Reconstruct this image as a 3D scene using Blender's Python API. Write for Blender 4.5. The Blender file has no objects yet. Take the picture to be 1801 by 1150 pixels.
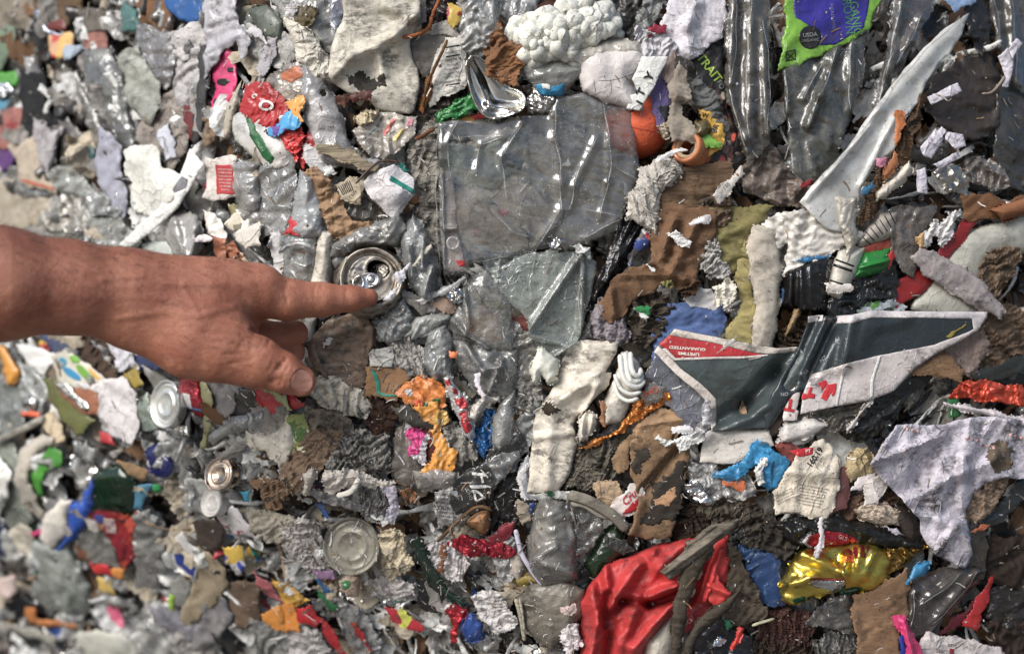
import bpy, bmesh, math, random
import numpy as np
from mathutils import Vector, Matrix
from mathutils.geometry import delaunay_2d_cdt

random.seed(7)
rng = np.random.RandomState(7)
SC = bpy.context.scene
COL = SC.collection

# ------------------------------------------------------------------ camera, sky, sun, exposure
S = 0.0005            # metres per photo pixel on the bale face
DIST = 1.0            # camera to bale face
CX, CY = 900.5, 575.0
CAMZ = 1.15

cam_d = bpy.data.cameras.new("camera")
cam = bpy.data.objects.new("camera", cam_d)
COL.objects.link(cam)
cam.location = (0, -DIST, CAMZ)
cam.rotation_euler = (math.radians(90), 0, 0)
cam_d.sensor_width = 36.0
cam_d.lens = 36.0 * DIST / (1801 * S)
cam_d.clip_start = 0.02
cam_d.clip_end = 200
cam_d.dof.use_dof = True
cam_d.dof.focus_distance = DIST - 0.02
cam_d.dof.aperture_fstop = 2.1
SC.camera = cam

world = bpy.data.worlds.new("World")
SC.world = world
world.use_nodes = True
wn = world.node_tree
wn.nodes.clear()
wo = wn.nodes.new("ShaderNodeOutputWorld")
wb = wn.nodes.new("ShaderNodeBackground")
sky = wn.nodes.new("ShaderNodeTexSky")
sky.sky_type = 'NISHITA'
sky.sun_disc = False
SUN_EL, SUN_AZ = math.radians(36), math.radians(226)     # azimuth measured like the sky's sun_rotation (0 = +Y, clockwise)
sky.sun_elevation = SUN_EL
sky.sun_rotation = SUN_AZ
sky.air_density = 1.0
sky.dust_density = 2.0
sky.ozone_density = 2.0
wb.inputs[1].default_value = 0.075
wn.links.new(sky.outputs[0], wb.inputs[0])
wn.links.new(wb.outputs[0], wo.inputs[0])

sun_d = bpy.data.lights.new("sun", 'SUN')
sun_d.energy = 2.5
sun_d.angle = math.radians(34)
sun_d.color = (1.0, 0.97, 0.93)
sun = bpy.data.objects.new("sun", sun_d)
COL.objects.link(sun)
sdir = Vector((math.sin(SUN_AZ) * math.cos(SUN_EL), math.cos(SUN_AZ) * math.cos(SUN_EL), math.sin(SUN_EL)))
sun.rotation_euler = sdir.to_track_quat('Z', 'Y').to_euler()
sun.location = sdir * 5

SC.view_settings.view_transform = 'Standard'
SC.view_settings.look = 'None'
SC.view_settings.exposure = 0.66
SC.view_settings.gamma = 1.0
SC.render.engine = 'CYCLES'
SC.cycles.transparent_max_bounces = 10
SC.cycles.max_bounces = 5
SC.cycles.diffuse_bounces = 3
SC.cycles.glossy_bounces = 3
SC.cycles.caustics_reflective = False
SC.cycles.caustics_refractive = False

# ------------------------------------------------------------------ geometry helpers
def base_h(px, py):
    """Height of the bale face towards the camera: it curves away at the left, the bottom left and the right edge."""
    px = np.asarray(px, float); py = np.asarray(py, float)
    l = np.clip((540 - px) / 540, 0, 1.5)
    b = np.clip((py - 840) / 310, 0, 1.5) * np.clip((1000 - px) / 500, 0, 1)
    r = np.clip((px - 1420) / 380, 0, 1.5)
    t = np.clip((250 - py) / 250, 0, 1.5) * np.clip((px - 1200) / 300, 0, 1)
    return -0.24 * l ** 1.2 - 0.15 * b - 0.045 * r ** 1.4 - 0.02 * t

def PT(px, py, h):
    """Photo pixel at height h towards the camera -> world points (n,3)."""
    px = np.asarray(px, float); py = np.asarray(py, float); h = np.asarray(h, float)
    k = (DIST - h) / DIST * S
    return np.stack([(px - CX) * k, -h, CAMZ - (py - CY) * k], -1)

def hash2(ix, iy, seed):
    n = (ix.astype(np.int64) * 374761393 + iy.astype(np.int64) * 668265263 + int(seed) * 974634777) & 0x7fffffff
    n = ((n ^ (n >> 13)) * 1274126177) & 0x7fffffff
    return ((n ^ (n >> 16)) & 0xffff) / 65535.0

def vnoise(x, y, seed=0):
    ix = np.floor(x); iy = np.floor(y)
    fx = x - ix; fy = y - iy
    fx = fx * fx * fx * (fx * (fx * 6 - 15) + 10); fy = fy * fy * fy * (fy * (fy * 6 - 15) + 10)
    a = hash2(ix, iy, seed); b = hash2(ix + 1, iy, seed); c = hash2(ix, iy + 1, seed); d = hash2(ix + 1, iy + 1, seed)
    return (a * (1 - fx) + b * fx) * (1 - fy) + (c * (1 - fx) + d * fx) * fy - 0.5

def fbm(x, y, seed=0, octs=3):
    s = 0; a = 1.0
    for o in range(octs):
        s = s + a * vnoise(x * 2 ** o + 17.3 * o, y * 2 ** o - 9.1 * o, seed + o * 31)
        a *= 0.5
    return s

def crumple(x, y, seed, lam):
    """Creased paper: triangle waves over warped directions; about -0.5..0.5."""
    r = random.Random(seed)
    wx = x + lam * 1.1 * fbm(x / lam / 1.6, y / lam / 1.6, seed + 5, 2)
    wy = y + lam * 1.1 * fbm(x / lam / 1.6, y / lam / 1.6, seed + 77, 2)
    s = 0
    for k, (a, f) in enumerate(((1, 1), (.8, 1.37), (.5, 2.1), (.32, 3.3))):
        th = r.uniform(0, math.pi)
        u = (wx * math.cos(th) + wy * math.sin(th)) / lam * f * r.uniform(.6, .95) + r.random() * 7
        m = 0.5 + 1.0 * np.clip(0.5 + 1.3 * vnoise(x / lam / 1.3 + k * 5, y / lam / 1.3, seed + 9 * k), 0, 1)
        s = s + a * m * (np.abs((u % 1) * 2 - 1) - 0.5)
    return s * 0.55

def seg_dist(x, y, x0, y0, x1, y1):
    dx, dy = x1 - x0, y1 - y0
    t = np.clip(((x - x0) * dx + (y - y0) * dy) / (dx * dx + dy * dy + 1e-9), 0, 1)
    return np.hypot(x - x0 - t * dx, y - y0 - t * dy), t

def poly_dist(x, y, poly):
    best = np.full(np.shape(x), 1e9)
    n = len(poly)
    for i in range(n):
        a, b = poly[i], poly[(i + 1) % n]
        best = np.minimum(best, seg_dist(x, y, a[0], a[1], b[0], b[1])[0])
    return best

def inside(x, y, poly):
    c = np.zeros(np.shape(x), bool)
    n = len(poly); j = n - 1
    for i in range(n):
        xi, yi = poly[i]; xj, yj = poly[j]
        if yi != yj:
            m = ((yi > y) != (yj > y)) & (x < (xj - xi) * (y - yi) / (yj - yi) + xi)
            c ^= m
        j = i
    return c

def rough_poly(pts, step, rag, r, smooth=False):
    """Resample a polygon at about `step` px with a ragged or smooth outline."""
    pts = [tuple(map(float, p)) for p in pts]
    n = len(pts)
    out = []
    for i in range(n):
        p0, p1, p2, p3 = pts[i - 1], pts[i], pts[(i + 1) % n], pts[(i + 2) % n]
        L = math.hypot(p2[0] - p1[0], p2[1] - p1[1])
        k = max(1, int(round(L / step)))
        ph = r.random() * 50
        for q in range(k):
            t = q / k
            if smooth:
                f = lambda a, b, c, d: 0.5 * (2 * b + (c - a) * t + (2 * a - 5 * b + 4 * c - d) * t * t + (3 * b - a - 3 * c + d) * t ** 3)
                x, y = f(p0[0], p1[0], p2[0], p3[0]), f(p0[1], p1[1], p2[1], p3[1])
            else:
                x, y = p1[0] + (p2[0] - p1[0]) * t, p1[1] + (p2[1] - p1[1]) * t
            if rag:
                nx, ny = (p2[1] - p1[1]) / (L + 1e-6), -(p2[0] - p1[0]) / (L + 1e-6)
                e = rag * (r.uniform(-.5, .5) + 1.3 * math.sin(ph + q * step * .11) * .5) * min(1, 4 * t * (1 - t) + .3)
                x += nx * e; y += ny * e
            out.append((x, y))
    return out

def new_mesh(name, verts, faces, mat=None, smooth=True):
    me = bpy.data.meshes.new(name)
    me.from_pydata([tuple(v) for v in verts], [], [tuple(f) for f in faces])
    if smooth:
        me.polygons.foreach_set("use_smooth", [True] * len(me.polygons))
    if mat: me.materials.append(mat)
    me.update()
    return me

def link(name, me, parent=None, loc=None):
    o = bpy.data.objects.new(name, me)
    COL.objects.link(o)
    if loc is not None: o.location = loc
    if parent is not None:
        o.parent = parent
        o.location = Vector(loc) - parent.location if loc is not None else (0, 0, 0)
    return o

def tag(o, label=None, cat=None, group=None, kind=None):
    if label: o["label"] = label
    if cat: o["category"] = cat
    if group: o["group"] = group
    if kind: o["kind"] = kind
    return o

# ------------------------------------------------------------------ materials
def lin(c): return tuple(((v / 255) / 12.92 if v <= 10 else (((v / 255) + 0.055) / 1.055) ** 2.4) for v in c)
def alb(c, k=1.3):
    l = lin(c); y = .3 * l[0] + .55 * l[1] + .15 * l[2]
    return tuple(min(.8, (v * .84 + y * .16) * k * .95) for v in l)

class NT:
    def __init__(s, name):
        s.m = bpy.data.materials.new(name); s.m.use_nodes = True
        s.t = s.m.node_tree; s.t.nodes.clear()
        s.out = s.n("ShaderNodeOutputMaterial")
        tc = s.n("ShaderNodeTexCoord"); oi = s.n("ShaderNodeObjectInfo")
        mul = s.n("ShaderNodeMath"); mul.operation = 'MULTIPLY'; mul.inputs[1].default_value = 3.7
        s.l(oi.outputs["Random"], mul.inputs[0])
        add = s.n("ShaderNodeVectorMath"); add.operation = 'ADD'
        s.l(tc.outputs["Object"], add.inputs[0]); s.l(mul.outputs[0], add.inputs[1])
        s.co = add.outputs[0]
        s.rand = oi.outputs["Random"]
    def n(s, t): return s.t.nodes.new(t)
    def l(s, a, b): s.t.links.new(a, b)
    def noise(s, scale, detail=4, rough=.55, co=None, dist=0):
        n = s.n("ShaderNodeTexNoise"); n.inputs["Scale"].default_value = scale; n.inputs["Detail"].default_value = detail
        n.inputs["Roughness"].default_value = rough; n.inputs["Distortion"].default_value = dist
        s.l(co or s.co, n.inputs["Vector"]); return n.outputs[0]
    def ramp(s, v, a, b, lo=0, hi=1):
        r = s.n("ShaderNodeMapRange"); r.inputs[1].default_value = a; r.inputs[2].default_value = b
        r.inputs[3].default_value = lo; r.inputs[4].default_value = hi; r.clamp = True
        s.l(v, r.inputs[0]); return r.outputs[0]
    def math(s, op, a, b):
        m = s.n("ShaderNodeMath"); m.operation = op
        for i, v in enumerate((a, b)):
            if isinstance(v, (int, float)): m.inputs[i].default_value = v
            else: s.l(v, m.inputs[i])
        return m.outputs[0]
    def mix(s, f, a, b):
        m = s.n("ShaderNodeMix"); m.data_type = 'RGBA'
        for i, v in ((0, f), (6, a), (7, b)):
            if isinstance(v, (int, float)): m.inputs[i].default_value = v
            elif isinstance(v, tuple): m.inputs[i].default_value = (*v[:3], 1)
            else: s.l(v, m.inputs[i])
        return m.outputs[2]
    def stretch(s, sx, sy, sz, rot=0):
        m = s.n("ShaderNodeMapping"); m.inputs["Scale"].default_value = (sx, sy, sz); m.inputs["Rotation"].default_value = (0, rot, 0)
        s.l(s.co, m.inputs[0]); return m.outputs[0]
    def creases(s, scale):
        """Height of crumpled facets: warped cell distances, two sizes."""
        nz = s.n("ShaderNodeTexNoise"); nz.inputs["Scale"].default_value = scale * .6; nz.inputs["Detail"].default_value = 2
        s.l(s.co, nz.inputs[0])
        sc = s.n("ShaderNodeVectorMath"); sc.operation = 'SCALE'; sc.inputs[3].default_value = .9 / scale; s.l(nz.outputs[1], sc.inputs[0])
        ad = s.n("ShaderNodeVectorMath"); ad.operation = 'ADD'; s.l(s.co, ad.inputs[0]); s.l(sc.outputs[0], ad.inputs[1])
        v1 = s.n("ShaderNodeTexVoronoi"); v1.inputs["Scale"].default_value = scale; s.l(ad.outputs[0], v1.inputs["Vector"])
        e1 = s.n("ShaderNodeTexVoronoi"); e1.feature = 'DISTANCE_TO_EDGE'; e1.inputs["Scale"].default_value = scale; s.l(ad.outputs[0], e1.inputs["Vector"])
        e2 = s.n("ShaderNodeTexVoronoi"); e2.feature = 'DISTANCE_TO_EDGE'; e2.inputs["Scale"].default_value = scale * 2.3; s.l(ad.outputs[0], e2.inputs["Vector"])
        brk = s.ramp(s.noise(scale * .9, 2), .46, .6, 0, 1)
        l1 = s.math('MULTIPLY', s.ramp(e1.outputs["Distance"], .0, .055, 1, 0), brk)
        l2 = s.math('MULTIPLY', s.ramp(e2.outputs["Distance"], .0, .06, .6, 0), s.ramp(s.noise(scale * 1.4, 2), .5, .62, 0, 1))
        s.line = s.math('MAXIMUM', l1, l2)                       # the crease lines themselves
        hgt = s.math('ADD', s.math('MULTIPLY', v1.outputs["Distance"], .8), s.math('MULTIPLY', e2.outputs["Distance"], -.3))
        return s.math('ADD', hgt, s.math('MULTIPLY', s.line, .35))
    def bump(s, h, strength, dist=.001):
        b = s.n("ShaderNodeBump"); b.inputs["Strength"].default_value = strength; b.inputs["Distance"].default_value = dist
        s.l(h, b.inputs["Height"]); return b.outputs[0]
    def bsdf(s, col, rough=.6, metal=0, spec=.4, nrm=None):
        p = s.n("ShaderNodeBsdfPrincipled")
        for k, v in (("Base Color", col), ("Roughness", rough), ("Metallic", metal), ("Specular IOR Level", spec)):
            if isinstance(v, (int, float)): p.inputs[k].default_value = v
            elif isinstance(v, tuple): p.inputs[k].default_value = (*v[:3], 1)
            else: s.l(v, p.inputs[k])
        if nrm is not None: s.l(nrm, p.inputs["Normal"])
        return p
    def done(s, sh):
        s.l(sh if not hasattr(sh, "outputs") else sh.outputs[0], s.out.inputs[0]); return s.m

DIRT = (0.035, 0.029, 0.024)
_mats = {}
def cached(f):
    def g(*a, **k):
        key = (f.__name__, str(a), str(sorted(k.items())))
        if key not in _mats: _mats[key] = f(*a, **k)
        return _mats[key]
    return g

def dirty(t, base, dirt):
    """Grime: broad smudges, scuff streaks and dark specks that stay with the thing."""
    sm = t.ramp(t.noise(38, 6, .65), .50 - .12 * dirt, .70 - .1 * dirt, 0, min(.95, .25 + .75 * dirt))
    br = t.ramp(t.noise(150, 6, .72, t.stretch(.6, 1, 1.3, .5)), .42, .56, 0, 1)
    sm = t.math('MULTIPLY', sm, br)
    sp = t.ramp(t.noise(420, 5, .72, t.stretch(.45, 1, 1.5, .5)), .62 - .05 * dirt, .68 - .05 * dirt, 0, 1)
    spm = t.ramp(t.noise(60, 3, .6), .42, .62, 0, .95)
    sp = t.math('MULTIPLY', sp, spm)
    f = t.math('MAXIMUM', sm, t.math('MULTIPLY', sp, min(1, .35 + dirt)))
    var = t.ramp(t.noise(16, 4), .25, .75, 0, 1)
    c2 = tuple(min(.85, v * m) for v, m in zip(base, (1.1, 1.06, .99)))
    c1 = tuple(v * m for v, m in zip(base, (.74, .73, .72)))
    return t.mix(f, t.mix(var, c1, c2), DIRT)

@cached
def PA(c, dirt=.45, bump=.35):          # paper, tissue, printed sheet
    t = NT("paper"); col = dirty(t, alb(c), dirt)
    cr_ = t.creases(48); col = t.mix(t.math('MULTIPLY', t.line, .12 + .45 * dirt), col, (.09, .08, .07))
    b = t.bump(t.math('ADD', cr_, t.math('MULTIPLY', t.noise(300, 5, .65), .35)), min(1, bump * 1.5), .005)
    return t.done(t.bsdf(col, .7, 0, .25, b))

@cached
def CB(c, dirt=.6):                     # cardboard, kraft
    t = NT("cardboard"); col = dirty(t, alb(c, 1.2), dirt)
    fib = t.noise(110, 6, .7, t.stretch(1, 1, 6, .4))
    col = t.mix(t.ramp(fib, .4, .75, 0, .45), col, tuple(v * .45 for v in alb(c)))
    return t.done(t.bsdf(col, .85, 0, .15, t.bump(fib, .5, .0015)))

@cached
def PL(c, dirt=.35, rough=.32):         # opaque plastic
    t = NT("plastic"); col = dirty(t, alb(c, 1.25), dirt)
    r = t.ramp(t.noise(70, 5), .3, .75, rough * .7, min(.9, rough * 1.9))
    return t.done(t.bsdf(col, r, 0, .5, t.bump(t.math('ADD', t.math('MULTIPLY', t.creases(55), .8), t.math('MULTIPLY', t.noise(260, 4, .6), .25)), .28, .004)))

@cached
def CL(c, dirt=.5):                     # cloth
    t = NT("cloth"); col = dirty(t, alb(c, 1.25), dirt)
    w = t.n("ShaderNodeTexWave"); w.inputs["Scale"].default_value = 420; w.inputs["Distortion"].default_value = 2.5; w.inputs["Detail"].default_value = 2
    t.l(t.co, w.inputs[0])
    h = t.math('ADD', w.outputs[1], t.noise(300, 4))
    return t.done(t.bsdf(col, .92, 0, .1, t.bump(h, .55, .001)))

@cached
def FO(c, rough=.22, dirt=.2, metal=1.0, bmp=.45):   # foil, can metal
    t = NT("foil"); col = dirty(t, alb(c, 1.35), dirt)
    r = t.ramp(t.noise(60, 5), .3, .75, rough * .6, rough * 2.2)
    return t.done(t.bsdf(col, r, metal, .5, t.bump(t.math('ADD', t.creases(90), t.math('MULTIPLY', t.noise(300, 3, .5), .15)), bmp, .004)))

@cached
def FI(c=(200, 205, 208), haze=.25, dirt=.35, rough=.16, tint=(.93, .94, .94), bmp=.42, ln=.7):   # clear or cloudy film, clear rigid plastic
    t = NT("film")
    col = dirty(t, alb(c, 1.15), dirt)
    nb = t.bump(t.math('ADD', t.creases(60), t.math('MULTIPLY', t.noise(260, 4, .6), .2)), bmp, .004)
    dif = t.bsdf(col, .45, 0, .2, nb)
    tr = t.n("ShaderNodeBsdfTransparent"); tr.inputs[0].default_value = (*tint, 1)
    hz = t.ramp(t.noise(34, 6, .65), .3, .75, haze * .42, min(.96, haze * 1.5))
    spk = t.math('MULTIPLY', t.ramp(t.noise(560, 3, .6), .62, .67, 0, 1), t.ramp(t.noise(48, 3), .4, .6, 0, min(1, dirt * 1.6)))
    hz = t.math('MAXIMUM', hz, spk)
    hz = t.math('MAXIMUM', hz, t.math('MULTIPLY', t.line, ln))
    m1 = t.n("ShaderNodeMixShader"); t.l(hz, m1.inputs[0]); t.l(tr.outputs[0], m1.inputs[1]); t.l(dif.outputs[0], m1.inputs[2])
    gl = t.n("ShaderNodeBsdfGlossy"); gl.inputs["Roughness"].default_value = rough * .8 + .1; t.l(nb, gl.inputs["Normal"])
    fr = t.n("ShaderNodeFresnel"); fr.inputs[0].default_value = 1.5; t.l(nb, fr.inputs["Normal"])
    f = t.math('MINIMUM', t.math('ADD', t.math('MULTIPLY', fr.outputs[0], 1.0), .015), .7)
    m2 = t.n("ShaderNodeMixShader"); t.l(f, m2.inputs[0]); t.l(m1.outputs[0], m2.inputs[1]); t.l(gl.outputs[0], m2.inputs[2])
    return t.done(m2)

@cached
def PR(cols, scale=60, dirt=.4, rough=.4, metal=0):  # flat print of several colours on film or paper
    t = NT("print")
    v = t.n("ShaderNodeTexVoronoi"); v.inputs["Scale"].default_value = scale
    wob = t.n("ShaderNodeVectorMath"); wob.operation = 'ADD'
    nz = t.n("ShaderNodeTexNoise"); nz.inputs["Scale"].default_value = scale * .8
    t.l(t.co, nz.inputs[0]); sc = t.n("ShaderNodeVectorMath"); sc.operation = 'SCALE'; sc.inputs[3].default_value = .6 / scale * 2
    t.l(nz.outputs[1], sc.inputs[0]); t.l(t.co, wob.inputs[0]); t.l(sc.outputs[0], wob.inputs[1]); t.l(wob.outputs[0], v.inputs["Vector"])
    cr = t.n("ShaderNodeValToRGB"); cr.color_ramp.interpolation = 'CONSTANT'
    sp = t.n("ShaderNodeSeparateColor"); t.l(v.outputs["Color"], sp.inputs[0]); t.l(sp.outputs[0], cr.inputs[0])
    els = cr.color_ramp.elements
    while len(els) < len(cols): els.new(.5)
    for i, c in enumerate(cols):
        els[i].position = i / len(cols); els[i].color = (*alb(c), 1)
    sm = t.math('MULTIPLY', t.ramp(t.noise(45, 6, .65), .48, .75, 0, .4 + .5 * dirt), t.ramp(t.noise(200, 4, .7), .42, .62))
    col = t.mix(sm, cr.outputs[0], DIRT)
    return t.done(t.bsdf(col, rough, metal, .4, t.bump(t.noise(150, 4), .3, .0012)))

@cached
def WD(c, dirt=.5):                     # weathered wood
    t = NT("wood")
    g = t.noise(90, 6, .7, t.stretch(.12, 1, 1, 0)); g2 = t.noise(300, 4, .7, t.stretch(.08, 1, 1, 0))
    col = t.mix(t.ramp(g, .35, .68), tuple(v * .3 for v in alb(c)), alb(c, 1.4))
    col = t.mix(t.ramp(g2, .5, .7, 0, .7), col, DIRT)
    return t.done(t.bsdf(col, .9, 0, .1, t.bump(g2, .9, .002)))

@cached
def SEEDS():                            # printed picture of bird seed
    t = NT("seed_print")
    v = t.n("ShaderNodeTexVoronoi"); v.inputs["Scale"].default_value = 210; v.inputs["Randomness"].default_value = .9
    t.l(t.stretch(1, 1, .72, .5), v.inputs["Vector"])
    cr = t.n("ShaderNodeValToRGB"); cr.color_ramp.interpolation = 'CONSTANT'
    sp = t.n("ShaderNodeSeparateColor"); t.l(v.outputs["Color"], sp.inputs[0]); t.l(sp.outputs[1], cr.inputs[0])
    cs = [(60, 30, 24), (120, 40, 34), (84, 62, 50), (190, 140, 40), (150, 140, 125), (170, 60, 46), (48, 36, 32), (110, 84, 66)]
    els = cr.color_ramp.elements
    while len(els) < len(cs): els.new(.5)
    for i, c in enumerate(cs): els[i].position = i / len(cs); els[i].color = (*alb(c, 1.9), 1)
    col = t.mix(t.ramp(v.outputs["Distance"], .5, .66), cr.outputs[0], (.02, .014, .012))
    return t.done(t.bsdf(col, .35, 0, .5))

# ------------------------------------------------------------------ sheets: every flat-ish piece of rubbish
TOX, TOY, TSC = 0.0, 0.0, 1.0
def T(ox, oy, sc=450 / 1294):
    global TOX, TOY, TSC
    TOX, TOY, TSC = ox, oy, sc
def pxs(s):
    v = [float(a) for a in s.replace(',', ' ').split()]
    return [(TOX + v[i] * TSC, TOY + v[i + 1] * TSC) for i in range(0, len(v), 2)]

SHEETS = []
ORDER = [0]
class Sheet: pass
def crease_lines(sh, folds, w=1.1, mat=None, name="crease"):
    """Creases of bent clear plastic with their bright reflections painted in: thin pale raised lines of uneven width that follow the sheet."""
    r = random.Random(len(folds) + int(sh.cx)); V = []; F = []
    for f in folds:
        L = math.hypot(f[2] - f[0], f[3] - f[1]); n = max(4, int(L / 3))
        nx, ny = -(f[3] - f[1]) / (L + 1e-6), (f[2] - f[0]) / (L + 1e-6)
        b = r.uniform(-.05, .05) * L; ph = r.random() * 9
        b0 = len(V)
        for i in range(n + 1):
            t = i / n
            o = b * 4 * t * (1 - t) + 1.2 * math.sin(ph + t * L * .08)
            x = f[0] + (f[2] - f[0]) * t + nx * o; y = f[1] + (f[3] - f[1]) * t + ny * o
            ww = w * (.15 + abs(math.sin(math.pi * t)) ** .5 * (.35 + .75 * abs(math.sin(ph * 3 + t * L * .045))))
            for sg in (-1, 0, 1):
                xx, yy = x + nx * ww * sg, y + ny * ww * sg
                V.append(PT(xx, yy, float(sh.H(np.array([xx]), np.array([yy]))[0]) + (.00015 if sg else .0006)))
        for i in range(n):
            for q in (0, 1):
                a = b0 + i * 3 + q; F.append((a, a + 1, a + 4, a + 3))
    V = np.array(V); loc = Vector(V.mean(0))
    return link(name, new_mesh(name, V - np.array(loc), F, mat or FI((232, 234, 238), .36, .1, .12)), sh.o, loc)

def make_h(sh):
    def H(x, y):
        x = np.asarray(x, float); y = np.asarray(y, float)
        h = base_h(x, y) + sh.d + sh.tx * (x - sh.cx) * S + sh.ty * (y - sh.cy) * S
        if sh.bulge or sh.edge:
            ed = poly_dist(x, y, sh.poly_raw)
            t = np.clip(ed / sh.maxd, 0, 1)
            h = h + sh.bulge * (np.sqrt(np.clip(1 - (1 - t) ** 2, 0, 1)) - .5)
            w = np.clip(ed / sh.ew, 0, 1)
            h = h - sh.edge * (1 - w) ** 2
        if sh.cr: h = h + sh.cr * crumple(x, y, sh.seed, sh.lam) + sh.cr * .3 * crumple(x, y, sh.seed + 3, sh.lam * .38)
        if sh.wv: h = h + sh.wv * fbm(x / sh.wl, y / sh.wl, sh.seed + 11, 3)
        for f in sh.folds:
            dd, _ = seg_dist(x, y, f[0], f[1], f[2], f[3])
            q = np.clip(1 - dd / f[5], 0, 1)
            h = h + f[4] * 1e-3 * (q * q * (3 - 2 * q) * .6 + q * .4)
        return h
    return H

def tri_poly(poly, step, r, holes=()):
    xs = [p[0] for p in poly]; ys = [p[1] for p in poly]
    gx = np.arange(min(xs) - step, max(xs) + step, step); gy = np.arange(min(ys) - step, max(ys) + step, step * .87)
    X, Y = np.meshgrid(gx, gy); X[1::2] += step * .5
    X = X.ravel() + rng.uniform(-.2, .2, X.size) * step; Y = Y.ravel() + rng.uniform(-.2, .2, Y.size) * step
    m = inside(X, Y, poly); X, Y = X[m], Y[m]
    if len(X):
        m = poly_dist(X, Y, poly) > step * .45
        X, Y = X[m], Y[m]
    pts = [Vector(p) for p in poly] + [Vector((a, b)) for a, b in zip(X, Y)]
    n = len(poly)
    res = delaunay_2d_cdt(pts, [], [list(range(n))], 1, 1e-4)
    v = np.array([(p.x, p.y) for p in res[0]]); f = [tuple(q) for q in res[2]]
    if len(v) == 0: return v, []
    fa = np.array(f)
    cxy = v[fa].mean(1)
    keep = inside(cxy[:, 0], cxy[:, 1], poly)
    for hl in holes: keep &= ~inside(cxy[:, 0], cxy[:, 1], hl)
    # faces wound towards the camera (image y runs down)
    a, b, c = v[fa[:, 0]], v[fa[:, 1]], v[fa[:, 2]]
    cr = (b[:, 0] - a[:, 0]) * (c[:, 1] - a[:, 1]) - (b[:, 1] - a[:, 1]) * (c[:, 0] - a[:, 0])
    fa[cr > 0] = fa[cr > 0][:, ::-1]
    return v, [tuple(q) for q in fa[keep]]

def A(name, label, cat, mat, pts, d=None, cr=2.5, lam=70, wv=0, wl=60, bulge=0, edge=1.2, ew=9, tx=0, ty=0, folds=(), rag=2.5,
      smooth=False, thick=.5, step=None, group=None, parent=None, holes=(), seed=None):
    """One sheet-like thing (or part, when parent is given). Lengths in mm, outline in the current tile's pixels."""
    sh = Sheet()
    ORDER[0] += 1
    sh.seed = seed if seed is not None else ORDER[0] * 13 + 5
    r = random.Random(sh.seed)
    raw = pxs(pts) if isinstance(pts, str) else list(pts)
    hl = [pxs(h) if isinstance(h, str) else h for h in holes]
    w = max(p[0] for p in raw) - min(p[0] for p in raw); hh = max(p[1] for p in raw) - min(p[1] for p in raw)
    area = .5 * abs(sum(raw[i - 1][0] * raw[i][1] - raw[i][0] * raw[i - 1][1] for i in range(len(raw))))
    if parent is None and rag >= 2 and area < 20000:          # compressed: neighbours overlap instead of standing apart
        k = 1.2 if area < 9000 else 1.08
        mx, my = sum(p[0] for p in raw) / len(raw), sum(p[1] for p in raw) / len(raw)
        raw = [(mx + (p[0] - mx) * k * r.uniform(.94, 1.08), my + (p[1] - my) * k * r.uniform(.94, 1.08)) for p in raw]
        rag = min(5.5, rag * 1.4)
    if step is None: step = min(4.4, max(2.0, math.sqrt(area) / 30)) if raw[0][0] > 420 else 5
    poly = rough_poly(raw, step, rag, r, smooth)
    sh.poly_raw = raw if not smooth else poly[::2]
    sh.cx, sh.cy = sum(p[0] for p in raw) / len(raw), sum(p[1] for p in raw) / len(raw)
    if d is None: d = r.uniform(4, 11)
    sh.d = d * 1e-3; sh.cr = cr * 1e-3; sh.lam = lam; sh.wv = wv * 1e-3; sh.wl = wl; sh.bulge = bulge * 1e-3
    sh.edge = edge * 1e-3; sh.ew = ew; sh.tx = tx; sh.ty = ty
    sh.folds = []
    for f in folds:
        q = pxs("%f %f %f %f" % tuple(f[:4])) if isinstance(pts, str) else [(f[0], f[1]), (f[2], f[3])]
        sh.folds.append((*q[0], *q[1], f[4], f[5]))
    v, f = tri_poly(poly, step, r, hl)
    sh.maxd = max(6.0, float(poly_dist(v[:, 0], v[:, 1], sh.poly_raw).max()))
    sh.H = make_h(sh)
    P = PT(v[:, 0], v[:, 1], sh.H(v[:, 0], v[:, 1]))
    o_loc = Vector(PT(sh.cx, sh.cy, float(sh.H(np.array([sh.cx]), np.array([sh.cy]))[0])))
    me = new_mesh(name, P - np.array(o_loc), f, mat)
    if mat.name[:4] in ('pape', 'prin', 'card'): me.set_sharp_from_angle(angle=math.radians(24))
    o = link(name, me, parent, o_loc)
    md = o.modifiers.new("thickness", 'SOLIDIFY'); md.thickness = thick * 1e-3; md.offset = -1
    if parent is None: tag(o, label, cat, group)
    elif label: o["label"] = label
    sh.o = o; sh.px = (sh.cx, sh.cy); sh.film = mat.name.startswith("film")
    SHEETS.append(sh)
    if sh.film and sh.folds and parent is None: crease_lines(sh, sh.folds, 1.0)  # pale lines paint in the reflections along film folds
    return sh

def decal(sh, name, mat, pts, rag=1.2, lift=.35, smooth=False, step=None, label=None, thick=.15):
    """Flat print or a stuck-on layer that follows its sheet."""
    r = random.Random(len(SHEETS) * 7 + int(sh.cx))
    raw = pxs(pts) if isinstance(pts, str) else list(pts)
    area = .5 * abs(sum(raw[i - 1][0] * raw[i][1] - raw[i][0] * raw[i - 1][1] for i in range(len(raw))))
    st = step or min(4.0, max(1.6, math.sqrt(area) / 14))
    poly = rough_poly(raw, st, rag, r, smooth)
    v, f = tri_poly(poly, st, r)
    if len(v) == 0: return
    P = PT(v[:, 0], v[:, 1], sh.H(v[:, 0], v[:, 1]) + lift * 1e-3)
    loc = Vector(P.mean(0))
    o = link(name, new_mesh(name, P - np.array(loc), f, mat), sh.o, loc)
    md = o.modifiers.new("thickness", 'SOLIDIFY'); md.thickness = thick * 1e-3; md.offset = -1
    if label: o["label"] = label
    return o

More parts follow.
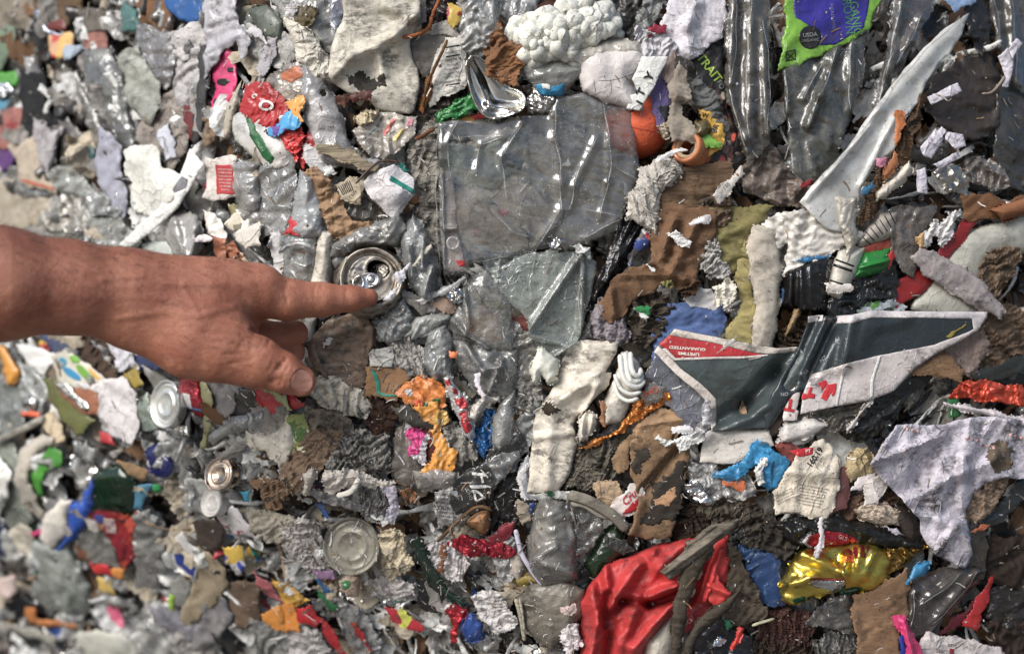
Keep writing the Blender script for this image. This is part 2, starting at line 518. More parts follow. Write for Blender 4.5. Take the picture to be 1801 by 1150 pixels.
def write(sh, text, x, y, size, ang, mat, name="lettering", lift=.75, sx=1.0, bold=0.0, shear=0.0, curve=0.0):
    """Lettering that follows its sheet: x, y = centre in tile pixels, size = cap height in photo px, ang clockwise in the picture (degrees)."""
    cx, cy = pxs("%f %f" % (x, y))[0]
    cu = bpy.data.curves.new("text", 'FONT'); cu.body = text; cu.align_x = 'CENTER'; cu.align_y = 'CENTER'
    cu.offset = bold; cu.shear = shear; cu.resolution_u = 3
    to = bpy.data.objects.new("text", cu); COL.objects.link(to)
    dg = bpy.context.evaluated_depsgraph_get()
    me = bpy.data.meshes.new_from_object(to.evaluated_get(dg))
    bpy.data.objects.remove(to); bpy.data.curves.remove(cu)
    bm = bmesh.new(); bm.from_mesh(me); bpy.data.meshes.remove(me)
    bmesh.ops.triangulate(bm, faces=bm.faces)
    for _ in range(3):
        ed = [e for e in bm.edges if e.calc_length() * size / .7 > 4.0]
        if not ed: break
        bmesh.ops.subdivide_edges(bm, edges=ed, cuts=1)
        bmesh.ops.triangulate(bm, faces=bm.faces)
    v = np.array([(p.co.x, p.co.y) for p in bm.verts]); f = [tuple(p.index for p in q.verts) for q in bm.faces]
    bm.free()
    if len(v) == 0: return
    v = v * size / .7; v[:, 0] *= sx
    if curve: v[:, 1] += curve * v[:, 0] ** 2
    a = math.radians(ang)
    X = cx + v[:, 0] * math.cos(a) + v[:, 1] * math.sin(a); Y = cy + v[:, 0] * math.sin(a) - v[:, 1] * math.cos(a)
    P = PT(X, Y, sh.H(X, Y) + lift * 1e-3)
    loc = Vector(P.mean(0))
    return link(name, new_mesh(name, P - np.array(loc), f, mat), sh.o, loc)

def frame_axes(axis):
    a = Vector(axis).normalized()
    u = a.cross(Vector((0, 0, 1)) if abs(a.z) < .9 else Vector((1, 0, 0))).normalized()
    return u, a.cross(u).normalized(), a

def lathe(name, label, cat, mat, x, y, d, prof, axis=(0, 0, 1), sx=1, sy=1, roll=0, n=56, dent=0, dl=14, group=None, parent=None, rib=None, seed=3, closed=False, noise_ang=1.3, cut=None):
    """Turned thing: prof = (radius mm, height mm) along axis (right, up, towards camera)."""
    cx, cy = pxs("%f %f" % (x, y))[0]
    c = PT(cx, cy, float(base_h(cx, cy)) + d * 1e-3)
    u, w, a = frame_axes((axis[0], -axis[2], axis[1]))
    cr, srr = math.cos(roll), math.sin(roll)
    u, w = u * cr + w * srr, w * cr - u * srr
    pr = []
    for i in range(len(prof) - 1):                     # resample long spans so that dents show
        (r0, z0), (r1, z1) = prof[i], prof[i + 1]
        k = max(1, int(math.hypot(r1 - r0, z1 - z0) / 3.5)) if dent else 1
        for q in range(k): pr.append((r0 + (r1 - r0) * q / k, z0 + (z1 - z0) * q / k))
    pr.append(prof[-1])
    V = []; F = []
    for i, (r, z) in enumerate(pr):
        th = np.arange(n) * 2 * math.pi / n
        rr = np.full(n, float(r)); zz = np.full(n, float(z))
        if dent:
            nx = np.cos(th) * noise_ang + 3; ny = np.sin(th) * noise_ang + z / dl
            k = min(1, r / 8)
            rr = rr + k * dent * 1.6 * fbm(nx, ny, seed, 3)
            zz = zz + k * dent * .8 * fbm(nx * 1.1 + r / 20, ny + 5, seed + 9, 2)
        px_ = rr * np.cos(th) * sx; py_ = rr * np.sin(th) * sy
        for j in range(n):
            V.append(np.array(u) * px_[j] + np.array(w) * py_[j] + np.array(a) * zz[j])
    m = len(pr)
    for i in range(m - 1):
        for j in range(n):
            k = (j + 1) % n
            F.append((i * n + j, i * n + k, (i + 1) * n + k, (i + 1) * n + j))
    if prof[0][0] < .6: pass
    V = np.array(V) * 1e-3
    me = new_mesh(name, V, F, mat)
    bm = bmesh.new(); bm.from_mesh(me); bmesh.ops.recalc_face_normals(bm, faces=bm.faces); bm.to_mesh(me); bm.free()
    o = link(name, me, parent, Vector(c))
    if parent is None: tag(o, label, cat, group)
    elif label: o["label"] = label
    return o

def tube(name, label, cat, mat, pts, d, rad, group=None, parent=None, sides=7, flat=1.0, wob=0, closed=False, taper=0.0):
    """Wire, twig, cord, strap or hose along tile pixels; d in mm (number or per-point list), rad in mm."""
    p = pxs(pts); n = len(p)
    if not isinstance(d, (list, tuple)): d = [d] * n
    q = []
    for i in range(n - 1):
        p0, p1, p2, p3 = (p[max(i - 1, 0)], d[max(i - 1, 0)]), (p[i], d[i]), (p[i + 1], d[i + 1]), (p[min(i + 2, n - 1)], d[min(i + 2, n - 1)])
        L = math.hypot(p2[0][0] - p1[0][0], p2[0][1] - p1[0][1]); k = max(2, int(L / 5))
        for s in range(k):
            t = s / k
            f = lambda a, b, c, e: .5 * (2 * b + (c - a) * t + (2 * a - 5 * b + 4 * c - e) * t * t + (3 * b - a - 3 * c + e) * t ** 3)
            q.append((f(p0[0][0], p1[0][0], p2[0][0], p3[0][0]), f(p0[0][1], p1[0][1], p2[0][1], p3[0][1]), f(p0[1], p1[1], p2[1], p3[1])))
    q.append((*p[-1], d[-1]))
    q = np.array(q)
    W = PT(q[:, 0], q[:, 1], base_h(q[:, 0], q[:, 1]) + q[:, 2] * 1e-3)
    if wob: W = W + (rng.rand(*W.shape) - .5) * wob * 1e-3
    V = []; F = []; m = len(W)
    for i in range(m):
        tn = Vector(W[min(i + 1, m - 1)] - W[max(i - 1, 0)]).normalized()
        u = tn.cross(Vector((0, -1, 0)));
        u = u.normalized() if u.length > 1e-4 else Vector((1, 0, 0))
        w = tn.cross(u).normalized()
        r = rad * 1e-3 * (1 - taper * i / m) * (1 if 0 < i < m - 1 else .55)
        for j in range(sides):
            a = 2 * math.pi * j / sides
            V.append(W[i] + np.array(u) * r * math.cos(a) + np.array(w) * r * flat * math.sin(a))
    for i in range(m - 1):
        for j in range(sides):
            k = (j + 1) % sides
            F.append((i * sides + j, (i + 1) * sides + j, (i + 1) * sides + k, i * sides + k))
    F.append(tuple(range(sides))); F.append(tuple((m - 1) * sides + j for j in reversed(range(sides))))
    V = np.array(V); loc = Vector(V.mean(0))
    o = link(name, new_mesh(name, V - np.array(loc), F, mat), parent, loc)
    if parent is None: tag(o, label, cat, group)
    return o

# ------------------------------------------------------------------ the packed mass behind everything
def core():
    st = 7
    X, Y = np.meshgrid(np.arange(-190, 1990, st), np.arange(-200, 1350, st))
    x, y = X.ravel().astype(float), Y.ravel().astype(float)
    h = base_h(x, y) - .022 + .018 * crumple(x, y, 91, 90) + .012 * crumple(x, y, 17, 36) + .006 * fbm(x / 9, y / 9, 4, 2)
    V = PT(x, y, h)
    nx, ny = X.shape[1], X.shape[0]
    idx = np.arange(nx * ny).reshape(ny, nx)
    F = np.stack([idx[:-1, :-1], idx[1:, :-1], idx[1:, 1:], idx[:-1, 1:]], -1).reshape(-1, 4)
    t = NT("packed_waste")
    v = t.n("ShaderNodeTexVoronoi"); v.inputs["Scale"].default_value = 85
    t.l(t.co, v.inputs["Vector"])
    sp = t.n("ShaderNodeSeparateColor"); t.l(v.outputs["Color"], sp.inputs[0])
    cr = t.n("ShaderNodeValToRGB"); cr.color_ramp.interpolation = 'CONSTANT'; t.l(sp.outputs[0], cr.inputs[0])
    cs = [(50, 44, 40), (82, 74, 68), (108, 100, 92), (34, 30, 28), (140, 134, 128), (60, 54, 50), (80, 64, 52), (176, 172, 168)]
    els = cr.color_ramp.elements
    while len(els) < len(cs): els.new(.5)
    for i, c in enumerate(cs): els[i].position = i / len(cs); els[i].color = (*alb(c, 1), 1)
    col = t.mix(t.ramp(t.noise(60, 7, .7), .45, .7, 0, .7), cr.outputs[0], DIRT)
    m = t.done(t.bsdf(col, .85, 0, .2, t.bump(t.noise(200, 6, .7), .9, .003)))
    o = link("packed_waste", new_mesh("packed_waste", V, F, m, False))
    tag(o, "dark dirty mass of compressed waste filling the gaps of the bale", "compressed waste", kind="stuff")
core()
def ground():
    V = [(-60, -60, 0), (60, -60, 0), (60, .25, 0), (-60, .25, 0)]
    t = NT("concrete")
    col = t.mix(t.ramp(t.noise(3, 8, .65), .35, .7), (.17, .16, .15), (.26, .25, .23))
    tag(link("ground", new_mesh("ground", V, [(0, 1, 2, 3)], t.done(t.bsdf(col, .85, 0, .2)))), kind="structure")
ground()
BLK = PL((28, 28, 30), .3, .28)
INK = PL((22, 22, 24), .1, .6)
WHT = PA((222, 218, 214), .15)
# ================================================================== top left, out of focus
T(0, 0)
A("plastic_film", "shiny blue plastic film wrapped over brown card at the top edge", "plastic film", PL((28, 84, 150), .2, .2), "845,-60 1010,-60 1025,50 965,112 905,92 858,40", 12, cr=4, lam=40)
A("cardboard_piece", "torn brown cardboard flap beside the shiny blue film", "cardboard", CB((128, 92, 62)), "715,-40 850,-40 862,90 852,168 790,150 738,80", 8)
A("paper_scrap", "dull teal scrap beside the torn brown cardboard flap", "scrap", PA((70, 112, 112), .5), "615,15 685,55 705,150 620,155", 6)
A("plastic_bag", "crinkled white carrier bag hanging over the pink spotted plastic", "plastic bag", PL((172, 172, 182), .75, .35), "1045,-60 1172,-60 1192,120 1232,190 1226,260 1202,296 1182,205 1130,245 1082,312 1048,355 1058,200 1040,80", 20, cr=7, lam=38, thick=.3)
pk = A("plastic_wrapper", "bright pink plastic wrapper with black spots", "wrapper", PL((205, 40, 110), .25, .3), "1072,320 1135,262 1168,300 1182,380 1165,470 1120,625 1080,600 1073,500 1096,450 1073,390", 14, cr=4, lam=35, wv=3)
decal(pk, "printed_spot", BLK, "1082,505 1110,495 1130,515 1122,545 1095,550 1080,530", smooth=True)
decal(pk, "printed_spot", BLK, "1098,408 1120,398 1150,402 1158,420 1130,436 1104,430", smooth=True)
decal(pk, "printed_spot", BLK, "1150,345 1178,342 1176,362 1155,366", smooth=True)
A("rubber_strip", "dark flat rubber strip standing beside the pink wrapper", "strip", PL((46, 46, 48), .4, .5), "1012,290 1056,268 1052,420 1022,640 985,702 972,640 1000,450", 18, cr=1.2, thick=3)
A("plastic_shard", "dark red plastic shard tucked behind the dark rubber strip", "plastic shard", PL((110, 28, 30), .4, .3), "928,520 988,513 992,640 965,705 940,620", 12, cr=1.5)
A("label_strip", "faded pink label strip above the flattened clear bottle", "label", PA((150, 100, 92), .5), "428,150 520,158 552,302 480,292 440,260", 8)
A("plastic_bottle", "flattened dusty clear bottle below the faded pink label", "bottle", FI((120, 122, 122), .75, .6), "418,288 550,308 622,400 642,560 668,700 640,820 590,700 500,580 448,450", 11, cr=5, lam=60, bulge=12)
A("plastic_bag", "pale grey green bag crumpled beside the flattened dusty bottle", "plastic bag", PL((146, 150, 142), .7, .4), "615,320 650,275 702,258 732,340 802,420 792,520 752,592 700,560 650,500 640,400", 14, cr=7, lam=40)
A("carton", "black upright carton panel in the upper corner", "carton", PA((24, 26, 30), .3), "112,385 216,398 232,560 282,622 200,652 172,692 128,682", 10, cr=2)
for (x, y, lb, r) in ((238, 285, "black ribbed bottle cap above the black carton panel", 7), (300, 560, "black ribbed bottle cap beside the black carton panel", 8.7)):
    cp = lathe("bottle_stopper", lb, "bottle cap", PL((26, 27, 30), .4, .4), x, y, 16, [(.3, 0), (r * .7, 0), (r * .86, -1), (r, -3), (r, -13)], axis=(-.35, .15, 1), n=48, group="black bottle caps")
    lathe("cap_ring", None, None, PL((70, 72, 76), .3, .4), x, y, 16.6, [(r * .5, 0), (r * .55, .7), (r * .62, .7), (r * .66, 0)], axis=(-.35, .15, 1), n=40, parent=cp)
A("wrapper_scrap", "small red and yellow wrapper scrap above the black carton", "scrap", PR([(190, 60, 45), (200, 160, 80), (196, 150, 110)], 70), "258,190 350,178 362,230 312,282 258,292", 14)
A("paper_scrap", "pale blue paper bit beside the red and yellow scrap", "scrap", PA((150, 165, 185), .3), "328,240 402,232 402,262 332,302", 17)
A("plastic_piece", "dark red plastic piece near the upper corner", "plastic piece", PL((110, 34, 24), .4), "235,120 300,105 330,140 300,160 250,150", 9)
A("plastic_bag", "salmon pink bag with a red star at the edge", "plastic bag", PL((150, 90, 82), .45, .45), "-60,565 130,560 132,692 70,748 -60,720", 8)
decal(SHEETS[-1], "printed_star", PL((130, 24, 30), .3), "55,595 68,620 92,625 74,642 80,668 58,655 34,668 40,642 22,628 48,620")
A("plastic_film", "turquoise film poking out at the edge", "plastic film", PL((60, 130, 160), .3), "-70,520 45,515 62,560 25,640 0,712 -60,720", 4)
A("plastic_film", "purple film below the salmon pink bag", "plastic film", PL((84, 36, 110), .4), "-60,705 40,718 72,790 22,852 -60,900", 6)
A("wrapper_scrap", "bright green wrapper scrap at the edge", "scrap", PL((70, 150, 40), .3), "-50,375 70,368 78,430 40,452 -50,440", 8)
A("plastic_piece", "pale green plastic piece above the bright green scrap", "plastic piece", PL((104, 128, 104), .5), "-50,150 60,158 62,250 0,345 -50,350", 4)
A("foil_scrap", "shiny silver foil scrap under the bright green scrap", "foil", FO((190, 195, 205)), "-40,430 35,420 55,470 20,490 -40,490", 12, cr=6, lam=20)
A("card_sheet", "beige card sheet leaning below the black carton", "card", PA((168, 156, 140), .35), "62,762 172,718 216,900 272,942 270,967 110,917 98,860 90,800", 16, cr=2, lam=120)
decal(SHEETS[-1], "printed_edge", PA((176, 96, 72), .3), "110,905 200,928 270,948 270,966 112,918")
A("paper_cup", "dented pale paper cup lying beside the beige card sheet", "paper cup", PA((172, 168, 172), .35), "178,615 262,670 305,655 278,780 242,862 195,790", 18, bulge=14, cr=2)
A("plastic_pouch", "dusty translucent pouch behind the pale paper cup", "pouch", FI((110, 104, 98), .8, .7), "250,640 330,600 400,700 372,860 240,870 245,760", 8, cr=5)
A("plastic_tray", "clear shiny plastic tray under the beige card sheet", "plastic tray", FI((190, 195, 190), .45, .3, .08), "240,872 372,838 462,960 402,985 290,955", 16, cr=6, lam=25)
A("plastic_bag", "pale lilac bag twisted beside the white folded carton", "plastic bag", PL((150, 152, 170), .45, .3), "520,680 602,760 612,900 642,1000 602,1065 520,950 498,850", 18, cr=5, lam=50)
A("folded_carton", "white carton folded open above the long white strip", "carton", PA((214, 210, 204), .2), "642,795 700,758 790,770 812,860 902,880 852,1000 772,1082 690,1032 664,920", 20, cr=1.5, lam=120, folds=[(645, 800, 850, 1000, 9, 40), (700, 880, 770, 1080, -6, 30)])
A("paper_strip", "long straight white paper strip running down behind the arm", "paper strip", PA((218, 218, 222), .12), "960,752 1032,830 900,1052 760,1180 640,1262 600,1240 690,1150 770,1080 880,960", 26, cr=1, lam=140, rag=1, edge=1)
decal(SHEETS[-1], "printed_smudge", PA((120, 122, 130), .6), "870,960 920,890 950,905 940,950 880,975", lift=.3)
rl = A("label_piece", "red label with fine white print near the rubber strip", "label", PA((196, 190, 186), .3), "1050,825 1178,820 1196,985 1110,995 1040,985 1055,930", 18, cr=2)
decal(rl, "red_panel", PL((176, 28, 34), .25, .45), "1088,832 1174,834 1190,980 1096,984 1092,920")
for k in range(7):
    write(rl, ("NET WT 12 OZ", "STORE IN DRY", "PLACE BELOW", "KEEP CLOSED", "AFTER OPEN", "USE WITHIN", "30 DAYS")[k], 1138, 858 + k * 17, 2.6, 3, WHT)
A("plastic_shard", "pinkish red shard on the edge of the red label", "plastic shard", PL((170, 40, 60), .3), "1036,940 1056,925 1090,975 1040,988", 15)
A("rope_piece", "frayed beige rope piece beside the dark rubber strip", "rope", CL((150, 128, 106), .5), "1030,558 1062,560 1085,640 1062,722 1030,695", 17, cr=6, lam=14, rag=6)
A("plastic_sleeve", "cream ribbed plastic sleeve beside the pink wrapper", "sleeve", PL((176, 168, 152), .4), "1128,600 1150,530 1192,468 1214,425 1194,560 1162,682 1118,695", 17, cr=2, bulge=10)
A("plastic_bottle", "squashed clear bottle beside the red label", "bottle", FI((190, 190, 190), .45, .3, .1), "1168,850 1292,820 1310,1060 1222,1102 1180,960", 18, cr=7, lam=40, bulge=14)
A("paper_wad", "crumpled white paper wad under the blue film", "paper", PA((186, 184, 186), .5), "845,190 960,128 1035,55 1042,150 1015,250 930,300 870,260", 12, cr=7, lam=35)
A("plastic_bag", "dirty white crinkled bag behind the dark rubber strip", "plastic bag", PL((176, 174, 178), .85, .4), "895,300 1005,255 1012,400 1000,530 925,530 888,470", 13, cr=7, lam=28)
A("carton", "checked green and cream carton behind the arm", "carton", PR([(92, 92, 66), (190, 182, 160), (120, 110, 70), (206, 200, 186)], 95), "1165,1045 1225,1055 1300,1100 1320,1180 1240,1200 1180,1110", 16)
A("blister_pack", "clear blister pack with bright ridges above the arm", "blister pack", FI((200, 205, 205), .35, .2, .06), "440,980 520,975 600,1065 570,1090 470,1080", 19, cr=7, lam=14)
A("foil_bag", "creased silver grey bag above the forearm", "bag", FO((170, 168, 164), .35), "230,960 420,985 455,1060 440,1150 250,1150 190,1040", 7, cr=7, lam=45)
A("plastic_tub", "cream squashed tub in the blurred corner above the forearm", "tub", PL((158, 148, 130), .5), "-40,930 120,930 235,980 240,1120 80,1180 -40,1160", 5, cr=6, bulge=8)
A("plastic_film", "grey clouded film between the tub and the beige card", "plastic film", FI((130, 130, 126), .7, .5), "60,850 180,905 260,960 180,1000 20,950", 7, cr=7)
A("paper_scrap", "grey brown paper bundle in the upper corner", "paper", PA((128, 120, 108), .6), "-60,-60 130,-60 180,60 120,140 -60,120", 6, cr=7)
A("foil_scrap", "twisted pale foil strip near the dark red piece", "foil", FO((185, 190, 205), .3), "180,60 205,55 235,140 300,165 285,180 210,150", 13, cr=4)
A("carton", "brown crushed carton in the upper corner", "carton", CB((108, 88, 66)), "120,-60 380,-60 400,40 330,120 200,90", 3, cr=7)
A("packing_mesh", "grey mesh bag stretched beside the tan flap", "mesh bag", CL((112, 108, 104), .6), "410,60 500,50 540,150 440,160", 9, cr=4)
A("plastic_film", "clear wrinkled film below the crumpled white wad", "plastic film", FI((150, 148, 150), .6, .6), "700,150 850,180 880,330 830,420 740,340 705,260", 12, cr=7, lam=40)
A("paper_sheet", "grey stained paper sheet beside the twisted lilac bag", "paper", PA((140, 132, 126), .75), "740,560 870,480 930,600 940,740 860,830 760,760 700,700", 9, cr=7, lam=45)
A("paper_strip", "bluish white curled paper strip over the stained grey sheet", "paper strip", PA((190, 194, 208), .3), "800,690 850,640 880,720 890,790 840,800", 14, cr=5)
A("plastic_bottle", "narrow dusty bottle lying along the flattened clear bottle", "bottle", FI((140, 138, 134), .7, .6), "395,470 440,480 520,640 560,800 520,860 470,700", 10, cr=5, bulge=8)
A("teal_plastic", "dull teal lid edge behind the lilac bag", "lid", PL((60, 96, 100), .5), "385,690 440,690 470,790 430,860 370,830", 6)

# ================================================================== top, left of centre
T(450, 0)
A("plastic_film", "large grey translucent film with a dead leaf on it", "plastic film", FI((176, 176, 172), .8, .5), "80,-60 375,-60 392,220 382,262 300,200 205,150 150,95", 12, cr=6, lam=60)
A("dead_leaf", "olive dead leaf stuck on the grey translucent film", "leaf", PL((82, 70, 34), .4, .6), "212,52 250,40 312,62 318,76 290,95 270,132 240,128 205,104 222,80", 19, cr=4, lam=25, rag=5)
A("paper_shred", "white lacy paper shred beside the dead leaf", "paper shred", PA((196, 194, 198), .6), "150,38 200,25 216,60 200,100 222,120 195,128 170,90", 18, cr=5, lam=14, rag=7)
A("foam_sheet", "crinkled cream packing foam hanging beside the jug panel", "foam sheet", PA((196, 192, 182), .35, .6), "158,110 230,140 305,205 385,330 372,392 290,372 212,292 188,195", 20, cr=5, lam=30, bulge=8)
jug = A("jug_sheet", "large flattened off-white plastic jug panel with black scuffs", "plastic panel", PL((196, 190, 176), .85, .42), "470,-70 790,-70 832,50 812,140 782,200 792,290 826,400 802,560 742,576 620,552 560,502 480,482 378,402 373,300 400,180 440,90", 24, cr=3.5, lam=120, bulge=2, edge=1,
        folds=[(825, 60, 700, 180, 10, 18), (700, 180, 480, 290, 9, 18), (480, 290, 385, 390, 7, 16), (620, 250, 640, 380, 4, 14), (640, 380, 740, 500, 3, 16), (650, 30, 800, 80, 7, 18), (560, 380, 800, 330, -5, 40)], rag=1.2, smooth=True)
decal(jug, "black_scuff", PA((52, 48, 44), 1.0), "440,385 520,360 600,395 660,400 640,440 560,455 470,430", rag=9, lift=.15)
A("plastic_sheet", "grey plastic edge standing behind the jug panel", "plastic panel", PL((150, 148, 142), .5), "795,140 858,100 862,-40 832,-40 836,60", 14, cr=2)
A("plastic_film", "bluish clear film squeezed beside the jug panel", "plastic film", FI((160, 166, 190), .5, .3, .1), "368,-60 482,-60 440,80 402,185 385,120", 14, cr=5)
lb = A("drink_label", "torn red drink label with white script letters", "label", PL((168, 22, 28), .35, .3), "-40,450 0,430 62,440 150,532 162,590 82,642 0,602 -60,560", 22, cr=4, lam=40)
write(lb, "O", 45, 535, 18, 20, WHT, sx=1.25, bold=.03, shear=.2)
write(lb, "e", 130, 592, 14, 28, WHT, sx=1.1, bold=.03, shear=.2)
write(lb, "c", -10, 480, 13, 30, WHT, bold=.02, shear=.3)
A("plastic_film", "clear dirty film streaked with orange above the red label", "plastic film", FI((178, 164, 150), .65, .7), "55,425 130,360 205,328 242,340 248,470 162,530 110,480", 17, cr=5)
decal(SHEETS[-1], "orange_streak", PL((180, 98, 56), .3), "120,385 190,340 235,345 240,385 180,420 130,410", rag=3)
A("wrapper_scrap", "orange yellow wrapper scrap with a brown tip", "scrap", PL((220, 150, 40), .2), "158,520 236,494 240,530 225,570 240,610 190,590", 28, cr=4)
A("wrapper_scrap", "blue and purple wrapper ribbon across the red label", "scrap", PR([(52, 136, 186), (96, 70, 140), (60, 150, 200)], 60), "70,650 100,640 172,568 212,612 192,650 140,662 88,682", 28, cr=4)
A("wrapper_scrap", "shredded shiny red wrapper under the blue ribbon", "scrap", PL((190, 24, 26), .3, .22), "128,700 210,650 242,690 202,770 198,810 150,740", 22, cr=6, lam=20, rag=5)
wb_ = A("plastic_bag", "glossy white bag with a dark green band", "plastic bag", PL((196, 196, 194), .35, .3), "-130,600 -20,590 100,640 152,762 112,832 60,830 -20,780 -90,720", 18, cr=4, lam=60, bulge=10)
decal(wb_, "green_band", PL((24, 96, 52), .2, .35), "-40,565 0,648 42,720 92,800 72,832 30,790 -30,690 -50,600")
write(wb_, "HSIEH", 22, 742, 5, 58, PA((150, 190, 160), .1))
write(wb_, "No", 58, 672, 7, 40, INK, bold=.02)
A("plastic_shard", "red curved plastic strip beside the white film column", "plastic shard", PL((176, 22, 30), .2, .25), "238,720 300,650 328,722 292,762 242,842 228,812", 18, cr=3)
A("plastic_film", "tall column of frosted white film beside the jug panel", "plastic film", FI((196, 196, 200), .85, .35), "270,375 362,440 432,580 472,720 522,762 592,780 600,822 560,852 340,792 288,655 262,500", 20, cr=5, lam=70, bulge=8, holes=["325,455 350,455 360,480 340,490 322,475"])
A("dead_leaf", "rusty brown leaf bit below the jug panel", "leaf", PL((90, 48, 32), .4, .6), "395,478 470,490 452,532 418,522", 27, rag=5)
A("dead_leaf", "curled dark red leaf stuck to the jug panel", "leaf", PL((84, 36, 28), .5, .6), "490,490 540,465 575,462 578,490 550,510 500,520", 31, rag=5)
A("food_scrap", "lumpy cream food scrap under the jug panel", "food scrap", PA((200, 186, 156), .5, .8), "508,600 558,560 622,560 592,622 530,642", 24, cr=7, lam=18, bulge=8)
wp = A("printed_wrapper", "clear wrapper with pale stripes below the jug panel", "wrapper", FI((206, 198, 188), .8, .35, .12), "520,670 650,580 802,600 762,700 650,792 590,772", 22, cr=4, lam=45)
decal(wp, "pink_streak", PL((206, 110, 104), .1), "690,600 712,605 650,690 640,680")
decal(wp, "yellow_streak", PL((206, 186, 90), .1), "740,650 752,655 700,720 690,712")
decal(wp, "pink_streak", PL((196, 120, 140), .1), "770,600 800,602 790,640 760,640")
decal(wp, "teal_streak", PL((90, 150, 150), .1), "600,650 620,645 560,690 548,700")
write(wp, "267 (800", 628, 615, 4.5, -62, INK)
A("wood_board", "pale splintered cream board under the film column", "board", WD((176, 160, 132)), "348,740 420,738 592,830 562,862 490,832 340,778", 29, cr=1, thick=3)
A("card_scrap", "small white card standing beside the red strip", "card", PA((196, 196, 200), .15), "248,745 332,758 352,880 312,872 248,812", 19, cr=1)
nl = A("nutrition_label", "white food label with black nutrition lines", "label", PA((204, 202, 196), .45), "905,330 960,228 1032,210 1062,390 1032,442 950,462 892,505", 20, cr=3, lam=60)
for k, (tx, yy, sz) in enumerate((("amount/serving", 262, 3.4), ("Total Fat 5g", 300, 4.2), ("Sat. Fat 0g", 326, 3.2), ("Trans Fat 0g", 348, 3.2), ("Monounsat. Fat", 370, 3.0), ("Polyunsat. Fat", 388, 3.0), ("Cholesterol 0mg", 412, 3.8))):
    write(nl, tx, 1000 - k * 3, yy, sz, -9, INK, bold=.015 if k in (1, 6) else 0)
for yy in (238, 286, 430): decal(nl, "printed_rule", INK, f"960,{yy} 1030,{yy-12} 1031,{yy-6} 960,{yy+6}", rag=0)
A("cloth_scrap", "grey cloth folded beside the jug panel", "cloth", CL((134, 130, 124)), "788,222 870,195 962,200 902,332 842,382 800,285", 16, cr=4)
A("paper_bundle", "dirty shredded paper packed beside the nutrition label", "paper", PA((120, 112, 102), .95), "842,385 905,335 1000,440 960,520 920,600 850,640 805,620 830,500", 13, cr=7, lam=22)
tube("twig", "thin brown twig leaning across the grey cloth", "twig", WD((110, 80, 50)), "968,205 935,280 880,400 845,540", [26, 27, 25, 22], 1.4, wob=.6)
ob = A("match_box", "small orange brown box beside the nutrition label", "box", CB((150, 92, 44), .4), "872,398 930,420 905,452 880,500 852,560 828,545 850,470", 20, cr=1)
decal(ob, "dark_band", INK, "868,420 925,440 915,452 862,432")
gb = A("chip_bag_scrap", "shiny green snack bag scrap above the clear clamshell", "scrap", PL((30, 120, 52), .15, .18), "928,582 1000,530 1078,478 1112,552 1040,590 985,592 940,616", 22, cr=5, lam=26)
A("wrapper_scrap", "amber and red wrapper edge under the green snack bag", "scrap", PR([(150, 90, 30), (150, 30, 34), (190, 140, 50)], 80), "985,600 1040,585 1130,568 1150,600 1040,612", 19)
dish = A("silver_dish", "shiny curved silver lid beside the brown kraft paper", "metal lid", FO((206, 206, 206), .12, .15, 1.0, .04), "1066,330 1090,290 1130,292 1200,350 1262,430 1330,460 1362,500 1335,560 1200,598 1122,540 1080,420", 24, cr=.8, lam=120, bulge=-14, edge=0, rag=0, smooth=True, folds=[(1090, 330, 1180, 540, 5, 14), (1180, 540, 1300, 560, 5, 14)])
decal(dish, "rim", FO((170, 168, 164), .2, .2, 1.0, .05), "1066,330 1090,290 1104,296 1084,340 1096,420 1134,525 1205,580 1330,545 1335,560 1200,598 1122,540 1080,420", lift=1.5, thick=1.5, rag=0, smooth=True)
A("kraft_paper", "crumpled brown kraft paper beside the white foam beads", "paper", CB((132, 92, 60), .35), "1158,262 1192,250 1222,118 1262,200 1330,222 1340,330 1290,422 1240,392 1188,372", 32, cr=7, lam=34, rag=5)
A("plastic_bottle", "crushed icy clear bottle at the top beside the kraft paper", "bottle", FI((196, 198, 200), .55, .3, .1), "1030,-70 1202,-70 1214,150 1172,262 1100,282 1036,232", 20, cr=7, lam=30, bulge=14)
tube("twig", "curled orange brown twig above the grey cloth", "twig", WD((170, 96, 50)), "945,-30 900,60 872,140 820,175 740,190", [18, 20, 24, 28, 27], 1.7, wob=.8)
A("wrapper_scrap", "small red and yellow wrapper at the top near the twig", "scrap", PR([(150, 30, 46), (180, 150, 50), (120, 24, 44)], 60), "972,30 1042,50 1032,110 1000,142 975,100", 21, cr=4)
A("paper_scrap", "pale grey paper scrap under the red and yellow wrapper", "scrap", PA((160, 158, 152), .4), "898,130 1000,108 1012,182 898,172", 17)
mp = A("envelope", "folded white envelope with a teal stripe", "envelope", PA((204, 202, 208), .35), "598,862 700,830 802,902 807,985 700,1116 588,1012 538,932", 24, cr=2.5, lam=70, folds=[(660, 850, 700, 1010, 6, 30), (590, 1010, 805, 960, 4, 24)], rag=1.5)
decal(mp, "teal_stripe", PL((16, 128, 116), .2), "682,888 800,958 802,984 674,912", rag=.5)
A("teal_tape", "short teal tape bit above the envelope", "tape", PL((20, 120, 108), .2), "710,838 735,832 772,866 750,870", 26)
lc = A("card_label", "cream card with barcode lines and printed letters", "label", PA((186, 172, 148), .4), "412,940 480,905 542,932 522,1022 440,1002", 24, cr=2)
write(lc, "M LCSW", 478, 998, 6, -50, INK)
for k in range(7): decal(lc, "bar_line", INK, f"{416+k*9},{945-k*5} {419+k*9},{943-k*5} {445+k*8},{985-k*4} {441+k*8},{988-k*4}", rag=0, step=3)
A("paper_wad", "tan crumpled paper wad below the cream board", "paper", CB((164, 132, 100), .3), "258,892 330,878 422,1000 470,1100 552,1112 522,1200 380,1180 330,1050 296,950", 24, cr=7, lam=40)
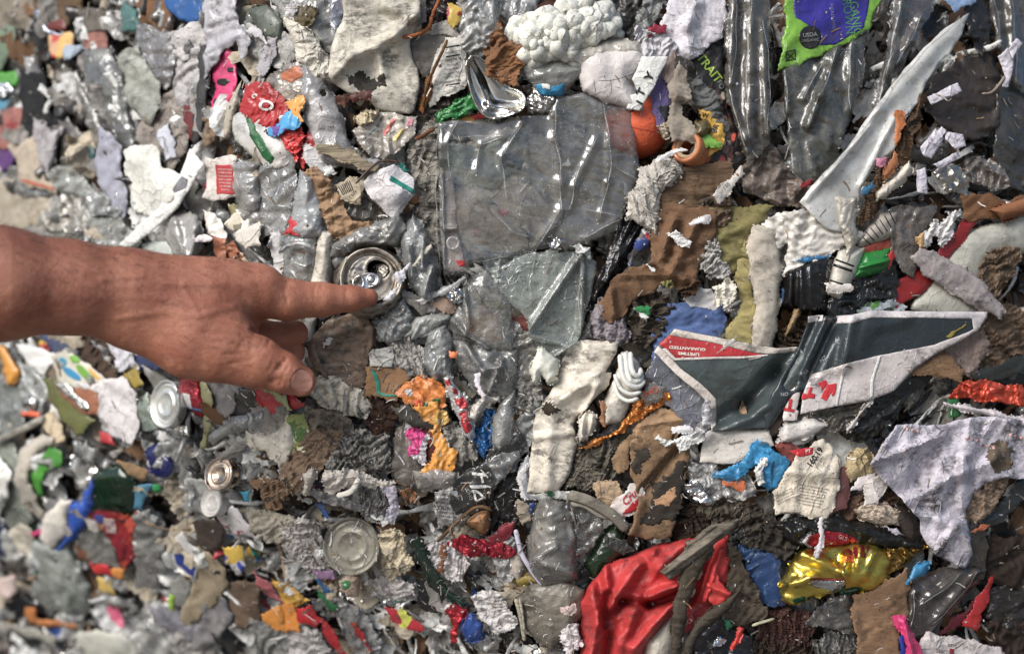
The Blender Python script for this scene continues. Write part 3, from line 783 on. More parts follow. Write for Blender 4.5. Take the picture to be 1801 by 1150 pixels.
A("plastic_bottle", "clear ribbed bottle end with a red tip", "bottle", FI((190, 196, 200), .7, .3, .12), "172,1160 228,900 292,920 342,1080 330,1180 240,1190", 21, cr=5, bulge=12)
A("plastic_shard", "red triangular plastic shard under the clear ribbed bottle", "plastic shard", PL((186, 24, 40), .2), "178,1112 252,1145 282,1180 150,1178 176,1140", 25, cr=2)
A("plastic_film", "big loose grey film below the green banded bag", "plastic film", FI((172, 174, 176), .5, .55, .12), "-60,900 60,830 182,762 192,860 200,1000 150,1150 20,1180 -60,1100", 17, cr=7, lam=60)
A("dirty_foam_slab", "dirty grey foam slab standing beside the clear clamshell", "foam slab", PA((142, 138, 130), 1.0, .8), "788,735 850,690 902,662 922,750 925,900 925,1160 905,1210 850,1082 800,902", 19, cr=5, lam=40, rag=6)
A("plastic_film", "smoky brown film under the envelope", "plastic film", FI((96, 84, 70), .7, .5), "450,1010 560,1000 700,1120 830,1000 840,1060 720,1180 560,1180", 14, cr=6)
A("paper_scrap", "small white paper square above the tan wad", "scrap", PA((214, 216, 226), .1), "340,860 385,845 404,870 352,890", 28)
tube("wire", "thin rusty wire looped under the cream board", "wire", PL((70, 40, 26), .4), "505,930 560,870 620,820 700,815 730,830", 28, .9)
tube("twig", "short brown twig beside the grey foam slab", "twig", WD((130, 84, 56)), "805,705 840,690 880,665 905,655", 26, 1.8, wob=.7)
A("paper_wad", "grey white crumpled paper near the top beside the grey film", "paper", PA((170, 170, 168), .6), "-60,130 40,160 110,170 200,190 200,290 110,330 20,290 -60,250", 10, cr=7, lam=35)
A("paper_scrap", "stained white ticket with faint print above the orange streaked film", "scrap", PA((160, 158, 166), .5), "10,330 60,210 100,200 90,290 40,370", 15, cr=3)
write(SHEETS[-1], "LINES", 52, 290, 4, -62, INK)
A("plastic_cup", "dark green grey crushed cup at the top edge", "cup", PL((88, 96, 88), .6), "-20,60 60,40 130,110 120,190 30,180", 11, bulge=9, cr=4)
A("paper_strip", "white bent paper strip in the top edge cluster", "paper strip", PA((192, 190, 196), .4), "-20,130 10,150 60,210 45,225 -10,180 -40,160", 18, cr=3)
# grey upper corner film / jaws
A("plastic_film", "dark glossy film packed above the tan twig", "plastic film", PL((50, 44, 42), .6, .25), "858,-60 970,-60 960,60 905,140 850,120", 8, cr=7, lam=30)
# ================================================================== clear clamshell in the middle (photo pixels of its own zoom: 700,150)
T(700, 150, 480 / 1577)
A("plastic_sheet", "dusty brown clear backing inside the clamshell", "plastic sheet", PA((190, 180, 170), .5), "400,330 640,240 760,280 900,300 960,460 950,760 780,940 520,1000 400,960 300,700", 6, cr=3, lam=110, edge=1)
A("plastic_sheet", "dark smoky layer beneath the fold of the clamshell", "plastic sheet", PL((104, 98, 94), .6, .35), "900,120 1180,150 1380,480 1340,640 1180,880 1000,960 950,700 930,400", 5, cr=4, lam=80)
A("wrapper_scrap", "grey green torn wrapper inside the clamshell", "scrap", PL((104, 118, 112), .5), "260,330 440,360 560,340 720,270 700,430 560,560 430,560 280,520", 9, cr=4, lam=50)
A("wrapper_scrap", "dark blue wrapper corner inside the clamshell", "scrap", PL((62, 72, 92), .5), "590,370 690,380 660,470 600,440", 12, cr=3)
A("plastic_chip", "small bright red chip inside the clamshell", "chip", PL((205, 60, 50), .1), "588,718 622,712 630,742 592,748", 17, cr=1)
A("paper_scrap", "small pink paper bit inside the clamshell", "scrap", PA((206, 150, 146), .3), "440,842 486,838 482,872 436,876", 14)
A("paper_scrap", "white paper chip at the bottom of the clamshell", "scrap", PA((226, 224, 226), .1), "448,922 520,930 524,962 486,960 450,940", 18, cr=1)
cs_ = A("clamshell", "large crushed clear plastic clamshell in the middle", "clamshell pack", FI((186, 188, 190), .14, .75, .06, (.95, .95, .94), .06, .2),
  "228,215 350,200 470,205 700,170 860,175 915,75 1080,40 1200,95 1330,110 1362,200 1395,470 1390,560 1290,780 1260,840 1090,910 1020,950 900,930 760,965 620,1000 430,1020 390,1100 262,1100 238,800", 26, step=2.6, cr=3, lam=130, wv=4, wl=90, edge=2, rag=.8, thick=.5, seed=404,
  folds=[(915, 80, 905, 300, 1.6, 17.8), (905, 300, 940, 560, 1.4, 15.3), (940, 560, 945, 720, 1.9, 17.8), (945, 720, 800, 945, 1.6, 15.3), (1150, 310, 1020, 580, 2.0, 12.8), (1020, 580, 985, 720, 1.6, 12.8), (1220, 300, 1215, 560, 1.2, 11.6), (1215, 560, 1170, 770, 1.4, 11.6), (1190, 110, 1220, 320, 1.2, 12.8), (285, 340, 345, 200, 1.2, 11.6), (285, 340, 310, 620, 0.9, 12.8),
         (450, 500, 480, 340, 1.2, 11.6), (480, 340, 600, 305, 1.4, 11.6), (600, 410, 720, 215, 1.4, 10.2), (590, 420, 640, 720, 0.9, 11.6), (560, 735, 660, 850, 1.2, 10.2), (660, 850, 760, 880, 1.2, 10.2), (300, 310, 620, 290, 1.1, 11.6), (1260, 470, 1380, 545, 1.4, 10.2), (1090, 720, 1290, 770, 0.9, 11.6), (1070, 880, 1290, 770, 1.2, 10.2), (430, 1015, 640, 990, 0.9, 11.6), (700, 620, 760, 560, 0.8, 7.6), (235, 220, 245, 1090, 0.6, 10.2)])
tape = A("plastic_strip", "clear moulded strip with a round boss along the clamshell edge", "plastic strip", FI((190, 180, 176), .45, .5, .1), "250,500 320,495 335,680 345,830 388,1030 380,1080 268,1075 262,820", 32, cr=1.5, rag=.6, folds=[(265, 830, 345, 828, 5, 8), (252, 505, 266, 1060, 4, 7)])
decal(tape, "pink_paper", PA((206, 176, 164), .3), "268,838 340,834 360,900 372,1000 270,1030", lift=-1)
decal(tape, "red_smear", PL((180, 40, 44), .3), "330,1010 384,1010 388,1046 350,1050", lift=.4)
lathe("round_boss", None, None, FI((210, 210, 212), .4, .2), 318, 912, 34, [(3.8, 0), (4.8, .9), (5.8, 0)], axis=(.05, 0, 1), n=36, parent=tape.o)
A("foil_piece", "small bright foil scrap at the base of the clamshell", "foil", FO((205, 212, 225), .15), "880,905 930,880 960,900 930,930 890,930", 33, cr=4, lam=14)
A("plastic_film", "torn clear film tip below the clamshell", "plastic film", FI((226, 226, 228), .7, .3), "1000,930 1060,925 1105,945 1102,1000 1085,965 1030,960", 33, cr=5, lam=20)

# ================================================================== top, right of centre
T(900, 0)
def foam_beads():
    c = pxs("260,170")[0]
    poly = pxs("-10,130 60,110 120,65 240,60 300,0 400,-10 402,40 480,25 525,80 522,180 350,255 352,320 200,312 140,335 60,312 30,235 -10,200")
    r = random.Random(5); bm = bmesh.new(); pts = []
    while len(pts) < 330:
        x = r.uniform(min(p[0] for p in poly), max(p[0] for p in poly)); y = r.uniform(min(p[1] for p in poly), max(p[1] for p in poly))
        if inside(np.array([x]), np.array([y]), poly)[0]: pts.append((x, y))
    P0 = PT(c[0], c[1], .03)
    for (x, y) in pts:
        ed = float(poly_dist(np.array([x]), np.array([y]), poly)[0])
        hgt = float(base_h(x, y)) + .014 + .022 * min(1, ed / 26) ** .6 + r.uniform(-.003, .003)
        w = PT(x, y, hgt) - P0
        m = Matrix.Translation(Vector(w)) @ Matrix.Diagonal((*[r.uniform(.7, 1.3) for _ in range(3)], 1))
        bmesh.ops.create_icosphere(bm, subdivisions=2, radius=r.choice([r.uniform(.0016, .003), r.uniform(.003, .0048), r.uniform(.005, .009)]), matrix=m)
    for v in bm.verts:
        k = 1 + .0
        v.co += Vector((.0016 * fbm(np.array([v.co.x * 420]), np.array([v.co.z * 420]), 3)[0], .0014 * fbm(np.array([v.co.x * 500]), np.array([v.co.z * 500 + v.co.y * 400]), 6)[0], .0016 * fbm(np.array([v.co.z * 420]), np.array([v.co.x * 420]), 4)[0]))
    me = bpy.data.meshes.new("foam_clump"); bm.to_mesh(me); bm.free()
    me.polygons.foreach_set("use_smooth", [True] * len(me.polygons))
    me.materials.append(PA((228, 220, 202), .25, .4))
    tag(link("foam_clump", me, None, Vector(P0)), "lumpy white clump of expanded foam beads at the top", "foam clump")
foam_beads()
A("plastic_bag", "cloudy white bag folded under the foam clump", "plastic bag", FI((206, 202, 192), .85, .15, .2), "345,250 480,205 625,210 655,280 482,302 380,335", 28, cr=3, lam=60, bulge=12)
eg = A("eggshell_sheet", "cracked white sheet curving under the cloudy bag", "sheet", PL((206, 200, 200), .25, .45), "365,320 430,262 640,258 645,330 602,420 642,520 580,528 460,492 380,452 362,392", 31, cr=2.5, lam=80, bulge=14, rag=2)
for p in ("415,400 425,470", "500,405 505,440 500,480", "520,440 560,450", "440,410 520,405 620,375"): 
    q = pxs(p); tube("crack_line", None, None, INK, p, [42, 42, 41, 40][:len(q)], .25, parent=eg.o)
ty = A("card_tag", "white card tag with black capital letters TY", "card", PA((226, 224, 222), .1), "660,285 792,288 722,440 645,562 580,552 600,482 640,470 608,402", 36, cr=1, lam=150, rag=.8, edge=1, ty=-.05)
write(ty, "T", 655, 468, 13, -62, INK, sx=1.15, bold=.035)
write(ty, "Y", 697, 388, 14, -62, INK, sx=1.15, bold=.035)
write(ty, "I", 648, 520, 12, -62, INK, sx=1.15, bold=.035)
ball = lathe("plastic_ball", "bright orange plastic ball half behind the clamshell", "ball", PL((236, 84, 20), .12, .3), 632, 640, -2, [(29 * math.sin(a * math.pi / 24) + .2, 29 * math.cos(a * math.pi / 24)) for a in range(25)], axis=(.2, 1, .25), sx=1.0, n=64, seed=4)
lathe("seam", None, None, PL((190, 62, 16), .3, .4), 632, 640, -2, [(28.9, 1.2), (29.4, .5), (29.4, -.5), (28.9, -1.2)], axis=(.2, 1, .25), n=64, parent=ball)
A("card_scrap", "purple card behind the TY tag", "card", PA((98, 88, 142), .25), "718,430 756,392 802,460 797,600 745,642 718,560", 26, cr=1.5)
A("black_scrap", "torn black scrap on the purple card", "scrap", BLK, "745,548 790,535 800,600 770,612", 30)
A("knit_cloth", "pinkish grey knitted cloth hanging beside the TY tag", "cloth", CL((150, 134, 126), .5), "762,372 812,278 832,372 826,425 800,440", 31, cr=3)
A("felt_cloth", "beige grey felt strip draped over the brown bottle neck", "cloth", CL((164, 154, 142), .4), "822,420 850,340 882,402 898,512 850,522 872,582 922,632 924,697 812,682 798,600 822,520 798,452", 33, cr=3, lam=45, folds=[(840, 480, 900, 500, 8, 20)])
A("food_scrap", "beige lump below the purple card", "food scrap", PA((178, 166, 150), .7, .8), "738,640 795,610 806,690 770,695", 29, cr=6, lam=16, bulge=6)
bn = lathe("bottle_neck", "orange brown open bottle neck beside the bird seed bag", "bottle", PL((176, 104, 56), .35, .3), 880, 742, 30, [(9.6, -24), (9.6, -2), (10.2, 0), (11.5, .8), (13, .5), (14, -1.5), (14.3, -8), (14.6, -28)], axis=(-.75, .2, 1), n=48)
lathe("inner_thread", None, None, PL((186, 160, 130), .2), 880, 742, 30, [(6.2, -5), (7.4, -3), (9.4, -2)], axis=(-.5, .12, 1), n=40, parent=bn)
A("paper_shred", "white curled shred under the brown bottle neck", "paper shred", PA((210, 206, 206), .2), "738,805 790,770 870,757 872,768 800,790 750,825", 36, cr=2)
sb = A("seed_bag", "printed bird seed bag with black corner and lime letters", "bag", PL((30, 28, 28), .35, .35), "905,290 1050,178 1062,190 1078,470 1085,560 1135,650 1178,780 1112,852 1010,805 960,775 945,700 990,600 960,430", 20, cr=4, lam=60)
decal(sb, "seed_print", SEEDS(), "960,425 1010,440 1080,470 1088,560 1135,650 1125,780 1105,850 1012,800 1000,770 1060,700 1065,620 1040,560 1000,470", lift=.4)
write(sb, "STRAIT", 990, 335, 15, 52, PL((140, 170, 40), .1), bold=.02)
write(sb, "FOT", 1062, 440, 9, 60, PL((120, 120, 124), .2))
ye = A("seed_label", "yellow label piece with black letters on the seed bag", "label", PL((206, 160, 36), .25), "950,570 1002,565 1030,600 1060,640 1050,742 1000,765 960,772 935,700 990,690 1000,640 970,610", 27, cr=2.5, lam=40)
write(ye, "W", 978, 585, 8, 15, INK, bold=.02)
write(ye, "BR", 1030, 650, 9, -70, INK, bold=.02)
A("wool_cloth", "fluffy grey wool scrap on the bird seed bag", "cloth", CL((110, 114, 114), .4), "888,432 960,408 1035,500 1072,600 1062,622 1010,602 930,520", 27, cr=5, lam=22, rag=6)
A("ribbon", "bright lime ribbon beside the brown bottle neck", "ribbon", PL((110, 170, 50), .2, .25), "948,690 985,678 1052,722 1040,745 1000,735 962,762", 31, cr=3)
A("bottle_stopper", "small dark amber cap on the yellow label", "cap", PL((90, 80, 50), .2, .2), "930,620 975,608 1002,640 990,670 950,690 930,660", 33, bulge=9, cr=2, smooth=True)
A("envelope", "creased pale envelope hanging at the top beside the dark film", "envelope", PA((196, 194, 206), .55), "778,120 855,-50 1012,-50 1072,80 1042,172 900,282 830,232", 24, cr=3.5, lam=60, folds=[(930, 20, 890, 130, 6, 20), (890, 130, 900, 270, 6, 24)])
A("wrapper_scrap", "maroon wrapper tip above the white crumpled tissue", "scrap", PL((130, 16, 44), .2), "685,150 720,125 782,132 775,172 720,165 695,192", 29)
A("tissue", "white crumpled tissue under the maroon tip", "tissue", PA((186, 186, 194), .4), "638,150 722,165 770,175 822,240 762,292 680,275 640,222", 27, cr=7, lam=28)
A("foam_strip", "rough white foam strip below the orange ball", "foam strip", PA((190, 186, 180), .55, .9), "648,880 752,828 832,850 842,882 752,980 735,1100 732,1160 660,1120 588,1085 608,980 640,930", 28, cr=5, lam=24, rag=8, bulge=8)
wd = A("bark_board", "dark brown wood board with black grain under the foam strip", "board", WD((122, 96, 72)), "738,995 850,880 982,858 1082,850 1065,950 955,1012 930,1100 900,1180 726,1180", 24, cr=3, lam=60, thick=3)
tg = A("paper_tag", "small white tag with faint digits on the wood board", "tag", PA((176, 172, 170), .5), "1028,980 1150,858 1172,890 1062,1012", 32, cr=3)
write(tg, "150", 1085, 942, 6.5, -42, INK)
cb_ = A("blue_cap_bottle", "clear bottle end with a blue label under the foam clump", "bottle", FI((196, 198, 196), .5, .3, .1), "58,332 132,308 250,312 382,342 332,402 272,442 252,492 160,482 108,422", 25, cr=4, bulge=14)
decal(cb_, "blue_label", PL((30, 140, 190), .15), "118,432 160,425 200,442 270,420 266,482 190,496 138,470", lift=.6)
decal(cb_, "white_patch", WHT, "150,425 190,430 195,452 160,450", lift=.9)
A("foil_ball", "crumpled clear foil ball under the blue labelled bottle", "foil", FO((176, 176, 176), .2, .3), "68,520 110,458 222,500 160,577 88,570", 24, cr=7, lam=18, bulge=8)
A("blue_scrap", "dark blue scrap beside the kraft paper", "scrap", PL((30, 84, 120), .3), "58,330 100,318 80,350 60,380", 20)
A("plastic_film", "dark dusty film hanging beside the seed bag", "plastic film", FI((120, 116, 110), .5, .9, .08, (.8, .79, .77), .15), "1080,180 1110,-60 1300,-60 1300,700 1190,782 1135,600 1086,470", 27, cr=3, lam=90, wv=5, folds=[(1130, -40, 1110, 420, 5, 14), (1220, -40, 1200, 700, 6, 18), (1270, 100, 1290, 680, 5, 12), (1110, 470, 1190, 760, 4, 10)])
A("plastic_film", "dark film packed behind the foam clump", "plastic film", PL((60, 58, 58), .5, .3), "500,-60 700,-60 700,120 640,200 530,200 520,60", 12, cr=6, lam=40)
A("plastic_bag", "grey twisted bag at the top beside the pale envelope", "plastic bag", PL((128, 132, 132), .6, .35), "640,90 700,-50 760,-50 740,80 700,130 650,160", 20, cr=6, lam=28)
A("plastic_film", "smoky clear film at the top beside the icy bottle", "plastic film", FI((150, 152, 156), .5, .4), "-60,-60 140,-60 100,90 -20,120 -60,60", 14, cr=6)
A("wood_scrap", "dark brown bark scrap above the foam clump", "wood scrap", WD((80, 52, 40)), "140,40 230,-20 320,-20 280,50 200,60", 20)
A("cloth_scrap", "dirty shredded cloth on the wood board", "cloth", CL((120, 100, 84), .9), "960,1010 1060,1000 1110,1030 1080,1110 1000,1170 930,1120", 24, cr=6, lam=20, rag=6)
A("paper_scrap", "torn white strip on the dirty shredded cloth", "scrap", PA((206, 204, 210), .2), "905,1128 985,1090 1002,1102 990,1130 920,1140", 33, cr=2)

# ================================================================== top right corner
T(1350, 0)
gb2 = A("produce_bag", "lime green and deep blue produce bag at the top", "plastic bag", PL((104, 160, 30), .35, .3), "72,357 78,200 108,100 90,-50 540,-50 502,150 340,237 275,265", 22, cr=4, lam=90, wv=3)
decal(gb2, "blue_panel", PL((46, 40, 140), .45, .3), "122,-50 525,-50 488,140 340,228 262,228 272,170 205,128 140,90")
write(gb2, "ORGANIC", 440, 55, 15, 82, PL((70, 130, 70), .2), sx=.9)
write(gb2, "GROWN", 405, 65, 15, 84, PL((60, 120, 90), .2), sx=.9)
write(gb2, "PACKED FRESH", 330, 90, 5, 84, PL((120, 120, 170), .2))
sc_ = [(215 + 56 * math.cos(a * math.pi / 12), 190 + 58 * math.sin(a * math.pi / 12)) for a in range(24)]
decal(gb2, "round_seal", PL((34, 34, 36), .5), [pxs("%f %f" % p)[0] for p in sc_], rag=0, lift=.7)
write(gb2, "USDA", 215, 178, 7, -5, PL((150, 150, 150), .3), lift=1.2); write(gb2, "ORGANIC", 215, 205, 5, -5, PL((150, 150, 150), .3), lift=1.2)
for p in ("90,262 140,250 142,256 92,268", "90,306 142,298 143,304 92,312", "90,262 96,262 98,310 92,312", "138,252 143,252 144,302 138,302", "96,266 142,300 138,304 92,272", "138,256 142,260 98,308 94,304"):
    decal(gb2, "printed_mark", PL((40, 60, 30), .3), p, rag=0)
A("plastic_bag", "dark smoky bag hanging below the green and blue bag", "plastic bag", FI((120, 122, 116), .42, .7, .07, (.78, .78, .77), .15), "78,352 340,235 505,150 485,400 432,562 382,702 340,900 200,940 120,850 82,500", 19, cr=5, lam=80, wv=5, folds=[(350, 240, 265, 480, 9, 16), (265, 480, 205, 640, 8, 14), (90, 360, 100, 560, 5, 10), (430, 200, 420, 560, 5, 14), (300, 270, 180, 500, 5, 12)])
A("plastic_sheet", "long translucent white plastic sheet sweeping down diagonally", "plastic sheet", FI((240, 238, 230), 1.15, .15, .2, (.95, .95, .95), .15, .3), "1022,65 980,180 930,262 860,330 800,422 760,522 700,602 640,762 560,822 472,950 432,1180 300,1160 160,1022 240,922 400,752 500,602 650,402 780,252 902,140", 30, cr=2, lam=110, wv=4, wl=80, edge=0, rag=1, thick=.15, folds=[(1000, 80, 560, 560, 4, 20), (560, 560, 300, 900, 5, 16), (640, 600, 470, 940, 4, 10), (520, 640, 200, 1010, 3, 8)])
lt = A("leaf_litter", "brown leaf litter clinging along the white plastic sheet", "leaf litter", CB((96, 74, 54), .8), "640,760 700,600 765,520 790,560 722,760 690,860 600,1000 520,1100 480,1060 560,860", 29, cr=7, lam=20, rag=8)
A("orange_peel", "orange peel strip in the leaf litter", "peel", PL((176, 100, 40), .3), "650,568 682,572 690,620 672,660 655,722 645,660", 36, cr=3)
A("orange_peel", "orange brown peel lower in the leaf litter", "peel", PL((160, 96, 50), .4), "636,780 662,832 600,905 588,880", 36, cr=3)
A("plastic_chip", "blue plastic chip at the end of the leaf litter", "chip", PL((44, 110, 150), .2), "490,945 530,920 540,950 500,980 482,970", 37)
A("plastic_chip", "small pink plastic chip in the leaf litter", "chip", PL((200, 120, 150), .2), "556,800 598,796 590,832 560,836", 37)
A("paper_roll", "white paper curl below the leaf litter", "paper", PA((196, 188, 178), .5), "560,960 640,890 705,828 716,862 690,910 600,990 560,1010", 33, cr=3, bulge=8)
for k, (p, lb) in enumerate((("808,492 962,418 985,462 832,532", "widest lilac white paper strip above the shredded cluster"), ("775,742 850,650 892,700 832,802 790,790", "folded white strip in the shredded paper cluster"), ("900,668 990,680 1004,740 950,758 898,702", "bent white strip at the upper end of the shredded cluster"),
      ("838,832 960,768 972,792 870,862", "thin lilac strip in the shredded paper cluster"), ("752,862 800,848 812,982 760,972", "upright white strip below the shredded cluster"), ("840,690 880,640 905,660 870,712", "short white strip in the shredded paper cluster"), ("1165,290 1215,240 1245,330 1220,440 1185,440 1200,380", "lilac white strip near the far edge"), ("1215,250 1260,195 1290,220 1240,300", "short lilac strip near the far edge"))):
    A("shredded_strip", lb, "paper strip", PA((198, 194, 208), .2), p, 30 + k % 3 * 2, cr=2.5, lam=30, group="shredded paper strips", rag=1, edge=1)
tube("wire", "bent beige wire hook near the far edge", "wire", PL((140, 128, 116), .3), "1200,385 1170,430 1130,470 1085,475", 30, 1.2)
A("foil_scrap", "folded silver foil below the shredded cluster", "foil", FO((170, 164, 156), .3), "838,870 900,850 955,852 1012,900 1002,987 960,975 900,950", 24, cr=5, lam=40)
A("plastic_bottle", "dark bottle neck opening near the top corner", "bottle", BLK, "770,120 790,70 850,40 905,60 900,130 860,170 800,180", 14, cr=2, bulge=-10)
A("carton", "brown carton edge on the far side below the dark films", "carton", CB((120, 84, 56), .4), "1008,990 1140,988 1205,1022 1330,975 1330,1060 1052,1112 1010,1082", 22, cr=3)
A("carton", "orange brown rolled carton at the far edge", "carton", CB((142, 92, 60), .25), "1140,1060 1330,990 1330,1080 1200,1110", 27, bulge=12, cr=1)
A("plastic_film", "black glossy film folded in the top corner", "plastic film", PL((36, 36, 38), .5, .22), "990,-60 1110,-60 1120,200 1080,260 1040,180 1010,100", 16, cr=6, lam=50)
A("plastic_film", "dark brown film sheet behind the shredded cluster", "plastic film", PL((58, 50, 46), .7, .35), "830,420 960,330 1100,260 1180,440 1150,640 1040,700 900,640 820,560", 12, cr=6, lam=60)
A("plastic_film", "smoky film hanging at the far upper edge", "plastic film", FI((120, 116, 112), .42, .6, .07, (.8, .8, .79), .15), "1100,-60 1330,-60 1330,480 1240,420 1170,240", 15, cr=4, lam=70, wv=5, folds=[(1130, -40, 1180, 240, 6, 14), (1230, -40, 1260, 420, 6, 14)])
A("plastic_film", "dark bottle film at the far edge below the lilac strips", "plastic film", FI((80, 78, 76), .6, .6, .07, (.6, .6, .6), .15), "1160,450 1240,400 1330,470 1330,960 1230,930 1150,800", 12, cr=6, lam=60)
A("plastic_film", "clear folded film beside the green and blue bag", "plastic film", FI((130, 128, 128), .4, .6, .07, (.85, .85, .85), .15), "640,20 700,-50 860,-50 800,120 690,300 600,450 560,560 540,480 610,250", 22, cr=4, lam=60, wv=4, folds=[(690, -40, 600, 380, 8, 14), (640, 250, 560, 540, 8, 12), (780, 80, 650, 330, 5, 12)])
A("paper_scrap", "pale blue glossy bit at the top corner", "scrap", PL((120, 150, 190), .2), "900,0 1050,-20 1030,20 950,55", 22, cr=3)
A("plastic_film", "crushed clear film under the brown bottle film", "plastic film", FI((150, 140, 132), .5, .6, .1), "1010,830 1080,810 1180,860 1200,930 1130,960 1030,900", 22, cr=7, lam=24)
A("plastic_film", "muddy brown film bunch below the dusty dark film", "plastic film", PL((104, 92, 84), .8, .4), "-130,800 0,700 130,900 250,930 160,1030 60,1020 -80,960", 18, cr=8, lam=34)
A("red_scrap", "small dark red shard under the white sheet end", "plastic shard", PL((130, 20, 30), .3), "165,945 225,905 222,935 190,955", 30)
# ================================================================== middle row, left: around and below the arm
T(0, 380)
A("plastic_cup", "clear faceted cup above the wrist", "cup", FI((206, 204, 200), .5, .2, .08), "838,90 868,5 992,18 1012,150 985,210 935,240 880,190", 17, cr=4, bulge=14, folds=[(870, 20, 935, 215, 8, 14), (985, 60, 960, 215, 8, 14)])
A("plastic_sheet", "pale greenish plastic panel above the wrist", "plastic panel", PL((178, 186, 182), .3), "725,150 835,140 900,240 720,260", 12, cr=3)
A("plastic_film", "smudged clear film above the forearm", "plastic film", FI((168, 172, 168), .6, .3, .1), "470,40 600,20 700,130 640,220 500,190", 12, cr=7, lam=24)
A("plastic_film", "dull grey green film above the elbow end of the arm", "plastic film", FI((140, 138, 128), .75, .6), "-40,-30 280,-40 470,60 480,170 200,130 -40,90", 5, cr=7, lam=34)
A("carton_strip", "white and rust striped carton strip near the wrist", "carton", PR([(196, 184, 168), (150, 90, 60), (210, 204, 196)], 40), "1035,-10 1090,10 1142,100 1132,240 1190,260 1100,270 1085,150", 19, cr=5, lam=30)
A("card_scrap", "white card corner over the wrist", "card", PA((206, 200, 192), .25), "1200,92 1300,45 1310,140 1242,165 1210,130", 23, cr=1)
A("card_scrap", "chequered carton corner beside the white card", "card", PR([(190, 180, 160), (120, 116, 96), (212, 206, 190)], 75), "1140,40 1200,-10 1260,20 1230,80 1180,70", 20, cr=2)
A("food_scrap", "rusty brown peel curled near the wrist", "peel", PR([(140, 80, 50), (176, 150, 120), (110, 70, 50)], 90), "1140,150 1180,130 1220,190 1255,240 1180,250", 21, cr=6, lam=14)
A("paper_shred", "short white strip across the faceted cup", "paper strip", PA((206, 200, 206), .2), "975,110 1040,95 1075,115 1020,130 985,128", 34, cr=1)
mw = A("carton", "pale carton with blue and green printed ovals below the arm", "carton", PL((190, 188, 176), .3, .4), "262,722 340,695 452,770 515,832 440,850 382,862 330,852", 16, cr=2)
for p, c in (("285,735 310,715 335,728 332,758 305,768 287,755", (20, 140, 180)), ("350,712 375,703 402,722 398,742 370,742", (110, 170, 50)), ("315,770 350,768 400,805 408,830 380,828 340,805", (20, 130, 180)), ("385,755 415,758 465,810 475,830 440,828 400,795", (100, 160, 40)), ("445,765 480,790 505,820 488,824 460,795", (220, 160, 40))):
    decal(mw, "printed_oval", PL(c, .15), p, rag=0, smooth=True)
A("card_scrap", "grey brown card under the oval printed carton", "card", CB((124, 108, 94)), "225,792 272,728 352,850 300,858", 12)
A("carton", "olive green carton panel below the arm", "carton", PL((92, 96, 48), .4), "226,840 300,862 462,1030 382,1082 315,1022", 13, cr=2)
A("carton", "rust brown flap over the olive green carton", "card", CB((160, 104, 76), .3), "290,868 400,880 512,880 502,982 432,992 370,950", 17, cr=3)
A("foil_strip", "bright silver crease between the olive and rust cartons", "foil", FO((225, 222, 215), .25), "285,850 360,870 440,960 420,975 350,920", 20, cr=3)
A("paper_bag", "white crumpled paper bag below the rust brown flap", "paper", PA((196, 194, 198), .35), "408,862 500,868 605,838 662,902 672,1042 642,1135 560,1092 500,990 510,900 450,890", 19, cr=5, lam=40)
def ring_lid(x, y, d, lb, r, axis, sy, roll, mat, grp, seed):
    o = lathe("can_end", lb, "can lid", mat, x, y, d, [(.3, -1.2), (r * .42, -1.0), (r * .46, -.3), (r * .52, -.3), (r * .56, -1.2), (r * .76, -1.6), (r * .8, -.8), (r * .84, -1.8), (r * .9, -2), (r * .94, 1), (r, 1), (r, -2), (r * .97, -9)], axis=axis, sy=sy, roll=roll, n=64, dent=.5, group=grp, seed=seed)
    return o
ring_lid(835, 950, 24, "bright white oval can lid with concentric rings below the wrist", 24, (-.85, .12, 1), .95, 0, FO((226, 226, 222), .28, .2, .7, .05), "can ends and lids", 3)
A("glass_shard", "pale green clear plastic beside the bright can lid", "plastic piece", FI((150, 168, 156), .6, .2, .08), "672,945 742,912 795,1065 700,1068", 15, cr=3)
A("crushed_can", "crushed red and white drink can beside the bright can lid", "can", FO((160, 34, 50), .3, .2, .7), "925,815 1002,815 1032,992 972,985 918,912", 18, cr=4, bulge=9)
decal(SHEETS[-1], "white_band", PL((215, 210, 214), .2, .25), "920,890 955,900 975,975 940,965"); decal(SHEETS[-1], "blue_line", PL((40, 120, 190), .1), "945,962 1025,982 1028,992 950,976")
A("plastic_strip", "olive yellow plastic strip beside the crushed red can", "strip", PL((140, 138, 96), .3), "1008,825 1040,870 1075,950 1042,1135 1018,1140 1035,1000", 20, cr=2)
A("plastic_scrap", "mustard yellow plastic bit above the bright can lid", "scrap", PL((150, 130, 40), .3), "640,790 692,765 714,850 640,865", 13)
A("plastic_scrap", "navy blue torn film under the forearm", "scrap", PL((44, 54, 92), .4), "688,690 802,715 812,762 700,775", 11)
A("plastic_sheet", "slate blue plastic panel touching the forearm", "plastic panel", PL((64, 76, 112), .3), "218,590 392,592 384,692 270,692", 13, cr=1.5)
A("food_scrap", "dark brown matted lump under the forearm", "matted lump", CB((80, 64, 54), .9), "368,615 500,600 585,762 562,832 470,762 380,682", 11, cr=8, lam=20)
A("paper_wad", "bluish white paper wad under the forearm", "paper", PA((186, 188, 200), .35), "548,640 645,628 685,762 600,772", 14, cr=6, lam=25)
A("foil_bag", "white glossy bag corner below the elbow end", "plastic bag", PL((220, 218, 214), .2, .2), "95,655 212,672 275,700 222,785 150,745", 15, cr=5)
A("plastic_bottle", "amber yellow bottle at the edge below the arm", "bottle", PL((206, 140, 30), .2, .2), "-30,650 30,672 95,780 62,845 28,835 20,760", 15, bulge=9, cr=2)
A("foil_ball", "small silver ball of foil below the white glossy bag", "foil", FO((220, 225, 225), .12), "112,930 140,905 178,920 186,955 160,978 125,968", 16, bulge=12, cr=2, smooth=True)
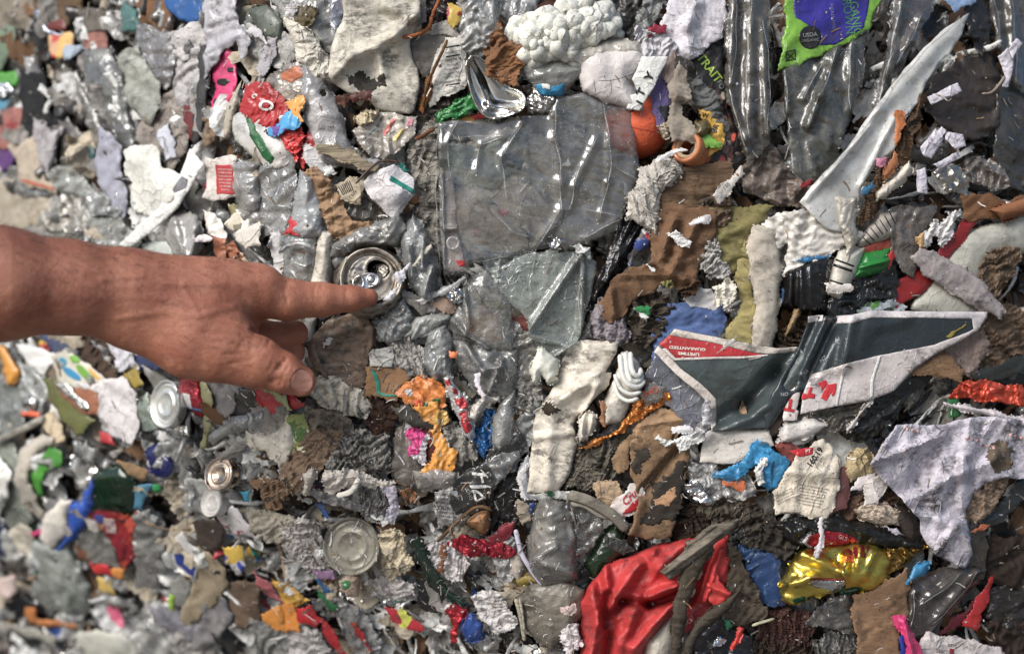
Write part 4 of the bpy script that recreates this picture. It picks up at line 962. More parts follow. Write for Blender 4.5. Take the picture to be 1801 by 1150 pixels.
A("bottle_stopper", "flat orange cap edge below the silver ball", "cap", PL((220, 88, 36), .15), "105,988 150,985 192,1000 182,1022 110,1012", 17, bulge=4, cr=1)
tube("stick", "long pale stick lying across the lower edge", "stick", WD((170, 164, 152)), "-30,1145 120,1075 225,1020", [16, 18, 20], 4.2, flat=.6)
A("wrapper_scrap", "small blurred red wrapper near the pale stick", "scrap", PL((176, 36, 44), .3), "508,1088 560,1100 575,1155 518,1142", 17, cr=3)
A("plastic_bag", "clear crinkled bag along the lower edge of the arm", "plastic bag", FI((190, 196, 196), .55, .2, .08), "100,760 180,780 230,900 200,1010 110,960", 11, cr=7, lam=22)
A("plastic_bag", "grey glassy bag at the edge below the amber bottle", "plastic bag", FI((140, 148, 146), .7, .4), "-40,840 60,850 120,960 90,1080 -40,1100", 8, cr=7, lam=28)
A("plastic_sheet", "dark moist film beside the olive yellow strip", "plastic film", PL((40, 36, 34), .5, .22), "1200,862 1300,870 1340,1000 1290,1060 1220,990", 11, cr=3)  # even dark glossy sheet
A("cloth_scrap", "grey striped cloth under the wrist", "cloth", CL((150, 148, 150), .4), "1045,850 1190,850 1210,950 1130,1010 1070,960", 13, cr=6, lam=30)
A("plastic_bottle", "long clear squeezed bottle below the wrist", "bottle", FI((180, 182, 180), .5, .3, .08), "1070,1100 1180,1020 1310,980 1320,1060 1200,1100 1100,1140", 17, cr=5, bulge=12)
A("paper_wad", "beige torn wad near the pale stick end", "paper", PA((186, 170, 142), .4), "225,1040 270,1000 310,1060 315,1130 270,1130", 15, cr=5)

# ================================================================== middle row, around the can
T(450, 380)
A("plastic_bottle", "clear bottle with an open rim above the index finger", "bottle", FI((190, 194, 192), .35, .3, .08), "108,110 200,85 302,88 312,185 292,330 150,330 128,190", 17, cr=3, bulge=14)
tube("clear_hoop", "clear curved rim of the bottle above the index finger", "rim", FI((215, 218, 220), .8, .1, .08), "120,185 170,148 240,140 292,165", [30, 33, 33, 30], 2.2)
A("paper_roll", "upright dirty white paper roll above the index finger", "paper roll", PA((206, 200, 188), .4), "318,88 388,105 376,380 265,380 295,220", 19, bulge=16, cr=1.5, lam=40)
A("plastic_scrap", "mustard plastic tucked between the roll and the can", "scrap", PL((176, 122, 34), .3), "374,290 448,268 450,372 376,372", 15, cr=2)
A("plastic_bottle", "dusty grey plastic neck piece above the can", "bottle", FI((160, 160, 158), .7, .8, .12), "398,142 520,68 702,15 742,80 692,152 520,162 470,192 402,202", 25, cr=5, bulge=12, lam=50)
A("foil_scrap", "shiny grey curved plastic between roll and can", "plastic piece", PL((120, 120, 120), .3, .15), "385,170 450,160 455,250 400,268 380,230", 20, cr=3, bulge=8)
A("red_scrap", "red triangle of film above the clear bottle", "scrap", PL((190, 26, 44), .15), "178,18 232,48 282,86 148,86 200,60", 20, cr=2)
A("printed_strip", "stained printed paper strip beside the clear bottle", "paper", PA((186, 186, 190), .6), "78,110 122,105 132,300 100,300 82,200", 19, cr=4)
A("food_scrap", "brown curled peel under the clear bottle", "peel", PR([(140, 84, 50), (200, 186, 160), (110, 70, 44)], 90), "130,240 200,255 232,310 180,330 120,300", 16, cr=5, lam=16)
A("blue_scrap", "tiny blue chip at the knuckle", "chip", PL((40, 140, 200), .1), "128,305 160,308 158,322 132,320", 22)
# the crushed paper pouch below the can
pb = A("paper_pouch", "large brown waxed paper pouch creased below the pointing finger", "pouch", PL((142, 118, 98), .85, .45), "248,650 300,590 368,522 520,478 602,560 604,650 572,702 560,872 480,872 330,812 285,750", 16, cr=3, lam=70, folds=[(285, 660, 370, 860, 6, 10), (300, 640, 520, 560, 4, 14), (590, 570, 570, 700, 5, 12)], rag=1.2, thick=.7)
A("paper_scrap", "small white scrap on the brown waxed pouch", "scrap", PA((222, 218, 226), .1), "336,640 360,625 384,628 378,648 345,666", 22, cr=1)
A("cardboard_piece", "thin brown card edge beside the waxed pouch", "card", CB((118, 92, 72)), "570,575 600,570 612,660 596,655", 19, cr=1)
A("plastic_pipe", "grey white plastic pipe end behind the fingers", "pipe", PL((176, 176, 174), .3, .3), "255,520 312,518 292,640 238,652", 10, bulge=12, cr=.5)
A("black_film", "black sheet standing in for shade in the gap behind the fingers", "plastic film", BLK, "300,520 372,515 300,620 270,640", 8, cr=2)  # black colour paints in the shade of the gap
A("plastic_bottle", "crumpled clear plastic beside the waxed pouch", "plastic piece", FI((196, 200, 200), .5, .4, .07), "618,560 740,428 792,520 764,602 682,642 636,622", 25, cr=7, lam=26, bulge=10)
A("plastic_piece", "small grey glassy piece under the can", "plastic piece", FI((150, 152, 156), .5, .3, .06), "585,530 620,508 650,520 640,580 600,580", 17, bulge=8)
A("plastic_bottle", "clear faceted plastic next to the crumpled piece", "plastic piece", FI((206, 210, 206), .6, .4, .08), "760,602 800,520 982,488 962,540 882,612 800,622", 24, cr=5, lam=36, bulge=8)
A("plastic_cup", "crushed clear cup halves beside the can", "cup", FI((196, 202, 206), .38, .45, .08), "738,150 765,90 800,28 862,110 902,202 932,250 892,402 832,412 778,300", 25, cr=5, lam=50, bulge=14, folds=[(770, 160, 790, 300, 8, 10), (850, 110, 840, 260, 8, 9), (890, 260, 850, 400, 8, 10)])
A("paper_strip", "cream torn strip crossing the clear cup", "paper strip", PA((210, 202, 186), .35), "798,236 880,148 890,165 835,218 812,248", 38, cr=2)
A("plastic_ribbon", "lilac white plastic ribbon beside the can rim", "ribbon", PL((206, 206, 222), .1), "704,298 772,258 745,325 705,395 668,420 656,412 720,345", 39, cr=3, lam=26)
A("plastic_strip", "grey frosted plastic strip right of the can", "strip", FI((176, 172, 166), .85, .5), "700,380 740,375 850,430 900,470 830,500 760,430", 24, cr=3)
A("plastic_strip", "pale grey strip running to the clear orange bottle", "strip", FI((190, 188, 192), .85, .4), "830,420 930,375 1035,310 1042,330 960,395 850,435", 29, cr=2)
A("foil_ball", "bright crinkled foil bit right of the clear cup", "foil", FO((220, 226, 240), .12), "960,405 1005,362 1042,370 1040,430 1000,440", 29, cr=7, lam=12, bulge=5)
A("card_scrap", "muddy pink card beside the foil bit", "card", CB((170, 146, 130), .5), "892,440 950,415 1000,440 985,490 930,470", 25)
A("label_card", "speckled white label card above the teal edged cardboard", "label", PA((214, 208, 202), .85), "568,700 590,672 690,660 700,720 690,762 580,762", 25, cr=1, rag=1)
A("paper_pulp", "grey pulped paper beside the white label card", "paper", PA((170, 168, 164), 1.0), "692,665 742,628 855,680 848,792 770,800 740,760 695,760", 23, cr=6, lam=20, rag=6)
cb2 = A("cardboard_piece", "tan cardboard piece edged with a teal tape", "cardboard", CB((160, 120, 84), .35), "572,768 640,756 742,768 765,822 722,862 708,912 560,895 575,830", 22, cr=2.5)
decal(cb2, "teal_tape", PL((16, 140, 120), .1), "578,768 592,772 612,800 628,850 628,888 650,898 716,904 714,914 640,910 612,900 608,850 598,815", rag=.5)
ow = A("orange_wrapper", "torn orange snack wrapper, upper piece with a green patch", "wrapper", PL((222, 128, 40), .45, .35), "740,890 800,840 905,830 945,912 930,955 840,965 770,950", 24, cr=4, lam=30, rag=4)
decal(ow, "green_patch", PL((26, 104, 60), .2), "850,940 930,922 934,950 855,972")
decal(ow, "white_flake", PA((210, 206, 210), .3), "745,870 790,880 800,910 760,905", rag=3); decal(ow, "red_patch", PL((190, 70, 40), .3), "800,930 840,925 850,965 810,960", rag=3)
ow2 = A("orange_wrapper", "long amber snack wrapper running down with a yellow stripe", "wrapper", PL((226, 146, 30), .3, .35), "815,990 880,962 922,968 932,1080 965,1165 1005,1180 970,1262 835,1262 890,1220 905,1150 880,1080 840,1030", 25, cr=4, lam=36, rag=3)
decal(ow2, "yellow_patch", PL((200, 160, 70), .5), "905,1000 960,985 985,1030 930,1060 900,1050", rag=4)
A("plastic_film", "dark dirty shards over the amber wrapper", "plastic film", PL((60, 56, 52), .95, .5), "698,970 760,960 885,1060 890,1085 800,1060 740,1040", 27, cr=4, rag=5)
pc = A("printed_straw_wrapper", "red and white printed foil stick standing beside the clear bottle", "wrapper", FO((196, 200, 204), .25, .3, .6), "952,830 985,815 1002,842 1062,930 1095,1080 1068,1108 1035,1050 995,945", 27, cr=3, lam=24, bulge=8)
for p in ("955,830 985,818 990,850 968,858", "985,865 1010,870 1020,905 995,895", "1005,925 1050,915 1075,970 1030,975", "1030,990 1075,985 1092,1080 1068,1105 1040,1050"): decal(pc, "red_print", PL((176, 24, 40), .2, .25), p, rag=3)
bo = A("plastic_bottle", "clear bottle panel with an orange patch showing through", "bottle", FI((190, 190, 186), .32, .5, .1), "985,530 1000,480 1050,358 1165,296 1300,445 1300,620 1285,680 1170,680 1060,640 1000,600", 24, cr=3, lam=80, bulge=10, folds=[(1000, 530, 1060, 600, 8, 9), (1060, 600, 1170, 670, 8, 9), (1050, 370, 1080, 560, 5, 9)])
write(bo, "MOB01 2020", 1045, 610, 3.5, 20, INK); write(bo, "7251", 1055, 632, 3.5, 20, INK)
A("plastic_disc", "orange brown plastic disc behind the clear bottle panel", "disc", PL((196, 130, 50), .4), "1068,500 1100,475 1152,470 1250,560 1256,620 1182,662 1090,602", 17, cr=1.5, bulge=6)
A("plastic_chip", "tiny bright orange chip beside the clear bottle", "chip", PL((240, 120, 60), .1), "980,682 1015,684 1018,712 988,714", 31)
A("plastic_bottle", "squashed clear bottle shoulder above the foil stick", "bottle", FI((196, 200, 202), .45, .5, .09), "868,610 955,558 992,640 982,800 902,832 850,742", 23, cr=5, lam=46, bulge=14)
A("plastic_bottle", "clear bottle base with a moulded star below the orange patch", "bottle", FI((190, 192, 192), .35, .5, .08), "1000,640 1120,660 1290,690 1300,900 1220,910 1150,900 1060,800 1010,720", 22, cr=5, lam=60, bulge=14, folds=[(1060, 650, 1150, 790, 8, 9), (1240, 735, 1180, 890, 8, 9), (1165, 775, 1240, 760, 7, 8), (1240, 735, 1290, 850, 7, 8)])
A("plastic_ribbon", "bent white ribbon hanging in the clear bottle base", "ribbon", PL((206, 202, 214), .15), "1108,805 1130,798 1132,850 1165,898 1150,912 1118,860", 34, cr=2)
A("plastic_piece", "bent white plastic elbow below the clear bottle base", "plastic piece", PL((202, 196, 188), .35), "1088,970 1150,912 1222,922 1230,950 1162,952 1122,1032 1088,1012", 27, bulge=8, cr=2)
A("blue_foil", "shiny blue foil tucked under the white plastic elbow", "foil", FO((40, 100, 160), .25, .15, .6), "1112,1180 1120,1095 1160,985 1195,1005 1192,1150 1160,1215", 22, cr=6, lam=22)
A("clear_cup", "clear shiny cup side beside the blue foil", "cup", FI((190, 192, 192), .4, .3, .07), "1195,1060 1230,960 1300,900 1300,1130 1230,1180 1200,1140", 25, cr=4, bulge=12)
A("dark_paper", "dark wet brown paper lump under the teal edged cardboard", "paper", CB((74, 52, 44), .9), "518,905 700,878 712,1000 640,1115 600,1082 520,962", 18, cr=7, lam=26)
A("newspaper_wad", "crumpled pale newspaper beside the thumb", "paper", PA((190, 186, 174), .8), "262,880 310,838 402,828 522,890 562,962 540,1005 460,992 338,952", 20, cr=6, lam=30)
A("red_wrapper", "red plastic wrapper under the thumb", "wrapper", PL((186, 24, 44), .2, .3), "5,862 110,878 225,942 192,965 50,990", 17, cr=3)
A("green_strip", "pale green plastic strip over the red wrapper", "strip", PL((160, 176, 120), .3), "20,862 100,880 150,920 172,972 150,975 95,910", 22, cr=2)
A("black_plastic", "black sheet beside the red wrapper under the hand", "plastic film", BLK, "-90,880 0,880 52,990 20,1010 -90,1000", 14, cr=3)  # flat black sheet below the thumb
A("cloth_scrap", "greyish torn cloth below the red wrapper", "cloth", CL((160, 156, 152), .45), "0,990 150,978 172,1100 122,1155 0,1160", 18, cr=5, lam=30)
A("torn_cup", "torn white cup wall below the greyish cloth", "cup", PL((196, 190, 180), .35), "-30,1090 60,1120 165,1050 175,1150 150,1240 110,1255 60,1190 -20,1170", 21, cr=4, bulge=8)
A("green_scrap", "striped green and cream wrapper beside the torn cup", "scrap", PR([(80, 110, 50), (190, 190, 150), (130, 140, 70)], 70), "165,1030 240,1010 260,1110 240,1200 185,1190", 20, cr=5)
A("paper_bundle", "grey folded newspaper bundle below the thumb", "paper", PA((130, 120, 108), .85), "260,980 420,1000 470,1060 440,1160 330,1150 270,1080", 17, cr=6, lam=30)
A("silver_bits", "dirty silvery shreds beside the dark wet lump", "foil", FO((150, 148, 144), .35, .7, .5), "430,1135 560,1090 640,1130 650,1250 500,1260 440,1200", 19, cr=8, lam=18, rag=6)
A("pink_scrap", "white and pink printed scrap beside the amber wrapper", "scrap", PR([(206, 200, 204), (206, 60, 130), (190, 186, 190)], 60), "770,1060 830,1085 870,1110 850,1240 780,1210", 23, cr=5, lam=20)
A("maroon_wrapper", "dark maroon wrapper behind the pink printed scrap", "wrapper", PL((110, 40, 26), .4), "840,1080 905,1090 920,1200 870,1230 835,1190", 20, cr=4)
A("grey_paper", "grey dirty paper flap beside the amber wrapper", "paper", PA((140, 138, 132), .9), "935,1075 990,1055 1060,1110 1110,1210 1040,1240 985,1190", 22, cr=5, lam=24, rag=5)

# the drinks can
def soda_can():
    x, y = 585, 312
    ax = (.10, .16, 1)
    alu = FO((176, 168, 158), .42, .9, 1.0, .06); 
    can = lathe("drink_can", "squashed silver drink can with pull tab at the pointing fingertip", "can", alu, x, y, 33,
                [(24.2, -1.2), (25.6, .6), (26.8, .7), (27.3, -.6), (26.6, -2.2), (27.4, -5), (30, -10), (32, -16), (32.5, -24), (31, -40)], axis=ax, n=72, dent=1.2, dl=9, seed=12, sy=.97)
    pan = lathe("lid_panel", None, None, alu, x, y, 33, [(24.2, -1.2), (23.6, -4.6), (22.4, -5.6), (21.6, -4.4), (20.8, -3.6), (19.5, -3.4), (13, -3.5)], axis=ax, n=72, parent=can, sy=.97)
    cx, cy = pxs(f"{x} {y}")[0]; c = Vector(PT(cx, cy, float(base_h(cx, cy)) + .033))
    u, w, a = frame_axes((ax[0], -ax[2], ax[1]))
    def L(px_, py_, z):                                    # mm in the lid plane: right, up
        R = Vector((1, 0, 0)); R = (R - a * R.dot(a)).normalized(); U = a.cross(R) * -1
        if U.z < 0: U = -U
        return (R * px_ + U * py_ + a * z) * 1e-3
    # centre panel with the mouth cut out
    out = [(13.2 * math.cos(t), 13.2 * math.sin(t)) for t in np.linspace(0, 2 * math.pi, 48, endpoint=False)]
    def panel(name, outline, hole, zf, mat, thick, par, stp=1.1):
        r = random.Random(2)
        v, f = tri_poly(outline, stp, r, [hole] if hole else [])
        vs = [L(p[0], p[1], zf(p[0], p[1])) for p in v]
        f2 = []
        for q in f:
            n = (vs[q[1]] - vs[q[0]]).cross(vs[q[2]] - vs[q[0]]); f2.append(q if n.dot(a) > 0 else q[::-1])
        o = link(name, new_mesh(name, vs, f2, mat), par, c)
        md = o.modifiers.new("thickness", 'SOLIDIFY'); md.thickness = thick * 1e-3; md.offset = -1
        return o
    big = [(20.2 * math.cos(t), 20.2 * math.sin(t)) for t in np.linspace(0, 2 * math.pi, 64, endpoint=False)]
    mouth = [(5.5 + 9.5 * math.cos(t) - 1.5 * math.sin(t) , 8.0 + 8.0 * math.sin(t)) for t in np.linspace(0, 2 * math.pi, 32, endpoint=False)]
    bpy.data.objects.remove(pan)
    lathe("lid_wall", None, None, alu, x, y, 33, [(24.2, -1.2), (23.6, -4.6), (22.4, -5.6), (21.4, -4.6), (20.2, -3.4)], axis=ax, n=72, parent=can, sy=.97)
    panel("lid_panel", big, mouth, lambda p, q: -3.4 + .5 * math.exp(-((math.hypot(p - 5.5, q - 8) - 11) / 1.2) ** 2) - .3 * math.exp(-((math.hypot(p, q) - 17.5) / 1) ** 2), alu, .4, can)
    flap = [(5.5 + 8.6 * math.cos(t), 8 + 7.2 * math.sin(t)) for t in np.linspace(0, 2 * math.pi, 28, endpoint=False)]
    panel("mouth_flap", flap, None, lambda p, q: -6 - (14 - p) * .55 - .0 * q, FO((120, 116, 112), .3, .4), .3, can)
    tab = [(-4.5 + 12.2 * math.cos(t), -2.8 + 7.3 * math.sin(t) + .16 * (12 * math.cos(t))) for t in np.linspace(0, 2 * math.pi, 40, endpoint=False)]
    hole = [(-11.2 + 3.6 * math.cos(t), -4.2 + 4.6 * math.sin(t)) for t in np.linspace(0, 2 * math.pi, 22, endpoint=False)]
    def tz(p, q):
        e = min(math.hypot((p + 4.5) / 12.2, (q + 2.8 - .16 * (p + 4.5)) / 7.3), 1)
        h2 = math.hypot((p + 11.2) / 3.6, (q + 4.2) / 4.6)
        return -1.0 + 1.0 * math.exp(-((e - .86) / .13) ** 2) + .8 * math.exp(-((h2 - 1.25) / .22) ** 2) + .05 * (p + 4)
    tb = panel("pull_tab", tab, hole, tz, FO((206, 204, 200), .22, .3, 1.0, .03), .7, can, .8)
    riv = [(0 + 3.1 * math.cos(t), -1.2 + 3.1 * math.sin(t)) for t in np.linspace(0, 2 * math.pi, 24, endpoint=False)]
    panel("rivet", riv, None, lambda p, q: .9 - .10 * (p * p + (q + 1.2) ** 2), FO((206, 204, 202), .2, .2, 1.0, .03), .4, can, .7)
    ringp = [(1 + 5.4 * math.cos(t), -1.6 + 5.0 * math.sin(t)) for t in np.linspace(0, 2 * math.pi, 30, endpoint=False)]
    ringh = [(1 + 4.2 * math.cos(t), -1.6 + 3.9 * math.sin(t)) for t in np.linspace(0, 2 * math.pi, 26, endpoint=False)]
    panel("tab_ring", ringp, ringh, lambda p, q: .35, FO((206, 204, 202), .2, .2, 1.0, .03), .5, tb if False else can, .7)
soda_can()
A("plastic_film", "grey crumpled film wrapped around the back of the can", "plastic film", FI((170, 168, 166), .6, .6, .12), "440,240 470,190 560,150 660,148 735,240 740,300 700,160 600,120 480,170", 22, cr=4, lam=30)
A("green_scrap", "tiny red and green printed film at the can rim", "scrap", PR([(190, 60, 90), (110, 170, 60), (200, 190, 190)], 150), "448,232 470,205 485,225 462,262", 27)
A("can_skirt", "crushed silver can wall below the fingertip", "can", FO((186, 184, 182), .2, .4), "545,470 600,480 715,425 720,440 650,500 590,515", 19, cr=4, lam=16, bulge=6)

# ================================================================== middle row, right of centre
T(900, 380)
A("plastic_bag", "glossy black bin bag pleated beside the clamshell", "plastic bag", PL((26, 26, 28), .35, .16), "548,-20 672,-20 648,100 585,240 482,402 402,482 345,590 368,500 438,320 520,120", 15, cr=4, lam=26, wv=5, folds=[(600, 30, 420, 420, 9, 12), (640, 60, 480, 330, 8, 10), (560, 20, 400, 400, 8, 9)])
A("cardboard_sheet", "dark tan leathery cardboard folded over the black bag", "cardboard", CB((124, 92, 66), .65), "742,-30 1012,-10 1000,90 962,172 922,332 872,362 760,342 620,432 540,502 478,500 448,440 540,292 702,232 708,110", 26, cr=4, lam=60, folds=[(702, 235, 870, 320, 7, 14), (820, 20, 760, 200, 8, 16), (920, 60, 800, 300, 8, 16), (560, 300, 760, 300, 4, 10), (500, 380, 520, 500, 6, 12)], rag=3)
A("printed_film", "blue and red printed film edge behind the tan cardboard", "scrap", PR([(44, 62, 120), (176, 40, 50), (196, 194, 198), (60, 56, 60)], 70), "638,112 690,48 702,92 690,152 622,202 600,242 608,180", 21, cr=4)
A("olive_cloth", "olive green cloth hanging beside the tan cardboard", "cloth", CL((140, 132, 82), .55), "1008,-10 1290,-30 1202,92 1172,232 1102,282 1048,202 1036,60", 21, cr=4, lam=60, wv=5)
A("paper_scrap", "torn white printed strip on the tan cardboard top", "scrap", PA((206, 206, 206), .3), "792,92 832,80 908,130 892,157 830,132", 35, cr=3, lam=20)
A("paper_scrap", "little white fleck on the tan cardboard fold", "scrap", PA((226, 226, 226), .1), "680,250 705,258 722,282 700,272", 34)
A("white_rag", "ripped dirty white paper beside the olive cloth", "paper", PA((180, 178, 176), .85), "985,130 1040,120 1050,210 1100,285 1060,310 1000,300 960,260", 25, cr=7, lam=18, rag=6)
A("twig_bundle", "frayed brown roots under the tan cardboard", "roots", CB((96, 72, 52), .6), "840,350 920,310 955,340 900,400 860,400", 29, cr=8, lam=12, rag=7)
A("lint_wad", "lilac grey lint wad beside the white tub", "lint", CL((150, 142, 150), .4), "408,520 440,438 482,470 486,520 562,510 575,612 500,645 420,602", 24, cr=6, lam=14, rag=6, bulge=6)
A("mud_clump", "dark gritty mud clump with torn paper bits", "mud clump", CB((84, 76, 66), 1.0), "575,500 620,430 760,420 800,470 745,600 680,640 590,610", 21, cr=8, lam=18, rag=8)
A("green_scrap", "small bright green leaf shaped scrap on the mud clump", "scrap", PL((30, 130, 66), .15), "628,462 660,454 702,468 698,492 680,502", 31)
A("paper_scrap", "white printed scrap under the green leaf shaped scrap", "scrap", PA((216, 216, 216), .3), "622,470 650,480 690,510 680,535 650,510", 30, cr=3)
A("moss_tuft", "small yellow green fuzzy tuft on the tan cardboard", "tuft", CL((140, 138, 80), .3), "760,330 800,318 812,340 780,352", 33, cr=5, lam=8, rag=4)
bc = A("blue_cloth", "blue cloth bag with a white top behind the red sign", "cloth", CL((86, 112, 168), .3), "745,640 750,500 800,468 920,458 1048,470 1056,602 1002,640 1050,700 830,720 745,760", 20, cr=4, lam=45, wv=3)
decal(bc, "white_top", CL((206, 206, 212), .3), "880,372 1000,368 1048,412 1042,472 905,462 868,425", rag=3, lift=.6)
A("tissue", "white torn tissue beside the blue cloth", "tissue", PA((206, 202, 192), .3), "1028,370 1080,328 1135,362 1125,422 1085,472 1075,440 1040,445", 28, cr=6, lam=20, rag=6)
A("olive_cloth", "yellowish cloth strip beside the knitted band", "cloth", CL((170, 158, 100), .4), "1178,178 1215,262 1212,402 1240,442 1205,640 1110,622 1098,562 1172,432 1130,342", 23, cr=3, lam=50, wv=6)
kb = A("knit_band", "dirty white knitted band hanging vertically", "cloth", CL((190, 182, 170), .65), "1218,60 1310,48 1345,100 1365,300 1340,560 1310,652 1208,640 1236,442 1215,332 1188,182", 28, cr=3, lam=50, bulge=10)
A("black_strap", "dark strap tucked under the yellowish cloth", "strap", PL((38, 36, 32), .5), "1040,610 1120,560 1180,470 1215,440 1190,520 1110,620 1090,640", 22, cr=2)  # strap of one dark colour
tub = A("plastic_tub", "white flattened plastic tub with dirty lower half", "plastic tub", PL((212, 204, 190), .75, .35), "232,800 290,650 352,628 545,628 532,692 472,790 505,790 492,852 402,942 310,1052 332,1150 300,1290 230,1400 78,1400 100,1150 120,1000 190,900", 25, cr=2, lam=120, bulge=3, rag=1.5, folds=[(225, 945, 450, 790, 7, 14), (440, 850, 370, 990, 8, 12), (330, 870, 440, 850, 5, 12), (130, 960, 230, 990, 4, 12), (240, 830, 330, 660, -5, 20), (120, 1120, 320, 1090, 4, 10), (200, 1000, 180, 1380, 4, 16)])
decal(tub, "mud_smear", CB((60, 52, 44), .9), "135,960 170,940 240,975 235,1000 160,995", rag=6, lift=.3)
for k, (dx, dd) in enumerate(((0, 34), (34, 31), (66, 27))):
    pass
hz = A("plastic_hose", "white flat hose folded into a tight loop beside the tub", "hose", PL((212, 206, 196), .35, .3), "470,1060 455,950 540,760 548,690 592,682 640,730 672,800 668,858 640,930 600,950 560,1045", 24, cr=1, bulge=12, rag=1)
for k, p in enumerate(("548,700 560,800 590,850 640,862 672,830", "575,690 585,790 605,830 640,835 665,805", "600,688 606,770 625,805 650,800 652,770", "515,840 540,905 590,935 640,920", "520,800 550,870 600,900 655,890")):
    tube("hose_ridge", None, None, PL((222, 218, 210), .2, .3), p, [31, 35, 37, 35, 31][:len(pxs(p))], 2.4 if k < 3 else 1.8, parent=hz.o)
A("white_roll", "small curled white plastic roll left of the tub", "plastic roll", PL((220, 214, 204), .2, .25), "98,790 130,690 152,678 222,728 224,822 172,842 150,800 130,842 108,830", 28, bulge=12, cr=2)
A("plastic_loop", "small white plastic loop at the foot of the hose", "plastic loop", PL((206, 200, 190), .3, .3), "338,1085 345,1030 372,1000 412,1010 422,1052 382,1112 345,1132", 30, bulge=12, cr=1, folds=[(385, 1010, 375, 1100, -8, 8)])
A("brown_tape", "strip of brown tape stuck on the white hose", "tape", PL((150, 104, 66), .3), "443,945 470,948 476,1048 455,1042", 37, cr=1)
of_ = A("orange_foil", "amber snack foil squeezed between hose and tan card", "foil", FO((214, 130, 40), .22, .15, .6), "380,1140 560,1062 622,950 702,902 772,920 800,945 722,972 642,1032 560,1082 420,1150", 24, cr=6, lam=22)
gf = A("film_scrap", "clear grey film with orange letters beside the hose", "scrap", FI((150, 146, 142), .8, .5), "655,905 718,845 775,870 742,925 690,955", 28, cr=2)
write(gf, "ONI", 702, 885, 11, 160, PL((200, 84, 44), .1), bold=.02)
A("tan_card", "tan card panel below the amber snack foil", "cardboard", CB((176, 140, 104), .45), "590,1155 650,1060 742,978 852,1020 895,1062 822,1092 790,1160 700,1200", 22, cr=2.5, lam=60, folds=[(650, 1060, 860, 1030, 3, 10)])
A("paper_shred", "folded lilac paper shred by the sign corner", "paper shred", PA((206, 206, 220), .2), "820,1068 900,1064 905,1092 830,1096", 32, cr=3)
A("paper_shred", "long wrinkled white shred below the sign corner", "paper shred", PA((214, 212, 218), .2), "742,1130 765,1110 800,1140 870,1110 960,1105 965,1130 900,1150 850,1195 830,1150 790,1160", 32, cr=3, lam=16)
A("plastic_film", "twisted clear film strip at the sign corner", "plastic film", FI((196, 196, 204), .75, .3, .1), "900,1110 960,1040 975,945 1000,950 1000,1060 940,1110 920,1125", 37, cr=4, lam=20)
A("plastic_sheet", "smoky bluish plastic flap under the white sign border", "plastic sheet", FI((130, 134, 148), .8, .3, .12), "705,820 745,730 830,770 1030,930 1000,945 970,1040 895,1075", 23, cr=2)
sg = A("sign_board", "dark slate sign board with red band and white border", "sign board", PL((66, 78, 80), .55, .3), "718,690 745,640 822,570 1100,625 1340,668 1445,662 1500,700 1440,860 1390,960 1300,1075 1010,1088 1035,1050 1035,930 960,860 850,770", 30, cr=1, lam=160, wv=2.5, wl=120, rag=.6, edge=1, thick=1.2, folds=[(1020, 1050, 1180, 960, -9, 26), (1180, 960, 1330, 800, -12, 26), (1330, 800, 1420, 690, -9, 24), (1060, 1080, 1300, 960, 6, 18), (900, 800, 1240, 760, 2, 60)])
decal(sg, "white_border", PL((206, 196, 190), .35, .4), "718,690 740,655 760,672 855,770 965,855 1036,928 1034,1050 1010,1086 1002,1020 1000,950 930,880 830,800 735,700", rag=.4, lift=.5)
decal(sg, "white_border", PL((200, 190, 180), .8, .4), "822,570 1100,625 1340,668 1445,662 1430,690 1296,698 1220,690 1120,665 1020,640 850,612 800,600", rag=.4, lift=.5)
decal(sg, "red_band", PL((178, 24, 34), .35, .35), "745,645 800,602 850,614 1020,642 1120,667 1220,692 1294,702 1180,712 1000,716 830,722", rag=.4, lift=.5)
decal(sg, "white_line", PL((206, 198, 194), .35), "760,672 780,668 830,718 1000,712 1180,708 1294,700 1300,706 1180,720 1000,724 822,730", rag=.3, lift=.62)
write(sg, "LIFETIME", 895, 696, 4.8, 184, PL((214, 206, 200), .2), bold=.025, lift=1.1, sx=1.45)
write(sg, "GUARANTEED", 888, 668, 4.8, 184, PL((214, 206, 200), .2), bold=.025, lift=1.1, sx=1.45)
A("clear_strip", "clear plastic strip lying across the red sign band", "plastic strip", FI((206, 202, 198), .55, .2, .08), "885,780 1090,640 1112,620 1112,650 1000,740 905,790", 33, cr=1.5)
A("shade_film", "white glossy sheet under the foot of the sign", "plastic sheet", PL((206, 200, 194), .4, .25), "950,1245 975,1100 1010,1080 1300,1075 1330,1160 1150,1245 1080,1255", 25, cr=1.5, lam=90, rag=1)  # plain white glossy plastic
A("plastic_bag", "clear crumpled bag between the clamshell and tub", "plastic bag", FI((160, 158, 152), .45, .7, .1), "-20,540 70,600 130,640 100,800 20,860 -90,800 -80,600", 18, cr=5, lam=40)
A("plastic_tray", "clear rigid tray corner below the clamshell", "plastic tray", FI((172, 182, 178), .42, .55, .09), "-90,270 60,195 330,178 362,190 432,230 412,350 345,610 330,640 200,725 180,730 75,600 100,560 40,480 -60,420", 23, cr=2, lam=90, folds=[(350, 190, 85, 580, 9, 10), (330, 640, 190, 725, 7, 9), (75, 600, 300, 660, 7, 9), (360, 200, 350, 600, 6, 9)], rag=1)
A("teal_scrap", "pale green torn plastic under the clear rigid tray", "plastic piece", PL((140, 152, 144), .4), "220,330 290,360 300,460 230,470 120,600 100,520", 16, cr=3)
A("red_scrap", "dull red scrap seen through the clear rigid tray", "scrap", PL((130, 62, 54), .4), "10,510 100,490 110,560 60,600 20,580", 14, cr=3)
A("plastic_film", "pale crumpled film along the clamshell foot", "plastic film", FI((176, 184, 184), .7, .5, .1), "-120,200 40,190 230,180 140,240 0,330 -100,330", 21, cr=5, lam=34)
